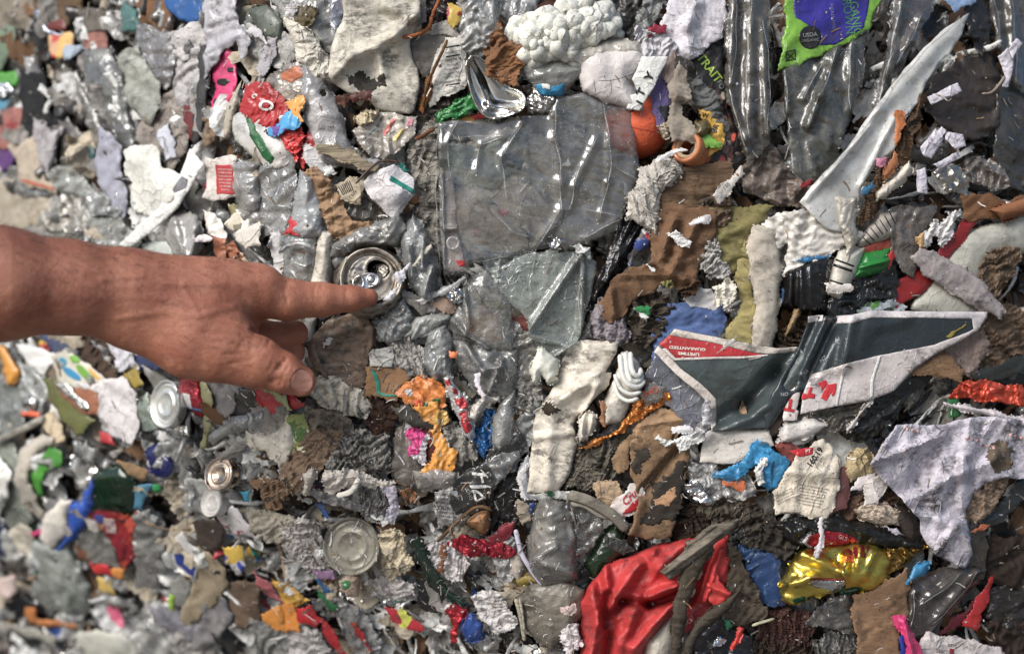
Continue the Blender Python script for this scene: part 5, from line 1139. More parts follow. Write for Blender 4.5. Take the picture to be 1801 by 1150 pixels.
A("plastic_film", "wrinkled film scraps beside the small white roll", "plastic film", FI((176, 170, 162), .65, .7, .12), "-60,860 60,830 140,850 130,940 60,1000 -20,960", 21, cr=7, lam=22)
A("grey_film", "long grey clear film leaning beside the tub", "plastic film", FI((170, 172, 172), .6, .5, .1), "-40,1180 30,1040 110,940 140,960 100,1110 20,1260 -60,1260", 20, cr=5, lam=40)

# ================================================================== middle row, far side
T(1350, 380)
A("plastic_bag", "wrinkled white plastic bag bunched above the black hose", "plastic bag", PL((206, 202, 196), .4, .3), "108,232 90,285 200,248 292,200 352,172 362,152 442,122 452,100 345,-20 100,-20 -10,50 -10,170 48,182 102,130", 27, cr=7, lam=34, rag=3)
A("plastic_film", "tall white film neck rising from the wrinkled bag", "plastic film", FI((206, 200, 188), .9, .2, .2), "345,-60 445,-60 450,110 415,210 385,240 395,150 360,60", 31, cr=4, lam=40, bulge=8)
A("striped_sleeve", "grey sleeve with dark pinstripes beside the white bag neck", "sleeve", PL((160, 152, 144), .4), "448,122 560,-10 642,-10 622,110 500,152 470,150", 22, cr=1, bulge=12)
for k in range(7): decal(SHEETS[-1], "pinstripe", INK, f"{470+k*24},{100-k*20} {474+k*24},{97-k*20} {520+k*22},{140-k*16} {516+k*22},{143-k*16}", rag=0, step=3)
cv = A("paper_cup", "white cup with black bands beside the green cup", "cup", PL((196, 192, 182), .3), "313,300 358,188 472,178 442,290 370,405 308,382", 25, cr=1, bulge=14)
for p in ("345,215 440,250 436,258 342,224", "335,240 430,272 426,284 330,252", "318,320 395,345 392,352 315,328", "312,345 380,368 376,374 310,353"): decal(cv, "black_band", INK, p, rag=0)
A("green_cup", "bright green plastic cup rim", "cup", PL((18, 112, 42), .15, .25), "425,312 455,262 488,190 612,168 622,262 562,290 450,318", 23, cr=.8, bulge=14, folds=[(465, 260, 615, 225, 4, 6)])
A("red_ribbon", "red plastic hook beside the green cup", "hook", PL((176, 22, 20), .2), "608,190 632,175 640,200 628,245 612,262 606,225", 27, cr=2)
A("red_card", "faded red paper edge above the green cup", "scrap", PA((150, 64, 52), .4), "480,160 560,130 640,115 625,160 520,180", 22)
hs = A("black_hose", "black ribbed plastic tub crushed below the white bag", "plastic tub", PL((22, 22, 24), .25, .16), "88,282 150,250 332,198 342,262 302,332 312,472 180,474 88,442", 21, cr=1.5, bulge=12, folds=[(120, 290, 110, 440, 8, 14), (170, 265, 175, 470, 8, 14), (215, 250, 225, 470, 8, 14), (258, 240, 270, 470, 8, 14), (300, 225, 295, 330, 8, 12)])
A("plastic_bag", "black glossy bag between the ribbed tub and sign", "plastic bag", PL((34, 36, 38), .35, .15), "318,485 330,420 402,362 462,300 602,268 645,342 635,402 500,432 402,505", 23, cr=6, lam=34)
A("printed_bag", "speckled green and grey bag above the sign border", "plastic bag", PR([(60, 66, 66), (140, 146, 150), (90, 140, 70), (40, 44, 48), (170, 176, 184)], 190), "450,470 480,440 560,430 640,410 690,460 640,490 500,490", 22, cr=4)
A("paper_shred", "two white folded strips across the banded cup", "paper shred", PA((206, 200, 196), .3), "300,345 400,345 422,362 405,382 310,380", 34, cr=2)
A("blue_scrap", "blue film edge under the wrinkled white bag", "scrap", PL((40, 110, 160), .2), "130,225 240,205 300,195 280,220 190,235", 29)
A("blue_scrap", "dark blue bit beside the black ribbed tub", "scrap", PL((36, 80, 130), .2), "72,375 105,370 105,440 75,445", 24)
gt = A("cloth_tape", "dirty lilac fabric tape curving over the white plastic panel", "tape", CL((168, 160, 162), .6), "756,222 800,192 862,190 925,240 1062,320 1152,440 1145,492 1080,472 1000,432 900,352 818,312", 29, cr=2.5, lam=40, bulge=5)
A("plastic_sheet", "smooth white oval plastic panel behind the fabric tape", "plastic panel", PL((176, 176, 166), .25, .25), "728,478 800,340 862,235 912,198 1012,80 1200,18 1340,-10 1340,172 1152,202 1120,262 1090,330 1130,480 1000,560", 19, cr=1, lam=140, bulge=10, smooth=True, rag=.5)
A("plastic_sheet", "deep red plastic edge behind the white oval panel", "plastic panel", PL((150, 24, 26), .25, .25), "855,195 962,70 1035,22 1012,90 912,212 830,330 700,425 640,470 690,310 782,262", 21, cr=1)
A("tissue", "ragged white tissue above the fabric tape", "tissue", PA((206, 204, 206), .3), "788,130 800,80 850,28 872,60 902,-5 965,-5 902,122 872,142 852,100 822,142", 28, cr=5, lam=20, rag=5)
A("food_scrap", "orange and tan food scrap beside the white tissue", "food scrap", PA((206, 166, 110), .3, .6), "752,108 790,92 802,150 768,158", 27, bulge=6, cr=4)
A("plastic_film", "smoky grey film hanging above the red edge", "plastic film", FI((130, 122, 116), .75, .6, .12, (.75, .74, .72)), "640,-20 832,-20 782,200 722,282 660,202 622,100", 24, cr=5, lam=50)
A("mud_pile", "beige mud and torn paper pile at the far edge", "mud", CB((120, 100, 82), .8), "1050,280 1110,210 1180,160 1260,190 1240,300 1180,330 1150,440 1090,330", 22, cr=8, lam=20, rag=7)
A("mud_pile", "brown shredded cardboard pile below the fabric tape end", "cardboard", CB((112, 92, 74), .85), "1110,500 1190,480 1330,520 1330,700 1200,760 1080,800 1000,780 1060,620", 16, cr=9, lam=26, rag=6)
A("food_scrap", "knobbly tan twig beside the sign fold", "twig", WD((170, 140, 96)), "100,560 130,480 165,470 160,510 120,580 90,610", 24, cr=3, bulge=8)
A("mud_pile", "dark litter heap beside the sign fold", "litter", CB((70, 56, 44), .9), "60,600 150,520 210,500 215,560 190,640 150,672 70,660", 20, cr=8, lam=16, rag=7)
s2 = A("sign_board", "dark folded sign board with white border and red letters", "sign board", PL((46, 56, 62), .4, .25), "205,508 352,503 430,498 520,478 800,482 1112,484 1112,512 1062,582 842,702 742,772 642,882 522,932 342,962 300,900 215,870 130,900 48,1000 0,1090 -20,1010 20,900 150,690 200,560", 32, cr=.8, lam=160, wv=2.5, wl=110, rag=.5, edge=1, thick=1.2,
       folds=[(345, 510, 200, 800, -10, 22), (300, 520, 170, 800, 9, 14), (430, 510, 380, 760, 7, 18), (250, 520, 110, 850, -8, 16), (520, 500, 440, 700, 5, 30), (560, 560, 700, 520, 3, 20)])
decal(s2, "white_border", PL((206, 200, 204), .3, .35), "206,508 280,500 275,530 207,540", rag=.3, lift=.5)
decal(s2, "white_border", PL((206, 200, 204), .3, .35), "345,506 430,498 520,478 800,482 1112,484 1112,512 1062,582 1042,572 1035,520 760,514 525,514 435,540 345,543", rag=.3, lift=.5)
wbd = "215,802 395,747 560,705 840,652 1000,592 1045,570 1060,584 842,702 742,772 642,882 522,932 342,962 165,1002 180,900"
decal(s2, "white_panel", PL((202, 194, 194), .45, .35), wbd, rag=.4, lift=.5)
decal(s2, "yellow_scuff", PL((150, 134, 40), .4), "905,610 1000,545 1008,552 930,612", rag=2, lift=.5)
for p in ("345,960 378,770 402,748 412,752 385,800 355,960", "520,915 522,830 560,712 574,708 536,835 534,912"): decal(s2, "white_crease", PL((226, 226, 236), .1), p, rag=.5, lift=1.3)
TC = (TOX, TOY, TSC)
T(1340, 540, 280 / 1464)
RED = PL((196, 20, 36), .2, .35)
for p in ("438,738 470,738 452,790 492,800 484,842 425,836 388,852 362,848 374,792 412,800", "600,712 690,702 684,760 664,818 640,812 648,772 592,862 542,836", "508,702 590,668 606,700 552,772 538,724"): decal(s2, "red_letter", RED, p, rag=.3, lift=.9)
p2 = A("sign_piece", "white sign flap with an upside down red letter T", "sign flap", PL((206, 196, 196), .35), "250,780 300,735 372,730 320,940 340,960 325,1040 195,1048 190,1010", 31, cr=.8, rag=.5)
write(p2, "T", 258, 895, 20, 190, RED, sx=1.0, bold=.05)
decal(s2, "grey_print", PL((130, 126, 130), .5), "450,660 500,650 560,690 545,750 500,740 470,720", rag=6, lift=.85)
write(s2, "MLR", 395, 602, 5.5, 150 - 180, PL((190, 190, 194), .3)); write(s2, "NO", 208, 802, 6, -4, PL((196, 196, 200), .3)); write(s2, "NZ", 565, 480, 7, -40, PL((160, 160, 166), .3))
A("plastic_film", "crumpled smoky film hanging under the white sign panel", "plastic film", FI((120, 112, 100), .55, .6, .08, (.75, .74, .72)), "430,985 560,930 720,880 985,850 900,1000 800,1130 700,1120 560,1080", 24, cr=6, lam=26)
A("plastic_strip", "twisted white strip hanging under the sign", "plastic strip", PL((196, 190, 186), .35), "1000,850 1040,822 1010,870 900,1000 850,1100 790,1140 800,1100 880,990", 30, cr=3, bulge=4)
A("plastic_bag", "black creased bag under the white sign panel", "plastic bag", PL((40, 40, 40), .6, .3), "1020,830 1220,740 1500,600 1480,720 1300,860 1180,1000 1080,1150 900,1180 830,1130 950,960", 19, cr=5, lam=40)
A("plastic_piece", "white plastic spoon shaped piece below the sign flap", "plastic piece", PL((206, 202, 200), .25), "190,1150 225,1065 300,1050 450,1030 560,1100 420,1180 260,1240 200,1230", 26, cr=1.5, bulge=6)
A("clothes_strip", "torn brown paper under the sign flap", "paper", CB((110, 94, 82), .6), "80,1060 190,1000 195,1050 110,1160 30,1180", 23, cr=3)
T(*TC)
A("cardboard_piece", "tan torn cardboard flap behind the white sign panel", "cardboard", CB((150, 116, 84), .5), "735,790 830,690 900,700 980,780 960,830 840,800", 26, cr=3)
A("cloth_scrap", "pinkish grey torn cloth beside the tan cardboard flap", "cloth", CL((150, 132, 126), .6), "850,690 960,620 1080,590 1100,680 1040,800 960,740", 21, cr=5, lam=26, rag=5)
A("wrapper", "orange red foil wrapper strip at the far edge", "wrapper", FO((200, 70, 40), .3, .35, .5), "965,912 1042,838 1150,850 1330,885 1330,965 1200,945 1100,930", 26, cr=7, lam=24)
A("green_scrap", "green torn scrap beside the orange red foil", "scrap", PL((44, 110, 60), .3), "915,930 960,920 985,960 980,1000 920,1010", 26, cr=3)
A("paper_strip", "long white curved paper strip under the orange red foil", "paper strip", PA((200, 192, 198), .35), "932,952 1100,978 1330,1025 1330,1075 1090,1002 950,975", 31, cr=2.5, bulge=3)
A("dark_board", "dark slate board edge running to the far side", "board", PL((44, 48, 48), .5), "1050,800 1330,690 1330,770 1180,830 1080,840", 20, cr=2)
# ================================================================== bottom left, out of focus
T(0, 750)
A("plastic_sheet", "white glossy plastic catching bright light at the edge", "plastic sheet", PL((240, 240, 238), .05, .15), "-60,180 0,185 48,250 32,320 0,432 -60,440", 18, cr=4)  # clean near-white colour paints in a blown-out highlight
A("ring_lid_piece", "grey ring shaped lid round the green disc", "lid", PL((172, 166, 156), .3, .3), "225,78 262,110 175,180 155,280 218,402 192,422 118,350 92,230 128,130", 20, cr=1, bulge=5, smooth=True)
A("green_disc", "bright green disc inside the grey ring lid", "disc", PL((60, 140, 36), .35, .3), "160,220 250,112 302,150 292,212 225,228 218,335 192,338", 15, cr=2)
A("plastic_film", "pale grey green glassy film at the edge by the ring lid", "plastic film", FI((160, 170, 160), .7, .3, .1), "-60,80 60,100 100,200 110,360 160,460 80,500 -60,460", 8, cr=6)
A("plastic_cup", "cream cup beside the bright blue curved plastic", "cup", PL((206, 202, 196), .2, .25), "220,480 300,378 348,398 332,542 247,602 210,562", 20, cr=2, bulge=10)
A("plastic_bowl", "bright blue curved plastic rim", "plastic piece", PL((40, 84, 180), .15, .2), "345,388 402,398 450,278 468,330 422,502 310,622 278,602 342,542", 18, cr=1.5, bulge=8)
A("plastic_bottle", "dark green bottle lying behind the blue curved rim", "bottle", PL((16, 42, 26), .2, .12), "453,290 520,240 602,212 678,300 678,452 560,442 460,422", 13, cr=2, bulge=16, folds=[(520, 400, 600, 395, 5, 14)])
A("plastic_scrap", "light blue plastic square beside the dark green bottle", "scrap", PL((70, 130, 160), .3), "678,310 762,302 732,360 722,412 675,408", 14)
A("plastic_film", "shiny navy film bundle above the dark green bottle", "plastic film", PL((28, 34, 96), .2, .15), "742,140 792,98 862,170 852,232 800,242 752,202", 18, cr=5, bulge=8)
A("green_scrap", "tiny green chip beside the light blue square", "chip", PL((30, 150, 80), .1), "778,298 812,308 806,332 784,332", 20)
rb = A("snack_bag", "red printed snack bag below the dark green bottle", "wrapper", PR([(150, 24, 30), (120, 22, 34), (170, 60, 40), (130, 26, 28)], 45), "455,428 580,438 682,458 668,640 622,702 588,642 560,562 478,502", 15, cr=6, lam=34)
decal(rb, "printed_patch", PL((180, 160, 160), .3), "520,460 580,470 590,540 540,540"); decal(rb, "printed_patch", PL((40, 60, 130), .2), "475,440 525,450 520,490 480,480")
fl = A("milk_carton", "white carton with a royal blue band", "carton", PL((196, 196, 198), .25), "866,605 890,588 922,548 1002,642 990,702 978,768 888,692", 20, cr=1.5)
decal(fl, "blue_band", PL((36, 62, 150), .2), "868,600 990,702 976,768 888,690", rag=.5)
A("burlap_cloth", "beige woven cloth twisted below the blue banded carton", "cloth", CL((160, 146, 122), .45), "1008,650 1122,738 1132,802 1082,882 962,982 928,952 980,802", 18, cr=4, lam=34)
o_ = ring_lid(1105, 240, 21, "brownish silver can base facing upward beside the spiral lid", 16.5, (-.55, .25, 1), .92, .3, FO((176, 160, 146), .22, .25, 1.0, .05), "can ends and lids", 5)
o_ = ring_lid(1068, 385, 22, "white spiral ribbed lid below the brownish can base", 14.5, (-.8, .2, 1), .9, .2, PL((196, 194, 192), .25, .25), "can ends and lids", 7)
A("orange_scrap", "orange brown shard in the lower corner", "scrap", PL((180, 110, 50), .3), "138,920 182,928 195,970 352,990 352,1018 160,992", 14, cr=2)
A("plastic_jug", "milky crumpled jug in the lower corner", "jug", FI((172, 180, 174), .85, .3, .12), "178,622 330,615 442,802 422,902 330,935 180,852", 14, cr=6, lam=50, bulge=16)
A("red_scrap", "glossy red wrapper over the milky jug", "scrap", PL((180, 20, 24), .15), "458,692 540,708 558,757 490,742", 17, cr=3)
A("orange_scrap", "orange blob of film beside the glossy red wrapper", "scrap", PL((206, 130, 40), .2), "578,718 627,718 622,768 570,752", 17, cr=3)
A("yellow_scrap", "pale yellow wrapper strip below the glossy red wrapper", "scrap", PL((200, 170, 80), .3), "500,770 560,790 575,850 520,840", 16, cr=3)
A("plastic_tray", "white oval tray along the bottom edge", "tray", PL((176, 178, 170), .3), "400,1062 500,1038 622,1058 702,1122 740,1210 500,1210 420,1100", 16, cr=3, bulge=10)
A("plastic_film", "lilac grey film heap near the bottom edge", "plastic film", FI((166, 166, 182), .8, .3), "778,912 890,938 1002,1010 982,1072 900,1062 800,982", 15, cr=6, lam=30)
A("plastic_film", "sheer grey film fold running to the bottom edge", "plastic film", FI((170, 168, 172), .7, .3), "990,920 1100,880 1160,960 1100,1060 1000,1110 960,1120 1010,1000", 16, cr=5, lam=40)
A("plastic_bottle", "clear bottle pile below the light blue square", "bottle", FI((170, 172, 170), .5, .4, .08), "670,470 760,440 830,520 830,640 750,700 680,640", 15, cr=7, lam=26, bulge=10)
A("plastic_bottle", "clear glassy bottle beside the snack bag", "bottle", FI((176, 176, 176), .45, .4, .08), "690,640 780,600 830,720 800,800 700,800", 15, cr=6, lam=30, bulge=10)
A("plastic_bag", "grey clouded bag beside the cream cup", "plastic bag", FI((150, 150, 146), .75, .4), "390,560 480,510 560,600 590,700 520,700 400,640", 13, cr=7, lam=30)
A("rust_scrap", "rust brown scrap under the grey clouded bag", "scrap", CB((120, 76, 52), .4), "380,610 470,650 460,690 400,670", 14)
A("plastic_cup", "light clear cup by the woven cloth", "cup", FI((186, 188, 184), .5, .3), "870,790 930,750 960,820 940,910 880,900", 18, cr=5)
A("lime_scrap", "lime green sliver beside the clear cup", "scrap", PL((150, 190, 40), .1), "860,850 880,860 882,915 862,915", 21)
A("dark_film", "dark bluish film at the lower corner edge", "plastic film", PL((26, 28, 34), .4, .3), "-60,780 60,820 150,900 60,980 -60,960", 5, cr=5)  # film of one dark bluish colour
A("dark_film", "black hollow tray behind the orange brown shard", "tray", PL((34, 34, 34), .4, .3), "40,1030 150,1030 200,1080 150,1110 60,1100", 10, cr=3)
A("plastic_strip", "pale bent strip above the black hollow tray", "strip", PL((160, 158, 150), .3), "-40,985 60,1010 150,1020 250,1060 220,1085 100,1045 -40,1020", 14, cr=3)
A("paper_scrap", "white pinkish paper by the lower corner edge", "scrap", PA((200, 180, 176), .4), "0,770 70,760 80,830 30,860 -20,810", 13, cr=5)
A("pink_scrap", "magenta bit near the cream cup", "scrap", PL((190, 40, 110), .2), "155,540 205,518 205,542 170,560", 18)
A("paper_wad", "cream wad below the bright white plastic", "paper", PA((190, 184, 170), .4), "30,560 110,500 160,560 140,640 60,640", 12, cr=6)
A("blue_film", "dark blue film strip at the edge under the bright plastic", "plastic film", PL((36, 50, 90), .3), "-60,440 10,460 35,600 20,640 -60,640", 9, cr=3)
A("cloth_scrap", "tan shaggy scrap beside the navy film bundle", "scrap", CB((150, 120, 84), .5), "600,180 680,190 740,220 720,260 650,240", 15, cr=6)
A("brown_bag", "dark brown squashed bag beside the white spiral lid", "bag", PL((70, 60, 54), .4), "990,500 1080,480 1130,540 1110,610 1020,620", 15, cr=4)
A("foil_strip", "bright white curl above the shiny navy film", "foil", FO((225, 225, 225), .2), "820,-10 930,0 945,40 880,45 830,20", 20, cr=4)
A("wrapper_scrap", "red splattered paper beside the white spiral lid", "scrap", PR([(190, 186, 184), (190, 60, 80), (206, 200, 200), (180, 176, 174)], 90), "1095,450 1180,420 1260,500 1280,560 1190,540", 16, cr=5)
A("plastic_scrap", "bright cyan chip right of the brownish can base", "chip", PL((40, 150, 190), .1), "1215,330 1262,325 1258,372 1232,378", 21)
A("wrapper_scrap", "yellow and blue wrapper slivers near the cut cloth", "scrap", PR([(206, 170, 50), (60, 80, 180), (190, 186, 190)], 60), "1130,620 1215,620 1240,700 1200,740 1150,690", 17, cr=4)
A("cardboard_piece", "brown torn flap beside the sheer grey fold", "cardboard", CB((116, 96, 80), .6), "1180,810 1290,800 1310,960 1230,1010 1170,920", 14, cr=5)
# ================================================================== bottom, left of centre
T(450, 750)
ring_lid(483, 605, 23, "dull grey round can lid lying flat among pale shreds", 26.5, (-.22, .1, 1), .97, 0, FO((128, 126, 116), .5, .6, .5, .06), "can ends and lids", 11)
bf = A("film_bag", "dark grey film bag with bold white letters", "plastic bag", FI((66, 66, 66), .88, .3, .12, (.6, .6, .6)), "1015,330 1035,260 1140,198 1200,120 1294,55 1330,100 1300,180 1202,300 1122,392 1040,402", 25, cr=4, lam=45)
T(760, 800, 200 / 1438)
decal(bf, "grey_panel", FI((130, 132, 134), .9, .4), "640,110 900,-30 1110,-60 1100,30 1000,180 930,290 840,360 790,240 740,170", rag=2, lift=.5)
for p in ("500,215 685,232 688,272 505,252", "608,262 640,262 662,352 630,358", "470,382 690,382 695,418 500,428", "690,380 750,405 735,420 690,405", "505,440 560,440 610,470 680,540 560,600 548,580 630,535 590,490 545,480 570,570 545,580", "690,480 715,455 748,480 720,500"): decal(bf, "white_letter", WHT, p, rag=.3, lift=1.0)
write(bf, "OHO", 470, 500, 6, 68, PL((176, 176, 176), .2))
gl_ = A("printed_label", "grey crinkled label with small dark print", "label", FO((176, 176, 176), .45, .5, .4), "50,480 230,420 280,340 345,680 340,790 90,868 62,700", 24, cr=3.5, lam=30)
for k, tx in enumerate(("NOT LABELLED", "FOR INDIVIDUAL", "RETAIL SALE", "NOURISH", "INGREDIENTS", "WATER, OIL")): write(gl_, tx, 130 + k * 14, 500 + k * 55 if k < 3 else 520 + k * 52, 4.2 if k != 3 else 7, 6, INK)
A("stone", "brown rounded stone in the dark hollow", "stone", CB((164, 116, 76), .35), "428,850 500,760 600,690 720,700 750,780 745,900 700,1000 620,1000 520,940", 22, cr=2, bulge=26, smooth=True, rag=1)
tube("twig", "thin bent brown twig arching over the stone", "twig", WD((120, 90, 62)), "60,1090 200,960 400,770 520,680 640,655 760,700", [24, 27, 30, 32, 31, 28], 1.6, wob=.5)
A("plastic_bag", "black torn bag behind the stone", "plastic bag", PL((30, 29, 29), .4, .25), "700,560 860,370 960,290 1100,380 1150,500 1100,700 1050,860 900,900 760,880 730,720", 17, cr=5, lam=40)
A("white_edge", "white lilac paper edge beside the dirty tub foot", "paper", PA((206, 206, 218), .3), "1100,260 1200,130 1210,200 1190,420 1240,520 1160,560 1120,480", 23, cr=3)
A("blue_scrap", "blue sparkly sliver under the tub foot", "scrap", PL((30, 60, 120), .3), "1225,620 1290,570 1300,660 1250,745", 25)
A("card_scrap", "greige card flap below the lilac paper edge", "card", PA((150, 138, 124), .5), "1090,590 1150,600 1230,630 1240,800 1150,850 1070,740", 21, cr=3)
T(450, 750)
A("red_foil", "crumpled dark red foil wrapper below the stone", "wrapper", FO((150, 16, 40), .28, .2, .55), "1005,592 1060,555 1152,578 1275,610 1290,642 1202,655 1062,642", 26, cr=7, lam=26, folds=[(1060, 560, 1160, 630, 6, 10)])
A("red_foil", "thin maroon wrapper standing by the black torn bag", "wrapper", PL((120, 22, 40), .3), "1180,560 1230,520 1300,485 1290,520 1240,600 1200,600", 24, cr=4)
A("plastic_film", "clear curled plastic beside the crumpled red foil", "plastic film", FI((186, 186, 190), .5, .5, .08), "1200,600 1260,540 1340,600 1340,700 1290,770 1230,740", 23, cr=7, lam=26)
A("green_strap", "dark green plastic strap curving downward", "strap", PL((24, 46, 38), .35, .2), "798,590 840,578 862,610 892,690 962,800 1045,862 1010,882 900,802 830,692", 26, cr=1.5, bulge=5)
A("paper_sheet", "white crumpled paper beside the green strap", "paper", PA((206, 202, 206), .45), "885,610 960,590 1030,640 1060,690 1030,770 940,750 890,680", 23, cr=6, lam=26)
A("brown_scrap", "brown curl on the white crumpled paper", "scrap", CB((140, 88, 56), .3), "930,600 960,610 962,660 945,728 920,715 935,660", 30, cr=3)
A("orange_peel", "two amber plastic flakes near the bottom edge", "plastic flake", PL((226, 140, 24), .15), "35,952 130,918 142,1035 40,982", 22, cr=1.5)
A("orange_peel", "smaller amber plastic flake beside its larger neighbour", "plastic flake", PL((222, 134, 24), .15), "140,908 192,918 218,1022 150,1032", 22, cr=1.5)
A("red_foil", "bright red film piece beside the amber flakes", "wrapper", PL((186, 20, 34), .2, .25), "218,930 270,908 335,982 300,1005 228,990", 22, cr=4)
A("red_strip", "long red plastic strip running to the bottom edge", "strip", PL((170, 20, 34), .2, .3), "330,988 370,1005 470,1160 432,1170 368,1082", 20, cr=3)
A("red_strip", "thin red ribbon beside the long red strip", "ribbon", PL((160, 24, 36), .2), "490,1010 510,1010 580,1120 565,1125", 21, cr=2)
bb = A("blue_ball", "royal blue plastic lump with red ribbons beside it", "plastic lump", PL((28, 66, 140), .25, .3), "1040,1020 1090,948 1142,1002 1144,1062 1080,1075", 25, cr=2, bulge=10)
A("red_foil", "shiny red ribbons beside the royal blue lump", "ribbon", FO((170, 16, 40), .25, .2, .5), "965,945 1040,885 1065,985 1030,1000 1010,1085 990,1080 1000,1010", 23, cr=6, lam=20)
A("yellow_film", "crinkled yellow film over pink plastic", "plastic film", PL((196, 150, 40), .3, .25), "95,780 180,820 255,872 192,905 130,862", 20, cr=5, lam=22)
A("pink_film", "dusty pink film below the crinkled yellow film", "plastic film", PL((170, 90, 100), .4), "0,750 60,790 140,880 190,915 120,890 20,810", 16, cr=4)
A("green_strip", "green strip beside the crinkled yellow film", "strip", PL((24, 110, 60), .25), "325,838 412,915 382,922 330,870", 21, cr=2)
A("blue_scrap", "medium blue scrap above the green strip", "scrap", PL((40, 90, 140), .3), "308,778 385,828 342,845", 20, cr=3)
rl_ = A("paper_roll", "small stained paper roll with a green spot", "paper roll", PA((190, 166, 148), .4), "430,780 465,755 515,760 512,850 465,852 430,820", 23, bulge=10, cr=2)
decal(rl_, "green_spot", PL((50, 130, 80), .2), "432,785 462,775 478,800 455,822 435,812", smooth=True)
A("purple_scrap", "lilac pink chip under the dull grey lid", "scrap", PL((170, 130, 176), .2), "300,720 385,735 382,772 310,765", 22)
A("black_film", "black sheet in the hollow beside the green strap", "plastic film", BLK, "820,780 880,770 950,840 930,930 840,900", 15, cr=4)  # plain black sheet low in the hollow
A("cream_pad", "cream torn pad beside the dull grey lid", "pad", PA((206, 192, 164), .5, .7), "630,570 680,530 755,560 745,640 790,690 700,750 640,720", 24, cr=5, lam=24, rag=6)
A("paper_strip", "white sheet of shredded slips below the cream pad", "paper", PA((190, 186, 186), .6), "560,780 700,760 800,800 770,870 650,850", 19, cr=7, lam=18, rag=6)
A("newsprint", "grey printed paper wad beside the blue lump", "paper", PA((196, 194, 196), .6), "1110,870 1200,840 1260,900 1300,980 1220,1040 1140,960", 21, cr=6, lam=26)
A("stones_paper", "knotted grey pulp wad under the thumb side litter", "paper", PA((150, 148, 144), 1.0), "440,80 560,50 650,70 630,200 520,240 400,220 370,180", 21, cr=8, lam=16, rag=6)
A("torn_sheet", "torn white sheet with ragged fingers", "paper", PA((206, 200, 192), .45), "385,230 480,220 580,260 680,290 660,305 590,310 480,300 420,340 380,310", 24, cr=4, lam=26, rag=4)
tube("paper_finger", "curled white paper finger below the torn white sheet", "paper strip", PA((214, 208, 200), .3), "520,260 505,300 470,335 410,350", [27, 30, 30, 26], 2.6, flat=.5)
A("purple_film", "dark purple foil under the torn white sheet", "foil", FO((50, 30, 60), .3, .3, .5), "320,265 430,300 440,335 380,330 310,300", 19, cr=4)
A("film_strip", "clear corrugated strip below the torn white sheet", "plastic strip", FI((176, 176, 180), .55, .4, .08), "305,315 400,350 520,390 510,420 380,395 300,345", 22, cr=4, lam=16)
A("paper_strip", "grey striped slip stack beside the torn sheet", "paper", PA((140, 138, 140), .7), "520,330 640,310 660,400 620,460 540,440", 20, cr=7, lam=12)
A("plastic_ribbon", "lilac white curled ribbon beside the slip stack", "ribbon", PL((190, 186, 206), .2), "640,330 700,320 720,400 690,480 660,460 680,400", 26, cr=4, lam=20)
A("brown_rag", "beige brown paper rag in the litter by the knotted pulp", "paper", CB((134, 112, 92), .6), "150,180 280,50 420,20 430,80 330,200 220,300 160,280", 19, cr=6, lam=30, rag=5)
A("brown_rag", "tan bark like scrap in the far litter", "scrap", CB((128, 102, 80), .5), "20,290 110,280 160,330 130,400 60,410", 20, cr=6, lam=20)
A("white_ribs", "pale curled cup edge in the litter by the rag", "cup", PL((190, 184, 176), .5), "240,240 290,220 300,250 275,330 245,330", 23, bulge=7)
A("cloth_scrap", "cream shredded cloth at the left of the dull grey lid", "cloth", CL((176, 168, 154), .5), "-20,420 100,450 180,470 160,560 60,580 -20,520", 18, cr=6, lam=26)
A("paper_pulp", "grey white shredded pulp beside the dull grey lid", "paper", PA((170, 166, 164), .7), "130,520 250,470 330,520 330,620 380,700 290,720 180,640", 19, cr=8, lam=18, rag=6)
A("plastic_tray", "silvery clear tube end below the amber wrapper", "plastic piece", FI((186, 180, 174), .6, .3, .08), "815,225 930,215 1000,235 1010,290 950,310 830,310", 23, cr=3, bulge=8)
A("mud_film", "muddy grey film panel beside the amber wrapper", "plastic film", PL((104, 98, 92), .9, .4), "720,30 820,-20 850,140 830,300 760,310 700,200", 20, cr=4)
A("brown_scrap", "rough brown bark bit under the muddy film panel", "scrap", CB((150, 104, 70), .4), "715,320 770,315 805,340 812,390 780,385 740,350", 25, cr=5, lam=14)
A("plastic_film", "grey see-through film sheet along the bottom edge", "plastic film", FI((150, 152, 156), .7, .4), "420,900 520,930 620,1080 600,1200 480,1100", 17, cr=6, lam=30)
A("film_scrap", "red and yellow printed film near the blue lump", "scrap", PR([(170, 30, 44), (190, 190, 60), (180, 170, 160)], 50), "665,930 740,925 830,1010 810,1030 700,985", 21, cr=4)
A("paper_wad", "pale wad at the bottom edge below the long red strip", "paper", PA((176, 174, 176), .5), "170,1030 300,1040 360,1120 330,1200 180,1200", 16, cr=7, lam=30)
A("plastic_bag", "greyish plastic bag at the bottom edge near the amber flakes", "plastic bag", FI((160, 162, 160), .75, .4), "-20,990 60,1020 150,1060 140,1200 -20,1200", 14, cr=7, lam=34)

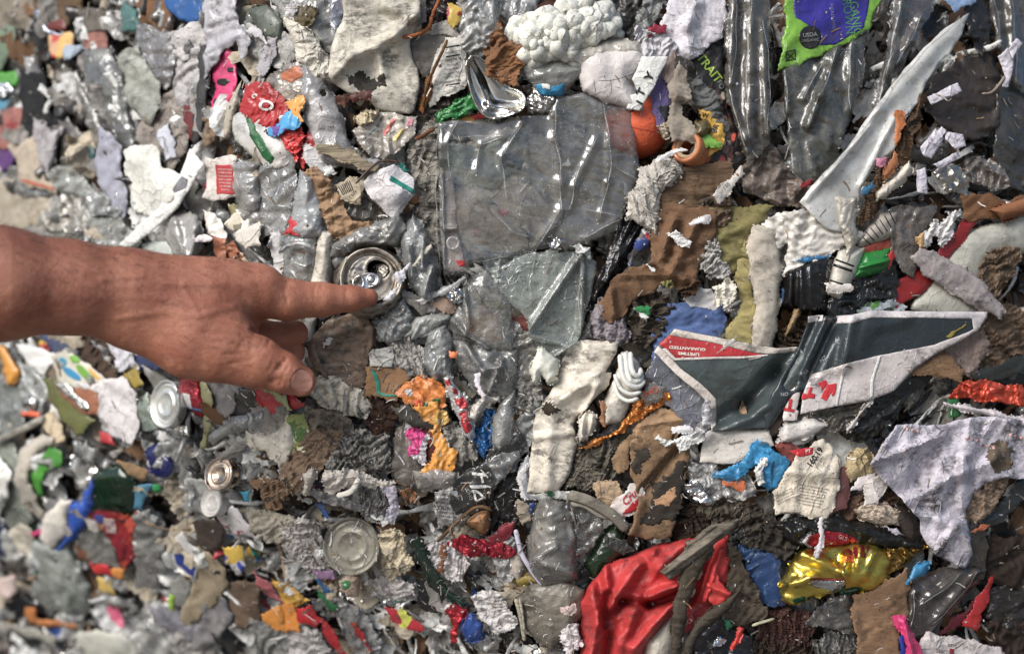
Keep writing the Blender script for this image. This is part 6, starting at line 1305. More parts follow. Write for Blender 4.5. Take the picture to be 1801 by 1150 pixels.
# ================================================================== bottom, right of centre
T(900, 750)
gbt = A("plastic_bottle", "clear grey bottle base squashed upright", "bottle", FI((150, 148, 144), .55, .5, .09), "85,620 110,450 152,368 270,370 322,560 332,760 150,798 90,730", 26, cr=4, lam=60, bulge=22, folds=[(110, 670, 310, 740, 6, 14), (120, 660, 220, 610, 5, 12), (300, 400, 320, 560, 6, 12)])
A("plastic_film", "clear bottle wall with print beside the squashed base", "bottle", FI((130, 126, 122), .5, .6, .09), "270,370 440,440 450,520 400,590 330,640 320,540", 24, cr=5, lam=30)
A("plastic_disc", "dull dusty round plastic bottom below the clear bottle", "plastic disc", PL((110, 104, 94), .75, .35), "52,870 120,808 232,793 335,830 335,950 200,1098 68,1002", 22, cr=3, bulge=12, lam=50)
A("paper_scrap", "pinkish scrap stuck on the dusty round bottom", "scrap", PA((180, 160, 156), .4), "250,915 310,895 320,940 270,945", 34)
A("foam_block", "dirty lint block beside the tub foot", "litter", CB((110, 104, 94), 1.0), "280,90 480,70 520,130 500,230 420,300 290,290 270,200", 21, cr=7, lam=20, rag=7)
A("cardboard_sheet", "folded grey brown cardboard panel with flaked surface", "cardboard", CB((132, 104, 76), .75), "608,98 865,98 895,172 860,300 822,482 802,552 700,542 602,542 625,460 652,345 610,240", 27, cr=2, lam=60, thick=2, rag=2, folds=[(840, 130, 650, 350, -9, 14), (650, 350, 605, 530, 6, 18)])
decal(SHEETS[-1], "flaked_patch", CB((66, 60, 54), .7), "610,100 690,98 680,170 660,220 620,230", rag=8, lift=.3)
decal(SHEETS[-1], "flaked_patch", CB((60, 55, 50), .7), "760,250 870,170 880,290 830,470 700,500 650,470 700,370 720,280", rag=8, lift=.3)
decal(SHEETS[-1], "flaked_patch", CB((182, 140, 102), .2), "715,370 830,305 835,350 800,400 730,400", rag=3, lift=.5)
tcb = A("cardboard_piece", "lighter cardboard flap above the folded panel", "cardboard", CB((160, 128, 94), .5), "530,150 600,60 700,0 800,20 780,90 610,95 600,200 560,210", 23, cr=3)
cu_ = A("drink_label", "curved red and white label with script letters below the lint block", "label", PL((196, 186, 184), .3), "518,400 600,300 655,318 652,412 560,442", 24, cr=2)
decal(cu_, "red_panel", PL((170, 18, 34), .2), "560,442 600,395 655,345 652,412 600,438")
write(cu_, "Cru", 592, 362, 13, -42, PL((176, 20, 34), .1), shear=.3, bold=.02); write(cu_, "oro", 585, 340, 6, -42, INK)
A("card_scrap", "beige speckled card beside the script label", "card", PA((180, 152, 120), .5), "430,290 520,285 560,330 530,400 440,370", 23, cr=3)
tube("frond", "dusty grey leaf frond below the lint block", "frond", CB((140, 134, 122), .5), "290,345 380,370 470,420 520,455 585,520", [28, 32, 33, 32, 28], 5, flat=.35)
tube("frond", "second dusty frond curving beside the first one", "frond", CB((150, 146, 136), .5), "300,385 370,390 450,440 520,450", [27, 29, 30, 31], 4, flat=.35)
A("dark_green_bottle", "dark green crushed bottle behind the red cloth", "bottle", PL((28, 48, 30), .35, .15), "388,680 460,560 522,478 560,560 552,640 430,757", 16, cr=4, bulge=10)
A("plastic_grille", "black ridged plastic piece beside the green bottle", "plastic piece", PL((44, 46, 44), .5, .4), "478,560 560,575 605,612 562,642 470,612", 22, cr=1, lam=10)
A("black_film", "black sheet in the hollow above the dusty round bottom", "plastic film", BLK, "160,790 330,740 400,640 430,770 350,870 230,795", 12, cr=4)  # black sheet filling the hollow
rc = A("red_cloth", "large glossy red plastic cloth with deep folds", "plastic cloth", PL((184, 34, 36), .55, .48),
  "338,885 400,790 472,698 602,648 742,590 872,566 962,558 1100,545 1120,640 1114,800 1052,902 1012,932 930,960 862,1012 832,952 760,1010 702,1082 640,1220 352,1220 345,1000", 24, step=3.2, cr=4, lam=48, wv=3, wl=70, bulge=8, edge=5, ew=14, rag=1,
  folds=[(470, 700, 490, 850, 10, 13.0), (490, 850, 470, 1000, -18, 11.5), (400, 800, 440, 1000, 10, 15.8), (640, 700, 500, 900, 12, 18.7), (500, 900, 480, 980, 6, 13.0), (850, 850, 700, 900, -20, 14.4), (700, 900, 560, 880, -14, 13.0), (560, 880, 500, 960, -12, 11.5), (860, 800, 700, 860, 12, 11.5), (740, 830, 830, 800, 8, 10.1), (830, 880, 620, 1120, 12, 18.7), (640, 880, 560, 1100, 8, 17.3), (510, 1000, 480, 1180, -14, 14.4), (430, 1010, 390, 1180, 8, 14.4), (1000, 650, 920, 890, -10, 13.0), (1060, 620, 980, 880, 10, 13.0), (720, 640, 800, 760, 8, 18.7), (870, 600, 740, 720, 8, 18.7), (1115, 650, 1010, 830, 6, 11.5)])
A("red_cloth_scrap", "small torn red fold at the edge of the red cloth", "scrap", PL((196, 44, 40), .2, .35), "998,800 1045,760 1085,830 1105,850 1050,900 1010,880", 38, cr=3, folds=[(1000, 805, 1100, 845, 6, 10)])
A("red_label", "dark red label with faint white letters under the straps", "label", PL((120, 16, 26), .3), "855,960 960,905 1010,930 930,1010 850,1060", 26, cr=3)
write(SHEETS[-1], "CAT", 905, 975, 6, -55, PL((180, 130, 130), .2))
wst = A("wood_stick", "weathered split wood stick lying across the red cloth", "wood stick", WD((128, 118, 104), .6), "748,732 830,665 1000,502 1070,482 1150,468 1128,520 1050,575 800,778", 48, cr=1, thick=5, rag=.8, bulge=3, edge=1, folds=[(770, 745, 1060, 540, 3, 6), (860, 640, 1040, 510, -3, 5)])
A("cloth_strap", "dark twisted cloth strap hanging down the red cloth", "strap", CL((84, 76, 66), .8), "872,735 1000,630 1010,650 962,722 930,800 902,882 880,1000 852,1220 812,1220 826,900", 44, cr=2, lam=30, bulge=4)
A("cloth_strap", "second dark strap curving beside the blue denim", "strap", CL((76, 70, 62), .8), "862,1180 900,1060 962,968 1092,878 1140,842 1092,925 962,1042 900,1180", 42, cr=2, lam=30, bulge=5)
A("plastic_tube", "grey white soft tube under the red cloth", "tube", PL((176, 170, 160), .4, .3), "678,1090 740,1020 805,958 825,1060 780,1220 690,1220", 21, cr=2, bulge=14)
A("denim", "blue denim like plastic beside the red cloth", "plastic bag", PL((36, 74, 122), .4, .3), "1162,628 1300,640 1310,880 1262,852 1200,742", 21, cr=5, lam=32)
A("mud_rag", "muddy brown rag between the red cloth and the blue denim", "cloth", CL((92, 82, 70), .9), "1108,590 1162,680 1202,762 1242,862 1275,932 1182,988 1088,952 1108,800", 27, cr=5, lam=30, rag=4)
A("foil_strip", "shiny silver can strip below the white glossy sheet", "foil", FO((200, 200, 202), .18, .25), "888,290 930,276 1025,382 980,392 900,332", 27, cr=4, lam=20)
A("foil_bag", "clear silver bag below the light blue film", "plastic bag", FI((190, 190, 192), .55, .4, .06), "905,190 1040,205 1060,260 1180,250 1200,340 1100,370 1000,340 920,270", 24, cr=8, lam=24)
A("orange_patch", "orange printed patch under the clear silver bag", "scrap", PL((206, 110, 60), .3), "1065,262 1170,280 1178,322 1130,315 1075,285", 27)
bl_ = A("blue_film", "light blue plastic film torn beside the white glossy sheet", "plastic film", PL((30, 132, 186), .2, .25), "1045,242 1110,200 1162,188 1232,92 1282,100 1300,180 1290,290 1240,270 1235,195 1120,275", 29, cr=4, lam=36)
A("paper_shred", "crumpled white shred across the light blue film", "paper shred", PA((216, 214, 226), .2), "1238,205 1275,165 1290,180 1270,220 1285,280 1250,285", 35, cr=4, lam=14)
A("mud_clump", "dark mud clump at the top of the wood stick", "mud clump", CB((78, 72, 62), 1.0), "960,430 1020,385 1130,375 1240,420 1250,520 1180,550 1130,480 1040,480", 25, cr=8, lam=22, rag=8)
A("torn_bag", "black and cream torn bag below the mud clump", "plastic bag", PR([(40, 38, 36), (170, 160, 140), (60, 56, 50)], 50), "1110,530 1200,510 1262,560 1230,620 1170,600", 24, cr=5, lam=18)
A("dark_paper", "dark soil packed beside the folded cardboard panel", "soil", CB((58, 48, 40), 1.0), "820,450 940,400 1000,480 960,560 840,560", 18, cr=8, lam=18, rag=7)
A("green_scrap", "emerald green chip beneath the muddy rag", "chip", PL((20, 104, 70), .2), "1070,975 1110,970 1118,1005 1085,1015", 28)
A("red_straw", "short red plastic straw piece", "straw", PL((200, 40, 30), .15), "1108,1105 1150,1018 1172,1025 1132,1115", 29, bulge=3)
A("foil_piece", "bent silver clip by the red straw", "foil", FO((190, 195, 210), .15), "1005,1120 1055,1062 1085,1075 1040,1110", 27, cr=3)
tube("straw", "pale grass straw lying beneath the blue denim", "straw", WD((190, 184, 150)), "1215,1005 1262,990 1330,970", 30, 1.3)
for k, p in enumerate(("20,870 45,960 65,1080", "40,868 55,950 62,1040")): tube("straw", ("thicker pale straw beside the dusty round bottom", "thinner pale straw beside the dusty round bottom")[k], "straw", WD((196, 186, 160)), p, 27, 1.9 - k * .6)
tube("cord", "lilac plastic cord running down beside the clear bottle", "cord", PL((180, 176, 196), .2), "20,520 50,640 110,740 155,800", [24, 27, 27, 24], 2.2, flat=.5)
A("white_cup", "pale shell of a cup left of the clear bottle", "cup", PL((170, 160, 150), .4), "-40,560 20,590 60,700 40,770 -20,740", 20, bulge=9, cr=3)
A("yellow_strip", "olive yellow plastic rim below the pale cup shell", "strip", PL((130, 112, 40), .3), "5,780 70,750 130,765 120,790 40,805", 21, bulge=4)
A("paper_pulp", "white torn paper at the dusty round bottom", "paper", PA((196, 190, 196), .4), "230,1040 330,1010 345,1110 300,1150 250,1090", 25, cr=5, lam=20, rag=5)
A("dark_film", "oily dark film at the bottom edge below the straps", "plastic film", PL((32, 32, 40), .5, .2), "950,1040 1080,960 1110,1040 1200,1060 1180,1200 960,1200", 18, cr=5)
A("white_film_edge", "white curved film edge left of the tub foot", "plastic film", FI((200, 204, 214), .85, .3), "38,250 85,150 90,330 150,345 60,360", 22, cr=3)
A("green_scrap", "small dark green scrap under the tub foot", "scrap", PL((30, 90, 56), .2), "170,320 200,312 205,345 178,348", 27)
A("newspaper_edge", "crumpled grey sheet under the tub foot", "paper", PA((176, 178, 176), .6), "100,345 210,318 290,330 270,365 150,370", 24, cr=5)

# ================================================================== bottom right corner
T(1350, 750)
nw = A("medicine_label", "white leaflet with printed weight and fine text lines", "label", PA((206, 196, 180), .3), "30,330 100,232 152,128 282,78 322,122 358,192 332,372 292,462 130,432 60,440", 27, cr=3, lam=60, folds=[(100, 230, 340, 240, 5, 20), (150, 140, 130, 420, 3, 16)])
decal(nw, "red_corner", PL((186, 20, 34), .2), "108,122 230,104 226,140 160,152", rag=.8)
write(nw, "PT", 205, 124, 6, -8, WHT, bold=.02)
write(nw, "160.19", 240, 155, 10, -55, INK, bold=.03)
write(nw, "LOT 8221", 265, 180, 4, -58, INK)
write(nw, "BEST PASSION CREAM", 305, 205, 4, -68, PL((70, 100, 130), .1))
for k in range(7): write(nw, ("read all of this leaflet carefully", "before you start using this", "keep this leaflet you may", "need to read it again", "if you have questions ask", "distributed by the maker", "for external use only")[k], 235 - k * 4, 305 + k * 15, 3.2, 10, INK)
for k in range(4): write(nw, "apply as needed daily", 80 + k * 4, 330 + k * 14, 2.8, -25, INK)
A("plastic_sheet", "maroon plastic edge beside the white leaflet", "plastic panel", PL((110, 66, 64), .3, .3), "345,195 412,250 392,392 310,455 290,462 335,375 362,200", 25, cr=1.5)
A("plastic_sheet", "dull red brown film between the blue film and leaflet", "plastic film", PL((130, 60, 52), .4, .3), "30,100 110,95 160,140 100,230 60,280 95,185", 23, cr=3)
A("blue_film", "light blue shiny film touching the leaflet", "plastic film", PL((30, 128, 180), .25, .25), "-20,105 0,100 97,186 42,292 0,310 -20,250", 27, cr=3)
A("plastic_spoon", "pale translucent plastic flap above the leaflet", "plastic piece", PL((200, 196, 190), .3), "60,90 90,0 200,-20 280,0 180,80 90,110", 22, cr=2)
A("food_scrap", "cream crust ring beside the maroon edge", "food scrap", PA((190, 170, 126), .4, .7), "410,170 450,120 505,115 520,170 525,235 470,245 430,272 400,240", 24, cr=4, lam=20, bulge=6)
A("red_scrap", "red and white torn wrapper below the cream crust", "scrap", PR([(150, 16, 36), (206, 196, 196), (190, 180, 180)], 45), "408,330 470,260 540,245 545,300 480,320", 24, cr=4)
A("white_strip", "white bent paper tab below the torn wrapper", "paper", PA((206, 198, 196), .3), "505,280 560,250 595,290 560,370 495,392", 28, cr=2)
A("stained_pad", "brown stained white pad above the black can", "pad", PA((190, 172, 154), .7), "455,420 520,390 600,390 655,445 650,495 540,485 470,460", 24, cr=5, lam=26, bulge=8)
A("brown_rag", "wet brown paper beside the maroon edge", "paper", CB((90, 68, 54), .8), "400,370 520,330 640,360 620,400 500,410 440,470 380,440", 20, cr=6, lam=24)
bc_ = A("crushed_can", "crushed black drink can with a red emblem", "can", FO((60, 60, 60), .28, .4, .8, .2), "95,500 200,470 335,468 502,500 705,590 712,612 640,606 480,602 250,612 150,592", 25, cr=6, lam=30, bulge=12)
decal(bc_, "red_emblem", FO((170, 24, 44), .25, .2, .6), "180,580 215,550 300,528 400,543 462,580 380,602 232,612", rag=1, lift=.6)
decal(bc_, "white_curve", PL((190, 180, 180), .2), "176,580 200,552 225,548 200,590 230,612 205,612", rag=.5, lift=.9)
write(bc_, "GLS", 380, 562, 7, 20, PL((200, 170, 170), .2), lift=1.4)
gc = A("crushed_can", "crumpled golden drink can", "can", FO((236, 184, 56), .27, .12, 1.0, .1), "98,882 86,782 120,710 152,658 190,622 330,610 485,590 562,620 612,690 592,792 502,832 350,834 240,860 140,895", 28, cr=5.5, lam=52, bulge=16, folds=[(180, 640, 400, 750, 8, 16), (400, 660, 380, 800, 8, 14), (470, 620, 440, 780, 8, 14), (110, 800, 240, 760, 6, 12), (540, 640, 480, 760, 8, 14)])
for p in ("390,622 410,616 440,640 425,648", "432,612 452,610 458,668 440,665", "470,600 488,598 495,662 476,660", "500,600 515,605 505,635"): decal(gc, "red_bar", FO((130, 20, 30), .25, .1, .6), p, rag=.5, lift=.6)
decal(gc, "orange_panel", FO((220, 110, 30), .22, .1, .7), "370,655 435,648 440,685 375,688", rag=1, lift=.6)
decal(gc, "silver_panel", FO((226, 222, 214), .12, .1), "210,790 300,770 400,780 395,815 330,836 250,815", rag=2, lift=.5)
decal(gc, "red_line", PL((130, 40, 30), .2), "215,765 390,768 390,778 215,778", rag=.6, lift=.7)
decal(gc, "green_edge", FO((20, 90, 60), .25, .1, .6), "345,836 430,812 480,815 470,832 400,850", rag=1, lift=.7); decal(gc, "green_edge", FO((20, 90, 60), .25, .1, .6), "120,878 190,860 195,880 140,894", rag=1, lift=.7)
write(gc, "ALUMINUM", 410, 832, 4, -10, PL((190, 200, 190), .1), lift=1.4)
A("foil_piece", "dull golden foil flap beyond the golden can", "foil", FO((150, 116, 44), .35, .35), "612,625 700,622 815,612 760,640 700,690 620,740 595,800 560,780 600,700", 23, cr=5, lam=24)
A("plastic_string", "white plastic string trailing over the black can", "string", PL((206, 200, 206), .2), "262,478 282,475 285,560 262,650 238,660 255,590 262,540", 45, cr=1.5, lam=20)
A("plastic_piece", "white lilac sliver at the black can tip", "plastic piece", PL((190, 184, 200), .2), "590,510 650,515 685,545 640,540", 28)
A("rag", "grey black shredded rag beside the blue denim edge", "cloth", CL((66, 62, 58), .9), "-20,520 40,480 110,520 150,600 100,680 40,640 -20,620", 23, cr=6, lam=22, rag=6)
A("blue_box", "dark blue printed box end beside the golden can", "box", PL((30, 62, 110), .35), "-60,640 20,660 55,700 80,880 40,890 -60,860", 22, cr=3)
bpw = A("paper_bag", "big creased white printed paper bag", "paper", PA((190, 186, 200), .85, .45), "518,190 560,120 652,-10 890,-10 1000,-40 1160,-60 1340,-20 1340,262 1200,262 1102,282 1050,330 1002,422 1038,640 1002,722 930,690 840,642 778,542 770,470 738,440 680,362 590,282", 33, cr=7, lam=85, rag=1.5, thick=.4,
        folds=[(522, 185, 890, 45, 8, 14), (890, 45, 720, 340, -7, 24), (700, 380, 1000, 220, 8, 18), (740, 440, 960, 500, 5, 16), (850, 640, 960, 500, 7, 14), (960, 500, 1030, 610, 7, 14), (990, 160, 980, 400, 8, 16), (650, 0, 530, 180, 6, 14), (1180, 30, 980, 300, -8, 24), (1000, 250, 1150, 150, 7, 16), (700, 30, 720, 330, 3, 20)])
decal(bpw, "mud_patch", CB((110, 96, 80), .9), "1120,120 1160,70 1230,110 1240,180 1180,230 1130,200", rag=8, lift=.25)
for (x0, y0) in ((700, 10), (1080, 90), (1220, 40), (1000, 55)):
    for k in range(3): decal(bpw, "faint_print", PA((206, 160, 156), .4), f"{x0+k*28},{y0+k*6} {x0+k*28+14},{y0+k*6-4} {x0+k*28+16},{y0+k*6+8} {x0+k*28+2},{y0+k*6+12}", rag=2, lift=.3, step=3)
A("brown_heap", "beige and brown torn wrapper inside the big paper bag fold", "wrapper", PA((150, 126, 106), .7), "1000,280 1110,250 1200,270 1160,380 1060,470 1010,440", 26, cr=7, lam=26)
A("orange_scrap", "orange brown sliver below the torn wrapper", "scrap", PL((160, 84, 46), .3), "1035,522 1075,500 1115,500 1055,532", 27)
A("plastic_film", "dark glossy sheet curling at the far lower edge", "plastic film", PL((44, 50, 54), .4, .2), "1060,490 1160,420 1260,290 1330,240 1330,330 1240,420 1120,510", 20, cr=4, lam=50)
A("plastic_film", "smoky brown film beside the paper bag tip", "plastic film", FI((80, 72, 66), .75, .5, .1, (.7, .68, .66)), "1020,520 1100,510 1100,700 1080,745 1000,720 1036,640", 22, cr=3)
A("plastic_film", "dark film pouch below the paper bag tip", "plastic film", FI((96, 88, 84), .5, .5, .07, (.7, .68, .67), .15), "690,960 690,800 860,722 1000,720 1082,742 950,902 832,1042 728,1057", 24, cr=4, lam=70, wv=4, bulge=8, folds=[(1060, 730, 830, 1000, 6, 14), (740, 820, 720, 1030, 5, 12), (980, 740, 780, 900, 5, 14)])
A("cardboard_sheet", "torn tan cardboard panel in front of the dark pouch", "cardboard", CB((140, 108, 80), .55), "468,880 580,828 692,758 692,982 642,1002 690,1200 510,1200 470,1002", 29, cr=2.5, lam=70, thick=2, rag=3)
A("plastic_film", "grey glossy film pouch below the golden can", "plastic film", FI((110, 106, 104), .5, .5, .07, (.72, .72, .71), .2), "218,992 320,878 472,868 462,1042 330,1012", 23, cr=5, lam=34)
A("pink_ribbon", "hot pink plastic ribbon at the bottom edge", "ribbon", PL((206, 40, 110), .15, .25), "638,980 702,978 740,1060 800,1200 725,1200 690,1062", 33, cr=2, lam=40, folds=[(690, 985, 740, 1180, 5, 8)])
A("blue_ribbon", "deep blue ribbon edge beside the hot pink ribbon", "ribbon", PL((34, 48, 150), .15, .25), "668,1080 690,1070 725,1200 680,1200", 32, cr=2)
A("blue_scrap", "light blue curl above the dark pouch", "scrap", PL((40, 130, 180), .2), "703,782 740,708 815,688 792,742 722,784", 31, cr=3, bulge=5)
A("red_shard", "upright red plastic shard at the far lower edge", "plastic shard", PL((176, 18, 22), .2, .25), "1002,1000 1060,870 1128,788 1112,862 1062,1015 1022,1005", 20, cr=2)
A("maroon_strip", "maroon strip leading up to the red shard", "strip", PL((110, 20, 40), .3), "885,1045 930,975 1010,925 1050,880 1010,990 930,1015", 18, cr=2)
cl2 = A("card_label", "creased white label with printed letters at the bottom edge", "label", PA((196, 188, 190), .45), "770,1190 832,1048 982,1078 1152,1118 1180,1190", 24, cr=3)
write(cl2, "SBIO28", 895, 1140, 7, 10, PL((70, 66, 74), .1)); write(cl2, "LOT", 935, 1105, 5, 190, INK)
decal(cl2, "red_mark", PL((150, 20, 34), .2), "920,1120 945,1125 945,1180 922,1180", rag=.8)
A("dark_cloth", "dark brown dirty cloth at the far lower edge", "cloth", CL((60, 50, 46), .7), "1060,560 1200,580 1330,560 1330,800 1180,780 1090,740", 14, cr=7, lam=40)
A("dark_film", "brown black film at the far lower corner", "plastic film", PL((42, 38, 36), .5, .3), "1110,860 1200,800 1330,820 1330,1010 1200,1000 1120,960", 13, cr=7, lam=40)
A("dark_rag", "dusky brown rag at the bottom far corner", "cloth", CL((58, 48, 44), .8), "1120,1000 1250,990 1330,1020 1330,1200 1160,1200", 13, cr=7, lam=34)
A("dark_plastic", "dark brown bottle side beneath the paper bag", "bottle", PL((54, 46, 42), .5, .25), "640,400 740,440 775,540 730,600 690,560 650,480", 20, bulge=10, cr=3)
A("mud_litter", "maroon and brown leaf litter at the bottom edge", "litter", CB((86, 58, 52), .8), "-40,960 60,930 180,940 230,1000 200,1090 60,1110 -40,1070", 18, cr=8, lam=16, rag=7)
A("grey_litter", "crinkled grey plastic litter at the bottom edge", "litter", PL((90, 90, 88), .8, .3), "260,1080 380,1040 500,1080 500,1200 240,1200", 18, cr=8, lam=16, rag=7)
A("earth_clump", "dark earthy clump left of the crinkled grey litter", "mud clump", CB((64, 52, 44), 1.0), "-40,1090 120,1100 240,1090 240,1200 -40,1200", 17, cr=8, lam=18, rag=7)
# ================================================================== small scraps packed between the larger pieces
def proto(kind, k):
    """One crumpled scrap about 60 px across, lying in the bale face, centred on its own origin."""
    r = random.Random(hash((len(kind), k)) % 9973 + k * 17 + sum(map(ord, kind)))
    n = r.randint(6, 11)
    if kind == 'shred':
        L, w = 34, r.uniform(4, 8); pts = []; bend = r.uniform(-9, 9)
        for i in range(6): pts.append((-L + i * 2 * L / 5, bend * (1 - ((i - 2.5) / 2.5) ** 2) - w / 2 + r.uniform(-1, 1)))
        for i in range(5, -1, -1): pts.append((-L + i * 2 * L / 5, bend * (1 - ((i - 2.5) / 2.5) ** 2) + w / 2 + r.uniform(-1, 1)))
    else:
        asp = r.choice((r.uniform(.16, .35), r.uniform(.25, .5), r.uniform(.45, .8)))
        ph = r.random() * 6
        pts = [(34 * r.uniform(.5, 1.15) * math.cos(ph + 2 * math.pi * i / n), 34 * asp * r.uniform(.45, 1.2) * math.sin(ph + 2 * math.pi * i / n)) for i in range(n)]
    step = 3.2 if kind != 'shred' else 2.6
    poly = rough_poly(pts, step, {'paper': 5, 'card': 5, 'film': 4, 'plastic': 2, 'foil': 4, 'shred': 1}[kind], r)
    v, f = tri_poly(poly, step, r)
    seed = k * 31 + len(kind) * 7
    amp, lam = {'paper': (6.5, 34), 'card': (3.5, 44), 'film': (6, 30), 'plastic': (2.2, 46), 'foil': (5, 22), 'shred': (4, 34)}[kind]
    h = amp * crumple(v[:, 0], v[:, 1], seed, lam) + amp * .3 * crumple(v[:, 0], v[:, 1], seed + 3, lam * .4)
    ed = poly_dist(v[:, 0], v[:, 1], poly)
    if kind in ('plastic', 'film') and k % 3: h = h + r.uniform(2, 6) * (np.sqrt(np.clip(1 - (1 - ed / max(ed.max(), 1)) ** 2, 0, 1)) - .6)
    h = h + r.uniform(-1, 1) * .004 * v[:, 0] ** 2 + r.uniform(-1, 1) * .004 * v[:, 1] ** 2
    V = np.stack([v[:, 0] * S, -h * 1e-3, -v[:, 1] * S], -1)
    me = new_mesh(kind + "_scrap", V, f)
    bm = bmesh.new(); bm.from_mesh(me); bm.normal_update()
    bmesh.ops.solidify(bm, geom=bm.faces[:], thickness={'card': .0012, 'plastic': .0009, 'paper': .00035, 'film': .00025, 'foil': .0003, 'shred': .0004}[kind])
    bmesh.ops.recalc_face_normals(bm, faces=bm.faces)
    bm.to_mesh(me); bm.free()
    me.polygons.foreach_set("use_smooth", [True] * len(me.polygons))
    if kind in ('paper', 'card'): me.set_sharp_from_angle(angle=math.radians(26))
    me.materials.append(None)
    return me

PROTO = {k: [proto(k, i) for i in range(14 if k in ('paper', 'film') else 9)] for k in ('paper', 'card', 'film', 'plastic', 'foil', 'shred')}
PAL = {
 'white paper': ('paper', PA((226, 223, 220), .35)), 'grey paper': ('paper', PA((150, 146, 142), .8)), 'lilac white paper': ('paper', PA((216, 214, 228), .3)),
 'dirty cream paper': ('paper', PA((184, 172, 152), .7)), 'brown card': ('card', CB((128, 96, 68), .6)), 'dark brown card': ('card', CB((76, 58, 46), .8)), 'tan card': ('card', CB((160, 128, 96), .4)),
 'clear film': ('film', FI((190, 192, 192), .5, .4, .1)), 'cloudy film': ('film', FI((176, 176, 174), .8, .5)), 'smoky film': ('film', FI((96, 92, 88), .7, .6)),
 'dark film': ('plastic', PL((42, 40, 40), .5, .25)), 'grey plastic': ('plastic', PL((140, 140, 138), .5, .35)), 'white plastic': ('plastic', PL((226, 224, 220), .25, .25)),
 'red plastic': ('plastic', PL((180, 26, 34), .3, .3)), 'blue plastic': ('plastic', PL((40, 84, 150), .3, .3)), 'green plastic': ('plastic', PL((40, 116, 60), .3, .3)), 'yellow plastic': ('plastic', PL((206, 160, 46), .3, .3)), 'orange plastic': ('plastic', PL((216, 110, 40), .3, .3)), 'pink plastic': ('plastic', PL((200, 80, 120), .3, .3)), 'sky blue plastic': ('plastic', PL((60, 140, 180), .3, .3)),
 'silver foil': ('foil', FO((196, 196, 196), .22, .3)), 'white shredded': ('shred', PA((230, 227, 230), .15)), 'grey shredded': ('shred', PA((160, 156, 152), .6)), 'tan shredded': ('shred', CB((160, 132, 104), .4)),
 'dark ribbon': ('shred', PL((46, 44, 44), .5, .25)), 'grey ribbon': ('shred', PL((150, 150, 150), .4, .3)), 'clear ribbon': ('shred', FI((210, 212, 212), .7, .3, .08)),
 'printed red and white': ('paper', PR([(190, 40, 48), (206, 200, 198), (196, 190, 186), (90, 88, 92)], 70)), 'printed blue and white': ('paper', PR([(60, 100, 170), (206, 204, 206), (190, 190, 196), (70, 150, 120)], 70)), 'printed yellow and red': ('paper', PR([(206, 170, 60), (180, 50, 40), (200, 190, 170)], 60)),
}
NOUN = {'paper': ('paper_scrap', 'scrap'), 'card': ('cardboard_scrap', 'scrap'), 'film': ('film_scrap', 'scrap'), 'plastic': ('plastic_scrap', 'shard'), 'foil': ('foil_scrap', 'scrap'), 'shred': ('paper_shred', 'strip')}
def zone(x, y):
    if x > 1250 and y < 400: return 'dark film:5 smoky film:5 dark brown card:3 grey paper:2 brown card:2 cloudy film:1 white shredded:3 lilac white paper:1'
    if x > 1400 and y > 850 or x > 1650: return 'dark brown card:5 dark film:4 brown card:3 smoky film:2 grey paper:2 white shredded:1 red plastic:.4 blue plastic:.3'
    if x < 450 and y < 420: return 'grey paper:3 cloudy film:2 dirty cream paper:1.5 smoky film:6 dark film:5 dark brown card:3 white paper:1 brown card:2 clear film:1 lilac white paper:2 red plastic:.4 blue plastic:.3 silver foil:.6 white shredded:1'  # darker mix of scraps paints in the vignette of this corner
    if x < 460: return 'white paper:4.5 clear film:4 cloudy film:3 white plastic:2 grey plastic:2 lilac white paper:2 dark film:1.6 silver foil:1.4 red plastic:.6 blue plastic:.5 green plastic:.3 yellow plastic:.4 orange plastic:.3 pink plastic:.3 sky blue plastic:.4 brown card:2 dirty cream paper:2 printed red and white:.8 printed blue and white:.8 printed yellow and red:.5'
    if x < 930 and y > 680: return 'white paper:6 grey paper:3.5 dirty cream paper:4 white shredded:8 grey shredded:6 tan shredded:2 brown card:3 dark brown card:2 clear film:2 cloudy film:2 dark film:1.6 silver foil:.8 red plastic:.6 blue plastic:.4 yellow plastic:.4 green plastic:.3 printed red and white:.8 printed blue and white:.6'
    return 'grey paper:2.5 dirty cream paper:2.5 white paper:4 brown card:3 dark brown card:3 clear film:3 cloudy film:3 smoky film:1 dark film:2 white shredded:3 grey shredded:2 silver foil:.7 red plastic:.3 green plastic:.2 printed red and white:.3 printed blue and white:.3'
_z = {}
def pick(r, z):
    if z not in _z:
        it = [a.rsplit(':', 1) for a in z.replace(' ', '|').split('|')]
        ks = []; ws = []; cur = []
        for tok in z.split(' '):
            if ':' in tok: a, w = tok.split(':'); cur.append(a); ks.append(' '.join(cur)); ws.append(float(w)); cur = []
            else: cur.append(tok)
        _z[z] = (ks, ws)
    return r.choices(*_z[z])[0]

import re as _re
def core_name(s):
    c = _re.split(r"\b(?:with|beside|below|above|under|at|on|in|behind|over|near|hanging|standing|leaning|tucked|stuck|running|lying|crossing|across|packed|along|inside|poking|wrapped|of|facing|touching|by|from|catching|seen|round|beneath|leading|down|sweeping|clinging|between|trailing|joined|to|squashed|curling|curving|curved|cut|poured|creased|folded over|falling|dumped|tying|squeezed|draped|stretched)\b", s)[0].strip()
    return c if len(c.split()) >= 2 else ' '.join(s.split()[:4])
LM = [(sh.px[0], sh.px[1], core_name(sh.o["label"])) for sh in SHEETS if sh.o.parent is None and "label" in sh.o and -20 < sh.px[0] < 1820 and -20 < sh.px[1] < 1170]
_cores = {}
for l in LM: _cores[l[2]] = _cores.get(l[2], 0) + 1
LM = [l for l in LM if _cores[l[2]] == 1]
LMX = np.array([(l[0], l[1]) for l in LM])

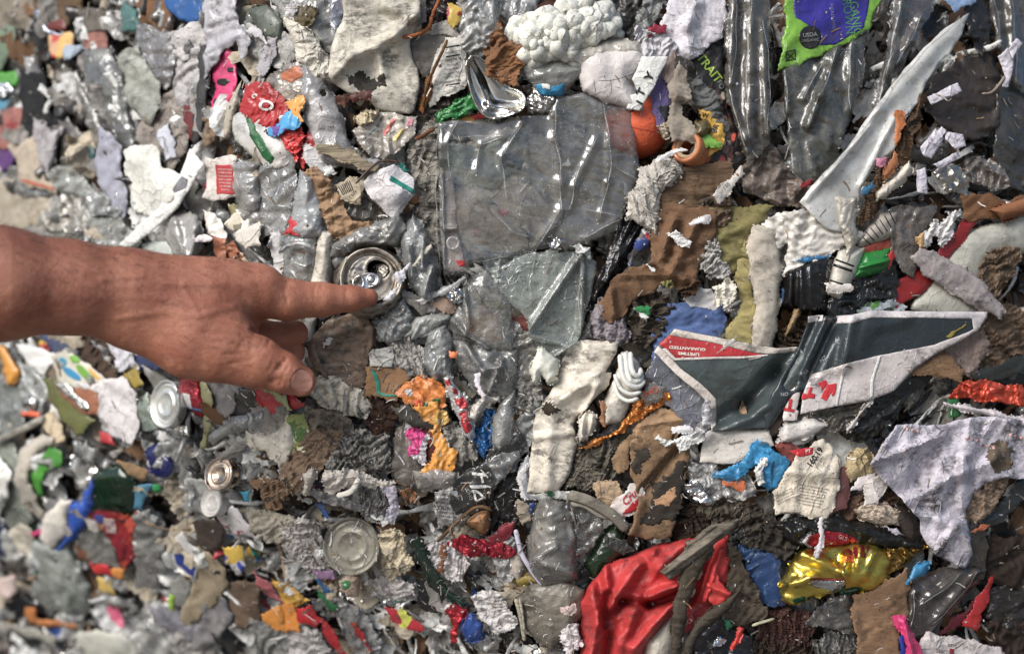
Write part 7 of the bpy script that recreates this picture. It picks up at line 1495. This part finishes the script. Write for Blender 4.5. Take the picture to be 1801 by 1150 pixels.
META = {}
def flow(x, y):
    """Lie of the compressed layers: steep at the top, sloping down to the lower left, rising on the far side."""
    a = 1.25 if y < 420 and x < 700 else .75 if x < 500 else .55 if x < 950 and y > 600 else -.8 if x > 1300 else 1.2
    return a + 1.6 * float(vnoise(np.array([x / 190]), np.array([y / 190]), 41)[0])
def scatter():
    r = random.Random(21); out = []; count = {}
    cell = 30
    spots = []
    for gy in range(-1, 41):
        for gx in range(-1, 63):
            spots.append((gx * cell + r.uniform(-14, 14), gy * cell + r.uniform(-14, 14)))
    for gy in range(24):                                   # a second, finer layer where the photo shows only shreds
        for gx in range(36):
            x, y = gx * 26 + r.uniform(-12, 12), 560 + gy * 26 + r.uniform(-12, 12)
            if 380 < x < 930 and y > 640: spots.append((x, y))
    r.shuffle(spots)
    under = [(gx * 74 + r.uniform(-30, 30) - 40, gy * 74 + r.uniform(-30, 30) - 30) for gy in range(17) for gx in range(26)]
    veil = [(r.uniform(-20, 1820), r.uniform(-20, 1170)) for _ in range(60)] + [(r.uniform(-20, 480), r.uniform(500, 1170)) for _ in range(22)]
    over = [(r.uniform(-20, 460), r.uniform(-20, 1170)) for _ in range(75)] + [(r.uniform(400, 1820), r.uniform(-20, 1170)) for _ in range(85)]
    spots = [p for p in spots if p[0] > 420 or r.random() < .55]
    ribbons = [(r.uniform(-20, 1820), r.uniform(-20, 1170)) for _ in range(330)]
    OVR = ['white paper', 'cloudy film', 'clear film', 'dirty cream paper', 'white plastic', 'lilac white paper', 'grey paper', 'cloudy film']; OVD = ['brown card', 'smoky film', 'dark film', 'grey paper', 'white paper', 'cloudy film']
    RIB = ['white shredded'] * 5 + ['grey shredded'] * 3 + ['tan shredded', 'dark ribbon', 'clear ribbon', 'clear ribbon', 'grey ribbon', 'dark ribbon']
    for q, (x, y) in enumerate(under + veil + ribbons + over + spots):
        big = q < len(under); top = len(under) <= q < len(under) + len(veil)
        rib = len(under) + len(veil) <= q < len(under) + len(veil) + len(ribbons)
        nu = len(under) + len(veil) + len(ribbons); ovr = nu <= q < nu + len(over)
        c = r.choice(OVD if x > 1350 or (x < 420 and y < 380) else OVR) if ovr else 'clear film' if top else r.choice(RIB) if rib else pick(r, zone(x, y)); kind, mat = PAL[c]
        bright = c.split()[0] in ('red', 'blue', 'green', 'yellow', 'orange', 'pink', 'sky', 'printed')
        while big and (bright or kind in ('shred', 'foil')):
            c = pick(r, zone(x, y)); kind, mat = PAL[c]; bright = c.split()[0] in ('red', 'blue', 'green', 'yellow', 'orange', 'pink', 'sky', 'printed')
        nm, noun = NOUN[kind]
        if top: nm = 'film_sheet'; noun = 'sheet'
        if ovr: nm = {'paper': 'torn_paper', 'card': 'torn_cardboard', 'film': 'torn_film', 'plastic': 'torn_plastic'}[kind]; noun = 'sheet'
        if rib: nm = 'long_ribbon'; noun = 'strip'
        if big: nm = {'paper': 'crushed_paper', 'card': 'crushed_cardboard', 'film': 'crushed_film', 'plastic': 'crushed_plastic'}[kind]; noun = 'sheet'
        if count.get(nm, 0) >= 620: continue
        count[nm] = count.get(nm, 0) + 1
        o = bpy.data.objects.new(nm, r.choice(PROTO[kind])); COL.objects.link(o)
        o.material_slots[0].link = 'OBJECT'; o.material_slots[0].material = mat
        s = r.choice((r.uniform(.5, .8), r.uniform(.7, 1.2), r.uniform(1.0, 1.9)))
        if x < 420: s *= 1.3
        if bright: s *= .5
        if kind == 'shred': s = r.uniform(.4, .9)
        dd = r.uniform(-8, 2) - 4 * (s - .7) + (2 if kind == 'shred' else 0)
        ys = r.uniform(.5, .8); tl = .3
        if big: s = r.uniform(1.6, 2.9); dd = r.uniform(-12, -4); ys = .42; tl = .14
        if ovr: s = r.uniform(1.2, 2.2); dd = r.uniform(-2, 3); ys = .5; tl = .16
        if rib: s = r.uniform(.9, 2.4); dd = r.uniform(-2, 6); ys = r.uniform(1, 2.2); tl = .1; nm = 'long_ribbon'
        if top: s = r.uniform(1.3, 2.4); dd = r.uniform(3, 7); ys = .6; tl = .12; nm = 'film_sheet'
        o.location = Vector(PT(x, y, float(base_h(x, y)) + dd * 1e-3))
        o.scale = (s, s * ys, s * (r.uniform(.5, 1.1) if rib else 1))
        o.rotation_euler = (r.gauss(0, tl), flow(x, y) + r.gauss(0, .55), r.gauss(0, tl))
        dist = np.hypot(LMX[:, 0] - x, LMX[:, 1] - y); a = np.argsort(dist)[:3]
        size = 'tiny' if s < .5 else 'small' if s < .8 else 'broad' if s < 1.6 else 'large'
        META[o.name] = (size + ' ' + c + ' ' + noun, int(a[0]), int(a[1]), x, y)
        out.append(o)
    return out
FILL = scatter()
from mathutils.bvhtree import BVHTree
bpy.context.view_layer.update()
CAMP = Vector((0, -DIST, CAMZ))
FILMS = {m.name for m in bpy.data.materials if m.name.startswith("film")}
def is_film(o):
    s = o.material_slots
    return bool(s) and s[0].material is not None and s[0].material.name in FILMS
def all_faces():
    vs = []; ts = []; own = []; obs = []; nb = 0; cache = {}
    for o in SC.objects:
        if o.type != 'MESH' or o.name.startswith("ground"): continue
        me = o.data
        if me.name not in cache:
            me.calc_loop_triangles()
            v = np.empty(len(me.vertices) * 3); me.vertices.foreach_get("co", v)
            t = np.empty(len(me.loop_triangles) * 3, np.int32); me.loop_triangles.foreach_get("vertices", t)
            cache[me.name] = (v.reshape(-1, 3), t.reshape(-1, 3))
        v, t = cache[me.name]
        M = np.array(o.matrix_world)
        vs.append(v @ M[:3, :3].T + M[:3, 3]); ts.append(t + nb); nb += len(v)
        own.append(np.full(len(t), len(obs))); obs.append(o)
    return BVHTree.FromPolygons(np.concatenate(vs).tolist(), np.concatenate(ts).tolist(), all_triangles=True), np.concatenate(own), obs
BVH, OWN, OBS = all_faces()
seen = {}; HITS = []
for j in range(0, 192):
    for i in range(0, 300):
        px, py = (i + random.random()) * 6.0 + .5, (j + random.random()) * 6.0
        d = (Vector(PT(px, py, 0)) - CAMP).normalized(); org = CAMP.copy()
        for hop in range(4):
            loc, nrm, fi, _d = BVH.ray_cast(org, d)
            if loc is None: break
            ob = OBS[OWN[fi]]; nm = ob.name
            seen[nm] = seen.get(nm, 0) + 1
            if hop == 0: HITS.append((px, py, loc.copy(), nrm.copy(), nm))
            if not is_film(ob): break
            org = loc + d * 3e-4
kept = []; used = {}
FILL.sort(key=lambda o: -seen.get(o.name, 0))
cap = {}
for o in FILL:
    base = o.name.split('.')[0]
    if seen.get(o.name, 0) < 2 or cap.get(base, 0) > 285:
        bpy.data.objects.remove(o); continue
    cap[base] = cap.get(base, 0) + 1
    desc, a0, a1, x, y = META[o.name]
    a0, a1 = int(a0), int(a1)
    dx, dy = x - LM[a0][0], y - LM[a0][1]
    rel = ('below' if dy > 0 else 'above') if abs(dy) > abs(dx) * 1.2 else 'beside'
    lab = f"{desc} {rel} the {LM[a0][2]}"
    if lab in used: lab = f"{desc} between the {LM[a0][2]} and the {LM[a1][2]}"
    k = 0
    while lab in used and k < 3: k += 1; lab = f"{('crumpled', 'torn', 'creased')[k-1]} {desc} {rel} the {LM[a1][2]}"
    used[lab] = 1
    w = lab.split()
    tag(o, ' '.join(w[:16]), desc.split()[-1] if 'strip' not in desc else 'paper strip', "small scraps packed in the bale")
    kept.append(o)
print("fill kept", len(kept), "of", len(FILL), cap)

# loose dirt and paper crumbs lying on whatever faces outwards
def crumbs(name, label, cat, mats, n, lo, hi, flat, wx, long_=1.0, seed=1):
    r = random.Random(seed); V = []; F = []; MI = []
    pool = HITS
    k = 0; tries = 0
    while k < n and tries < n * 6:
        tries += 1
        px, py, loc, nrm, nm = pool[r.randrange(len(pool))]
        if r.random() > wx(px, py, nm): continue
        if nrm.y > -.15: nrm = -nrm if nrm.y > .15 else Vector((0, -1, 0))
        u = nrm.cross(Vector((r.uniform(-1, 1), r.uniform(-1, 1), r.uniform(-1, 1)))).normalized(); w = nrm.cross(u)
        s = lo * (hi / lo) ** (r.random() ** 1.6) * 1e-3
        c = loc + u * r.uniform(-.003, .003) + w * r.uniform(-.003, .003) + nrm * s * flat * .5
        b = len(V); m = 5 if long_ == 1 else 4
        if long_ == 1:
            for q in range(m):
                a = 2 * math.pi * q / m; rr = s * r.uniform(.4, 1)
                V.append(c + (u * math.cos(a) + w * math.sin(a) * .7) * rr - nrm * s * flat * .4)
            V.append(c + nrm * s * flat)
            for q in range(m): F.append((b + q, b + (q + 1) % m, b + m))
            MI += [r.randrange(len(mats))] * m
            mi = MI[-1]
            for q in range(m): MI[-1 - q] = mi
        else:
            L = s * long_ * r.uniform(.5, 1); seg = 4; bend = r.uniform(-.5, .5)
            for q in range(seg + 1):
                t = q / seg - .5
                p = c + u * t * L + w * bend * L * (t * t) + nrm * (s * flat * (1 + 3 * abs(t)) * r.uniform(.4, 1.2))
                V.append(p + w * s * .5); V.append(p - w * s * .5)
            for q in range(seg): F.append((b + 2 * q, b + 2 * q + 1, b + 2 * q + 3, b + 2 * q + 2))
            MI += [r.randrange(len(mats))] * seg
            mi = MI[-1]
            for q in range(seg): MI[-1 - q] = mi
        k += 1
    me = new_mesh(name, V, F, None, False)
    for m_ in mats: me.materials.append(m_)
    me.polygons.foreach_set("material_index", MI)
    tag(link(name, me), label, cat, kind="stuff")
dirtw = lambda x, y, n: (.35 if x > 430 else .12) * (.45 + 1.1 * max(0, vnoise(np.array([x / 60]), np.array([y / 60]), 5)[0] + .5) ** 2 * 2) * (.35 if n.startswith(('red_cloth', 'sign_board', 'clamshell', 'plastic_tub', 'jug', 'plastic_bag', 'paper_bag', 'produce')) else 1)
crumbs("dirt_crumbs", "dark dirt crumbs sprinkled over the crushed rubbish", "dirt", [CB((40, 34, 28), .3), CB((64, 52, 42), .3), CB((24, 22, 20), .2)], 9000, .22, .95, .5, dirtw, seed=3)
crumbs("paper_crumbs", "pale paper crumbs sprinkled over the crushed rubbish", "crumbs", [PA((196, 192, 188), .2), PA((156, 150, 140), .3), CB((130, 104, 76), .3), PA((176, 176, 190), .1)], 3000, .4, 2.4, .3,
       lambda x, y, n: (.8 if (430 < x < 960 and y > 660) else .13) * (0.1 if n.startswith(('red_cloth', 'clamshell', 'jug', 'sign', 'plastic_sheet', 'plastic_film', 'crushed_can', 'cardboard', 'plastic_tub')) else 1), seed=4)
crumbs("paper_fibres", "thin paper slivers and fibres caught between the crushed rubbish", "paper slivers", [PA((206, 202, 204), .15), PA((166, 160, 152), .4), CB((140, 112, 84), .3), PA((120, 116, 112), .4)], 1300, .4, 1.2, .5,
       lambda x, y, n: (1 if (400 < x < 960 and y > 640) else .16) * (0.05 if n.startswith(('red_cloth', 'clamshell', 'jug', 'sign', 'plastic_tub')) else 1), long_=13, seed=6)
# ================================================================== the pointing arm and hand: one continuous surface
def build_person():
    st = 3.0
    x0, x1, y0, y1, z0, z1 = -130, 690, 360, 730, -30, 330
    gx, gy, gz = np.arange(x0, x1, st), np.arange(y0, y1, st), np.arange(z0, z1, st)
    D = np.full((len(gx), len(gy), len(gz)), 60.0, np.float32)
    def cone(a, b, ra, rb, k=10, zs=1.0, sub=False):
        """Tapered capsule blended in (or cut out) with smooth radius k; zs < 1 flattens it towards the camera."""
        nonlocal D
        a = np.array(a, np.float32); b = np.array(b, np.float32)
        m = max(ra, rb) + 3 * k + 8
        mz = max(ra, rb) * zs + 3 * k + 8
        lo = np.minimum(a, b) - (m, m, mz); hi = np.maximum(a, b) + (m, m, mz)
        i0, i1 = np.searchsorted(gx, lo[0]), np.searchsorted(gx, hi[0]); j0, j1 = np.searchsorted(gy, lo[1]), np.searchsorted(gy, hi[1]); k0, k1 = np.searchsorted(gz, lo[2]), np.searchsorted(gz, hi[2])
        X = gx[i0:i1, None, None].astype(np.float32); Y = gy[None, j0:j1, None].astype(np.float32); Z = gz[None, None, k0:k1].astype(np.float32)
        ab = b - a
        ax, ay, az = X - a[0], Y - a[1], (Z - a[2]) / zs
        bz = ab[2] / zs
        t = np.clip((ax * ab[0] + ay * ab[1] + az * bz) / (ab[0] ** 2 + ab[1] ** 2 + bz ** 2 + 1e-6), 0, 1)
        d = np.sqrt((ax - t * ab[0]) ** 2 + (ay - t * ab[1]) ** 2 + (az - t * bz) ** 2) - (ra + (rb - ra) * t)
        d *= min(1.0, .5 + .5 * zs)
        o = D[i0:i1, j0:j1, k0:k1]
        if sub:
            h = np.clip(k - np.abs(o + d), 0, None) / k
            D[i0:i1, j0:j1, k0:k1] = np.maximum(o, -d) + h * h * k * .25
        else:
            h = np.clip(k - np.abs(o - d), 0, None) / k
            D[i0:i1, j0:j1, k0:k1] = np.minimum(o, d) - h * h * k * .25
    # forearm and wrist
    cone((-150, 498, 214), (0, 499, 196), 106, 98, 20, .85)
    cone((0, 499, 196), (120, 505, 176), 98, 79, 20, .85)
    cone((120, 505, 176), (215, 518, 160), 79, 75, 24, .8)
    # hand: back of the hand, index side and thumb side
    cone((215, 518, 160), (330, 540, 146), 74, 80, 30, .62)
    cone((230, 515, 158), (400, 508, 140), 62, 50, 26, .75)
    cone((380, 506, 140), (455, 510, 128), 47, 43, 20, .9)
    cone((250, 545, 158), (345, 588, 160), 72, 76, 30, .62)
    cone((345, 588, 160), (428, 626, 156), 74, 49, 26, .72)
    cone((330, 545, 130), (405, 552, 112), 80, 56, 22, .6)
    # index finger
    cone((440, 511, 128), (505, 527, 116), 43, 36.5, 14, .92)
    cone((505, 527, 116), (565, 527, 104), 36, 30, 10, .95)
    cone((565, 527, 104), (618, 525, 92), 29.5, 22.5, 8, .95)
    cone((618, 525, 92), (650, 523, 85), 22, 15.5, 8, .95)
    cone((452, 497, 132), (462, 500, 130), 30, 30, 14, .9)          # knuckle
    # middle and ring finger, curled under
    cone((400, 572, 70), (478, 588, 66), 28, 23, 8)
    cone((478, 588, 66), (521, 585, 58), 22, 20.5, 4)
    cone((521, 585, 58), (498, 604, 26), 20, 17, 4)
    cone((405, 612, 48), (482, 622, 44), 28, 24.5, 3)
    cone((482, 622, 44), (515, 618, 38), 24, 21.5, 3)
    cone((515, 618, 38), (500, 640, 16), 21, 19, 3)
    cone((420, 645, 26), (486, 655, 22), 26, 22, 3)
    # thumb
    cone((400, 612, 164), (452, 637, 166), 58, 43, 22, .82)
    cone((452, 637, 166), (497, 655, 164), 42, 36, 12, .85)
    cone((497, 655, 164), (529, 670, 158), 35.5, 27.5, 8, .82)
    # hollow of the web between thumb and index finger
    cone((446, 580, 176), (492, 604, 128), 6, 17, 10, 1, True)
    cone((470, 602, 150), (520, 618, 110), 6, 12, 6, 1, True)
    # surface nets
    sx, sy, sz = D.shape
    inside_ = D < 0
    c = [D[dx:sx - 1 + dx, dy:sy - 1 + dy, dz:sz - 1 + dz] for dx in (0, 1) for dy in (0, 1) for dz in (0, 1)]
    cnt = sum((q < 0).astype(np.int8) for q in c)
    act = (cnt > 0) & (cnt < 8)
    I, J, K = np.nonzero(act)
    vid = np.full(act.shape, -1, np.int64); vid[I, J, K] = np.arange(len(I))
    off = [(dx, dy, dz) for dx in (0, 1) for dy in (0, 1) for dz in (0, 1)]
    val = np.stack([q[I, J, K] for q in c], -1)
    acc = np.zeros((len(I), 3)); num = np.zeros(len(I))
    for a in range(8):
        for b in range(a + 1, 8):
            if sum(abs(off[a][q] - off[b][q]) for q in range(3)) != 1: continue
            va, vb = val[:, a], val[:, b]; m = (va < 0) != (vb < 0)
            t = np.where(m, va / (va - vb + 1e-12), 0)
            p = np.array(off[a])[None] + t[:, None] * (np.array(off[b]) - np.array(off[a]))[None]
            acc[m] += p[m]; num[m] += 1
    V = np.stack([I, J, K], -1) + acc / num[:, None]
    V = V * st + np.array([gx[0], gy[0], gz[0]])
    F = []
    for ax in range(3):
        sl0 = [slice(1, None)] * 3; sl0[ax] = slice(0, -1)
        A0 = inside_[tuple(slice(1, n - 1) if q != ax else slice(0, n - 1) for q, n in enumerate(D.shape))]
        A1 = inside_[tuple(slice(1, n - 1) if q != ax else slice(1, n) for q, n in enumerate(D.shape))]
        for flip, m in ((False, A0 & ~A1), (True, ~A0 & A1)):
            idx = np.argwhere(m)
            if not len(idx): continue
            g = idx.copy()
            for q in range(3):
                if q != ax: g[:, q] += 1
            o1, o2 = [q for q in range(3) if q != ax]
            def vv(d1, d2):
                h = g.copy(); h[:, o1] -= d1; h[:, o2] -= d2
                return vid[h[:, 0], h[:, 1], h[:, 2]]
            q = np.stack([vv(1, 1), vv(0, 1), vv(0, 0), vv(1, 0)], -1)
            if flip == (ax != 1): q = q[:, ::-1]
            F.append(q[(q >= 0).all(1)])
    F = np.concatenate(F)
    # relax the grid steps
    e = np.concatenate([F[:, [0, 1]], F[:, [1, 2]], F[:, [2, 3]], F[:, [3, 0]]]); e = np.concatenate([e, e[:, ::-1]])
    deg = np.bincount(e[:, 0], minlength=len(V)).clip(1)
    for lam_ in (.5, -.42, .5, -.42, .5, -.42, .5, -.42):
        s = np.stack([np.bincount(e[:, 0], weights=V[e[:, 1], q], minlength=len(V)) for q in range(3)], -1) / deg[:, None]
        V = V + lam_ * (s - V)
    # skin folds and nail bed on the side that faces the camera
    def normals():
        a, b, c_, d = V[F[:, 0]], V[F[:, 1]], V[F[:, 2]], V[F[:, 3]]
        fn = np.cross(c_ - a, d - b)
        N = np.stack([sum(np.bincount(F[:, q], weights=fn[:, w], minlength=len(V)) for q in range(4)) for w in range(3)], -1)
        return N / (np.linalg.norm(N, axis=1, keepdims=True) + 1e-9)
    N = normals()
    if N[V[:, 2].argmax(), 2] < 0: F = F[:, ::-1]; N = -N
    face = np.clip(N[:, 2] * 1.6 + .1, 0, 1)
    x, y = V[:, 0], V[:, 1]
    disp = np.zeros(len(V))
    def groove(pts, depth, w):
        nonlocal disp
        best = np.full(len(V), 1e9)
        for a, b in zip(pts[:-1], pts[1:]): best = np.minimum(best, seg_dist(x, y, a[0], a[1], b[0], b[1])[0])
        disp -= 1.8 * depth * np.exp(-(best / w) ** 2) * face * np.clip(.6 + 1.2 * fbm(x / 12, y / 12, 31, 2), .2, 1.2)
    for p, dd in ((((503, 632), (494, 648), (483, 675)), 2.2), (((497, 634), (487, 652), (478, 672)), 1.8), (((490, 640), (482, 656), (474, 668)), 1.2), (((508, 640), (500, 655), (492, 676)), 1.2), (((482, 636), (474, 650)), .9),
                  (((441, 580), (460, 592), (474, 600)), 3.0), (((430, 596), (452, 600), (470, 604)), 1.2), (((420, 610), (450, 612), (472, 610)), 1.1), (((410, 560), (440, 570)), .8),
                  (((556, 500), (552, 515), (556, 530)), .7), (((566, 500), (562, 516), (566, 534)), .7), (((505, 497), (500, 515), (506, 532)), .8), (((610, 506), (607, 518), (610, 530)), .6), (((496, 555), (506, 562), (520, 566)), .9),
                  (((372, 602), (402, 606), (430, 604)), .7), (((386, 622), (420, 622), (446, 616)), .8), (((405, 640), (430, 636), (456, 626)), .7), (((360, 585), (395, 588), (425, 590)), .6)):
        groove(p, dd, 3.4)
    for (a, b) in (((240, 500), (440, 500)), ((260, 520), (420, 545))):     # tendons
        disp += 1.6 * np.exp(-(seg_dist(x, y, *a, *b)[0] / 9) ** 2) * face
    for path in (((180, 492), (250, 486), (320, 502), (395, 498)), ((210, 560), (290, 548), (350, 556), (410, 540)), ((320, 502), (350, 556)), ((120, 470), (200, 484), (250, 486))):   # veins
        bd = np.full(len(V), 1e9)
        for a, b in zip(path[:-1], path[1:]): bd = np.minimum(bd, seg_dist(x, y, a[0], a[1], b[0], b[1])[0])
        disp += 1.5 * np.exp(-(bd / 5.5) ** 2) * face
    disp += face * (.6 * fbm(x / 26, y / 18, 5, 3) + .5 * fbm(x / 7, y / 5, 8, 2))
    nail = [(524, 651), (535, 651.5), (546, 658), (550.5, 668), (549, 680), (541, 690), (528, 690), (515, 685), (511, 678), (514, 664)]
    nd = poly_dist(x, y, nail); ni = inside(x, y, nail)
    thumb = face * (V[:, 2] > 130)
    disp += thumb * np.where(ni, -1.6, 1.3 * np.exp(-((nd - 3) / 3.5) ** 2))
    V = V + N * disp[:, None]
    P = PT(V[:, 0], V[:, 1], V[:, 2] * S)
    loc = Vector(PT(250, 540, .07))
    me = new_mesh("person", P - np.array(loc), F)
    # skin
    t = NT("skin")
    a1 = alb((186, 116, 84), 1.0); a2 = alb((156, 86, 60), 1.0); a3 = alb((206, 140, 108), 1.0)
    col = t.mix(t.ramp(t.noise(28, 5, .6), .35, .7), a1, a2)
    col = t.mix(t.ramp(t.noise(75, 4, .6), .52, .75, 0, .55), col, a3)
    col = t.mix(t.ramp(t.noise(520, 3, .6), .55, .75, 0, .35), col, tuple(v * .62 for v in a2))
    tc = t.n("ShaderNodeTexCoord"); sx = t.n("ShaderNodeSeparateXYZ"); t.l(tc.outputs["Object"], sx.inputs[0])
    tan = t.math('MULTIPLY', t.ramp(sx.outputs[2], -.015, .06), t.ramp(sx.outputs[0], .14, -.08))      # skin colour darkens towards the top and the elbow end
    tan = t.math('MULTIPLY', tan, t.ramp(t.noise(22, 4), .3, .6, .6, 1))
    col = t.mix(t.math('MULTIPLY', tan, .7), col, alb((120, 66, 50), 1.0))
    v = t.n("ShaderNodeTexVoronoi"); v.inputs["Scale"].default_value = 900; t.l(t.stretch(1, 1, 1.7, .3), v.inputs["Vector"])
    h = t.math('ADD', t.math('MULTIPLY', v.outputs["Distance"], .6), t.noise(700, 4, .6))
    p = t.bsdf(col, t.ramp(t.noise(150, 3), .3, .7, .42, .62), 0, .42, t.bump(h, .6, .0009))
    p.inputs["Subsurface Weight"].default_value = .1; p.inputs["Subsurface Radius"].default_value = (.006, .0022, .0012); p.inputs["Subsurface Scale"].default_value = 1.0
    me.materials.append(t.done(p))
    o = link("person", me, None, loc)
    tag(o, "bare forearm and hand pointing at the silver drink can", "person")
    # thumb nail follows the thumb's own surface
    r = random.Random(1)
    rp = rough_poly(nail, 2.2, 0, r, True); v2, f2 = tri_poly(rp, 2.2, r)
    front = np.nonzero((N[:, 2] > .1) & (V[:, 2] > 120))[0]
    zz = []
    for q in v2:
        dd = np.hypot(V[front, 0] - q[0], V[front, 1] - q[1]); s = np.argsort(dd)[:6]; w = 1 / (dd[s] + .5)
        zz.append(float((V[front[s], 2] * w).sum() / w.sum()))
    zz = np.array(zz)
    A_ = np.c_[np.ones(len(v2)), v2 - v2.mean(0), (v2 - v2.mean(0)) ** 2, ((v2 - v2.mean(0))[:, :1] * (v2 - v2.mean(0))[:, 1:])]
    zz = A_ @ np.linalg.lstsq(A_, zz, rcond=None)[0] + 1.7
    P2 = PT(v2[:, 0], v2[:, 1], zz * S)
    t = NT("nail")
    ridg = t.noise(240, 4, .6, t.stretch(.25, 1, 1, .5))
    nc = t.mix(t.ramp(ridg, .35, .7), alb((190, 122, 98), 1.05), alb((214, 156, 132), 1.1))
    nm = link("fingernail", new_mesh("fingernail", P2 - np.array(P2.mean(0)), f2, t.done(t.bsdf(nc, .5, 0, .3, t.bump(ridg, .25, .0006)))), o, Vector(P2.mean(0)))
    md = nm.modifiers.new("thickness", 'SOLIDIFY'); md.thickness = .0007; md.offset = -1
    # short dark hairs on the forearm
    r = random.Random(4); HV = []; HF = []
    cand = np.nonzero((V[:, 0] > 0) & (V[:, 0] < 440) & (V[:, 2] > 90) & (N[:, 1] < .25))[0]
    for _ in range(2800):
        i = cand[r.randrange(len(cand))]
        top = N[i, 1] < -.5
        if not top and r.random() < .6: continue
        base = Vector(P[i]); n = Vector((N[i, 0], -N[i, 2], -N[i, 1])).normalized()
        dr = (Vector((.8, 0, -.25)) + Vector((r.uniform(-.4, .4), r.uniform(-.3, .3), r.uniform(-.4, .4))) + n * r.uniform(.35, .9)).normalized()
        L = r.uniform(.004, .011); rad = .00008; side = dr.cross(Vector((0, 1, 0))).normalized()
        b = len(HV)
        for q in range(4):
            tt = q / 3; pt = base + dr * L * tt - n * L * .35 * tt * tt
            for s_ in range(3):
                a = 2.094 * s_; HV.append(pt + (side * math.cos(a) + dr.cross(side) * math.sin(a)) * rad * (1 - .8 * tt))
        for q in range(3):
            for s_ in range(3): HF.append((b + q * 3 + s_, b + q * 3 + (s_ + 1) % 3, b + q * 3 + 3 + (s_ + 1) % 3, b + q * 3 + 3 + s_))
    ho = link("arm_hair", new_mesh("arm_hair", np.array(HV) - np.array(loc), HF, PL((50, 34, 26), .1, .5)), o, loc)
    ho["kind"] = "stuff"
build_person()
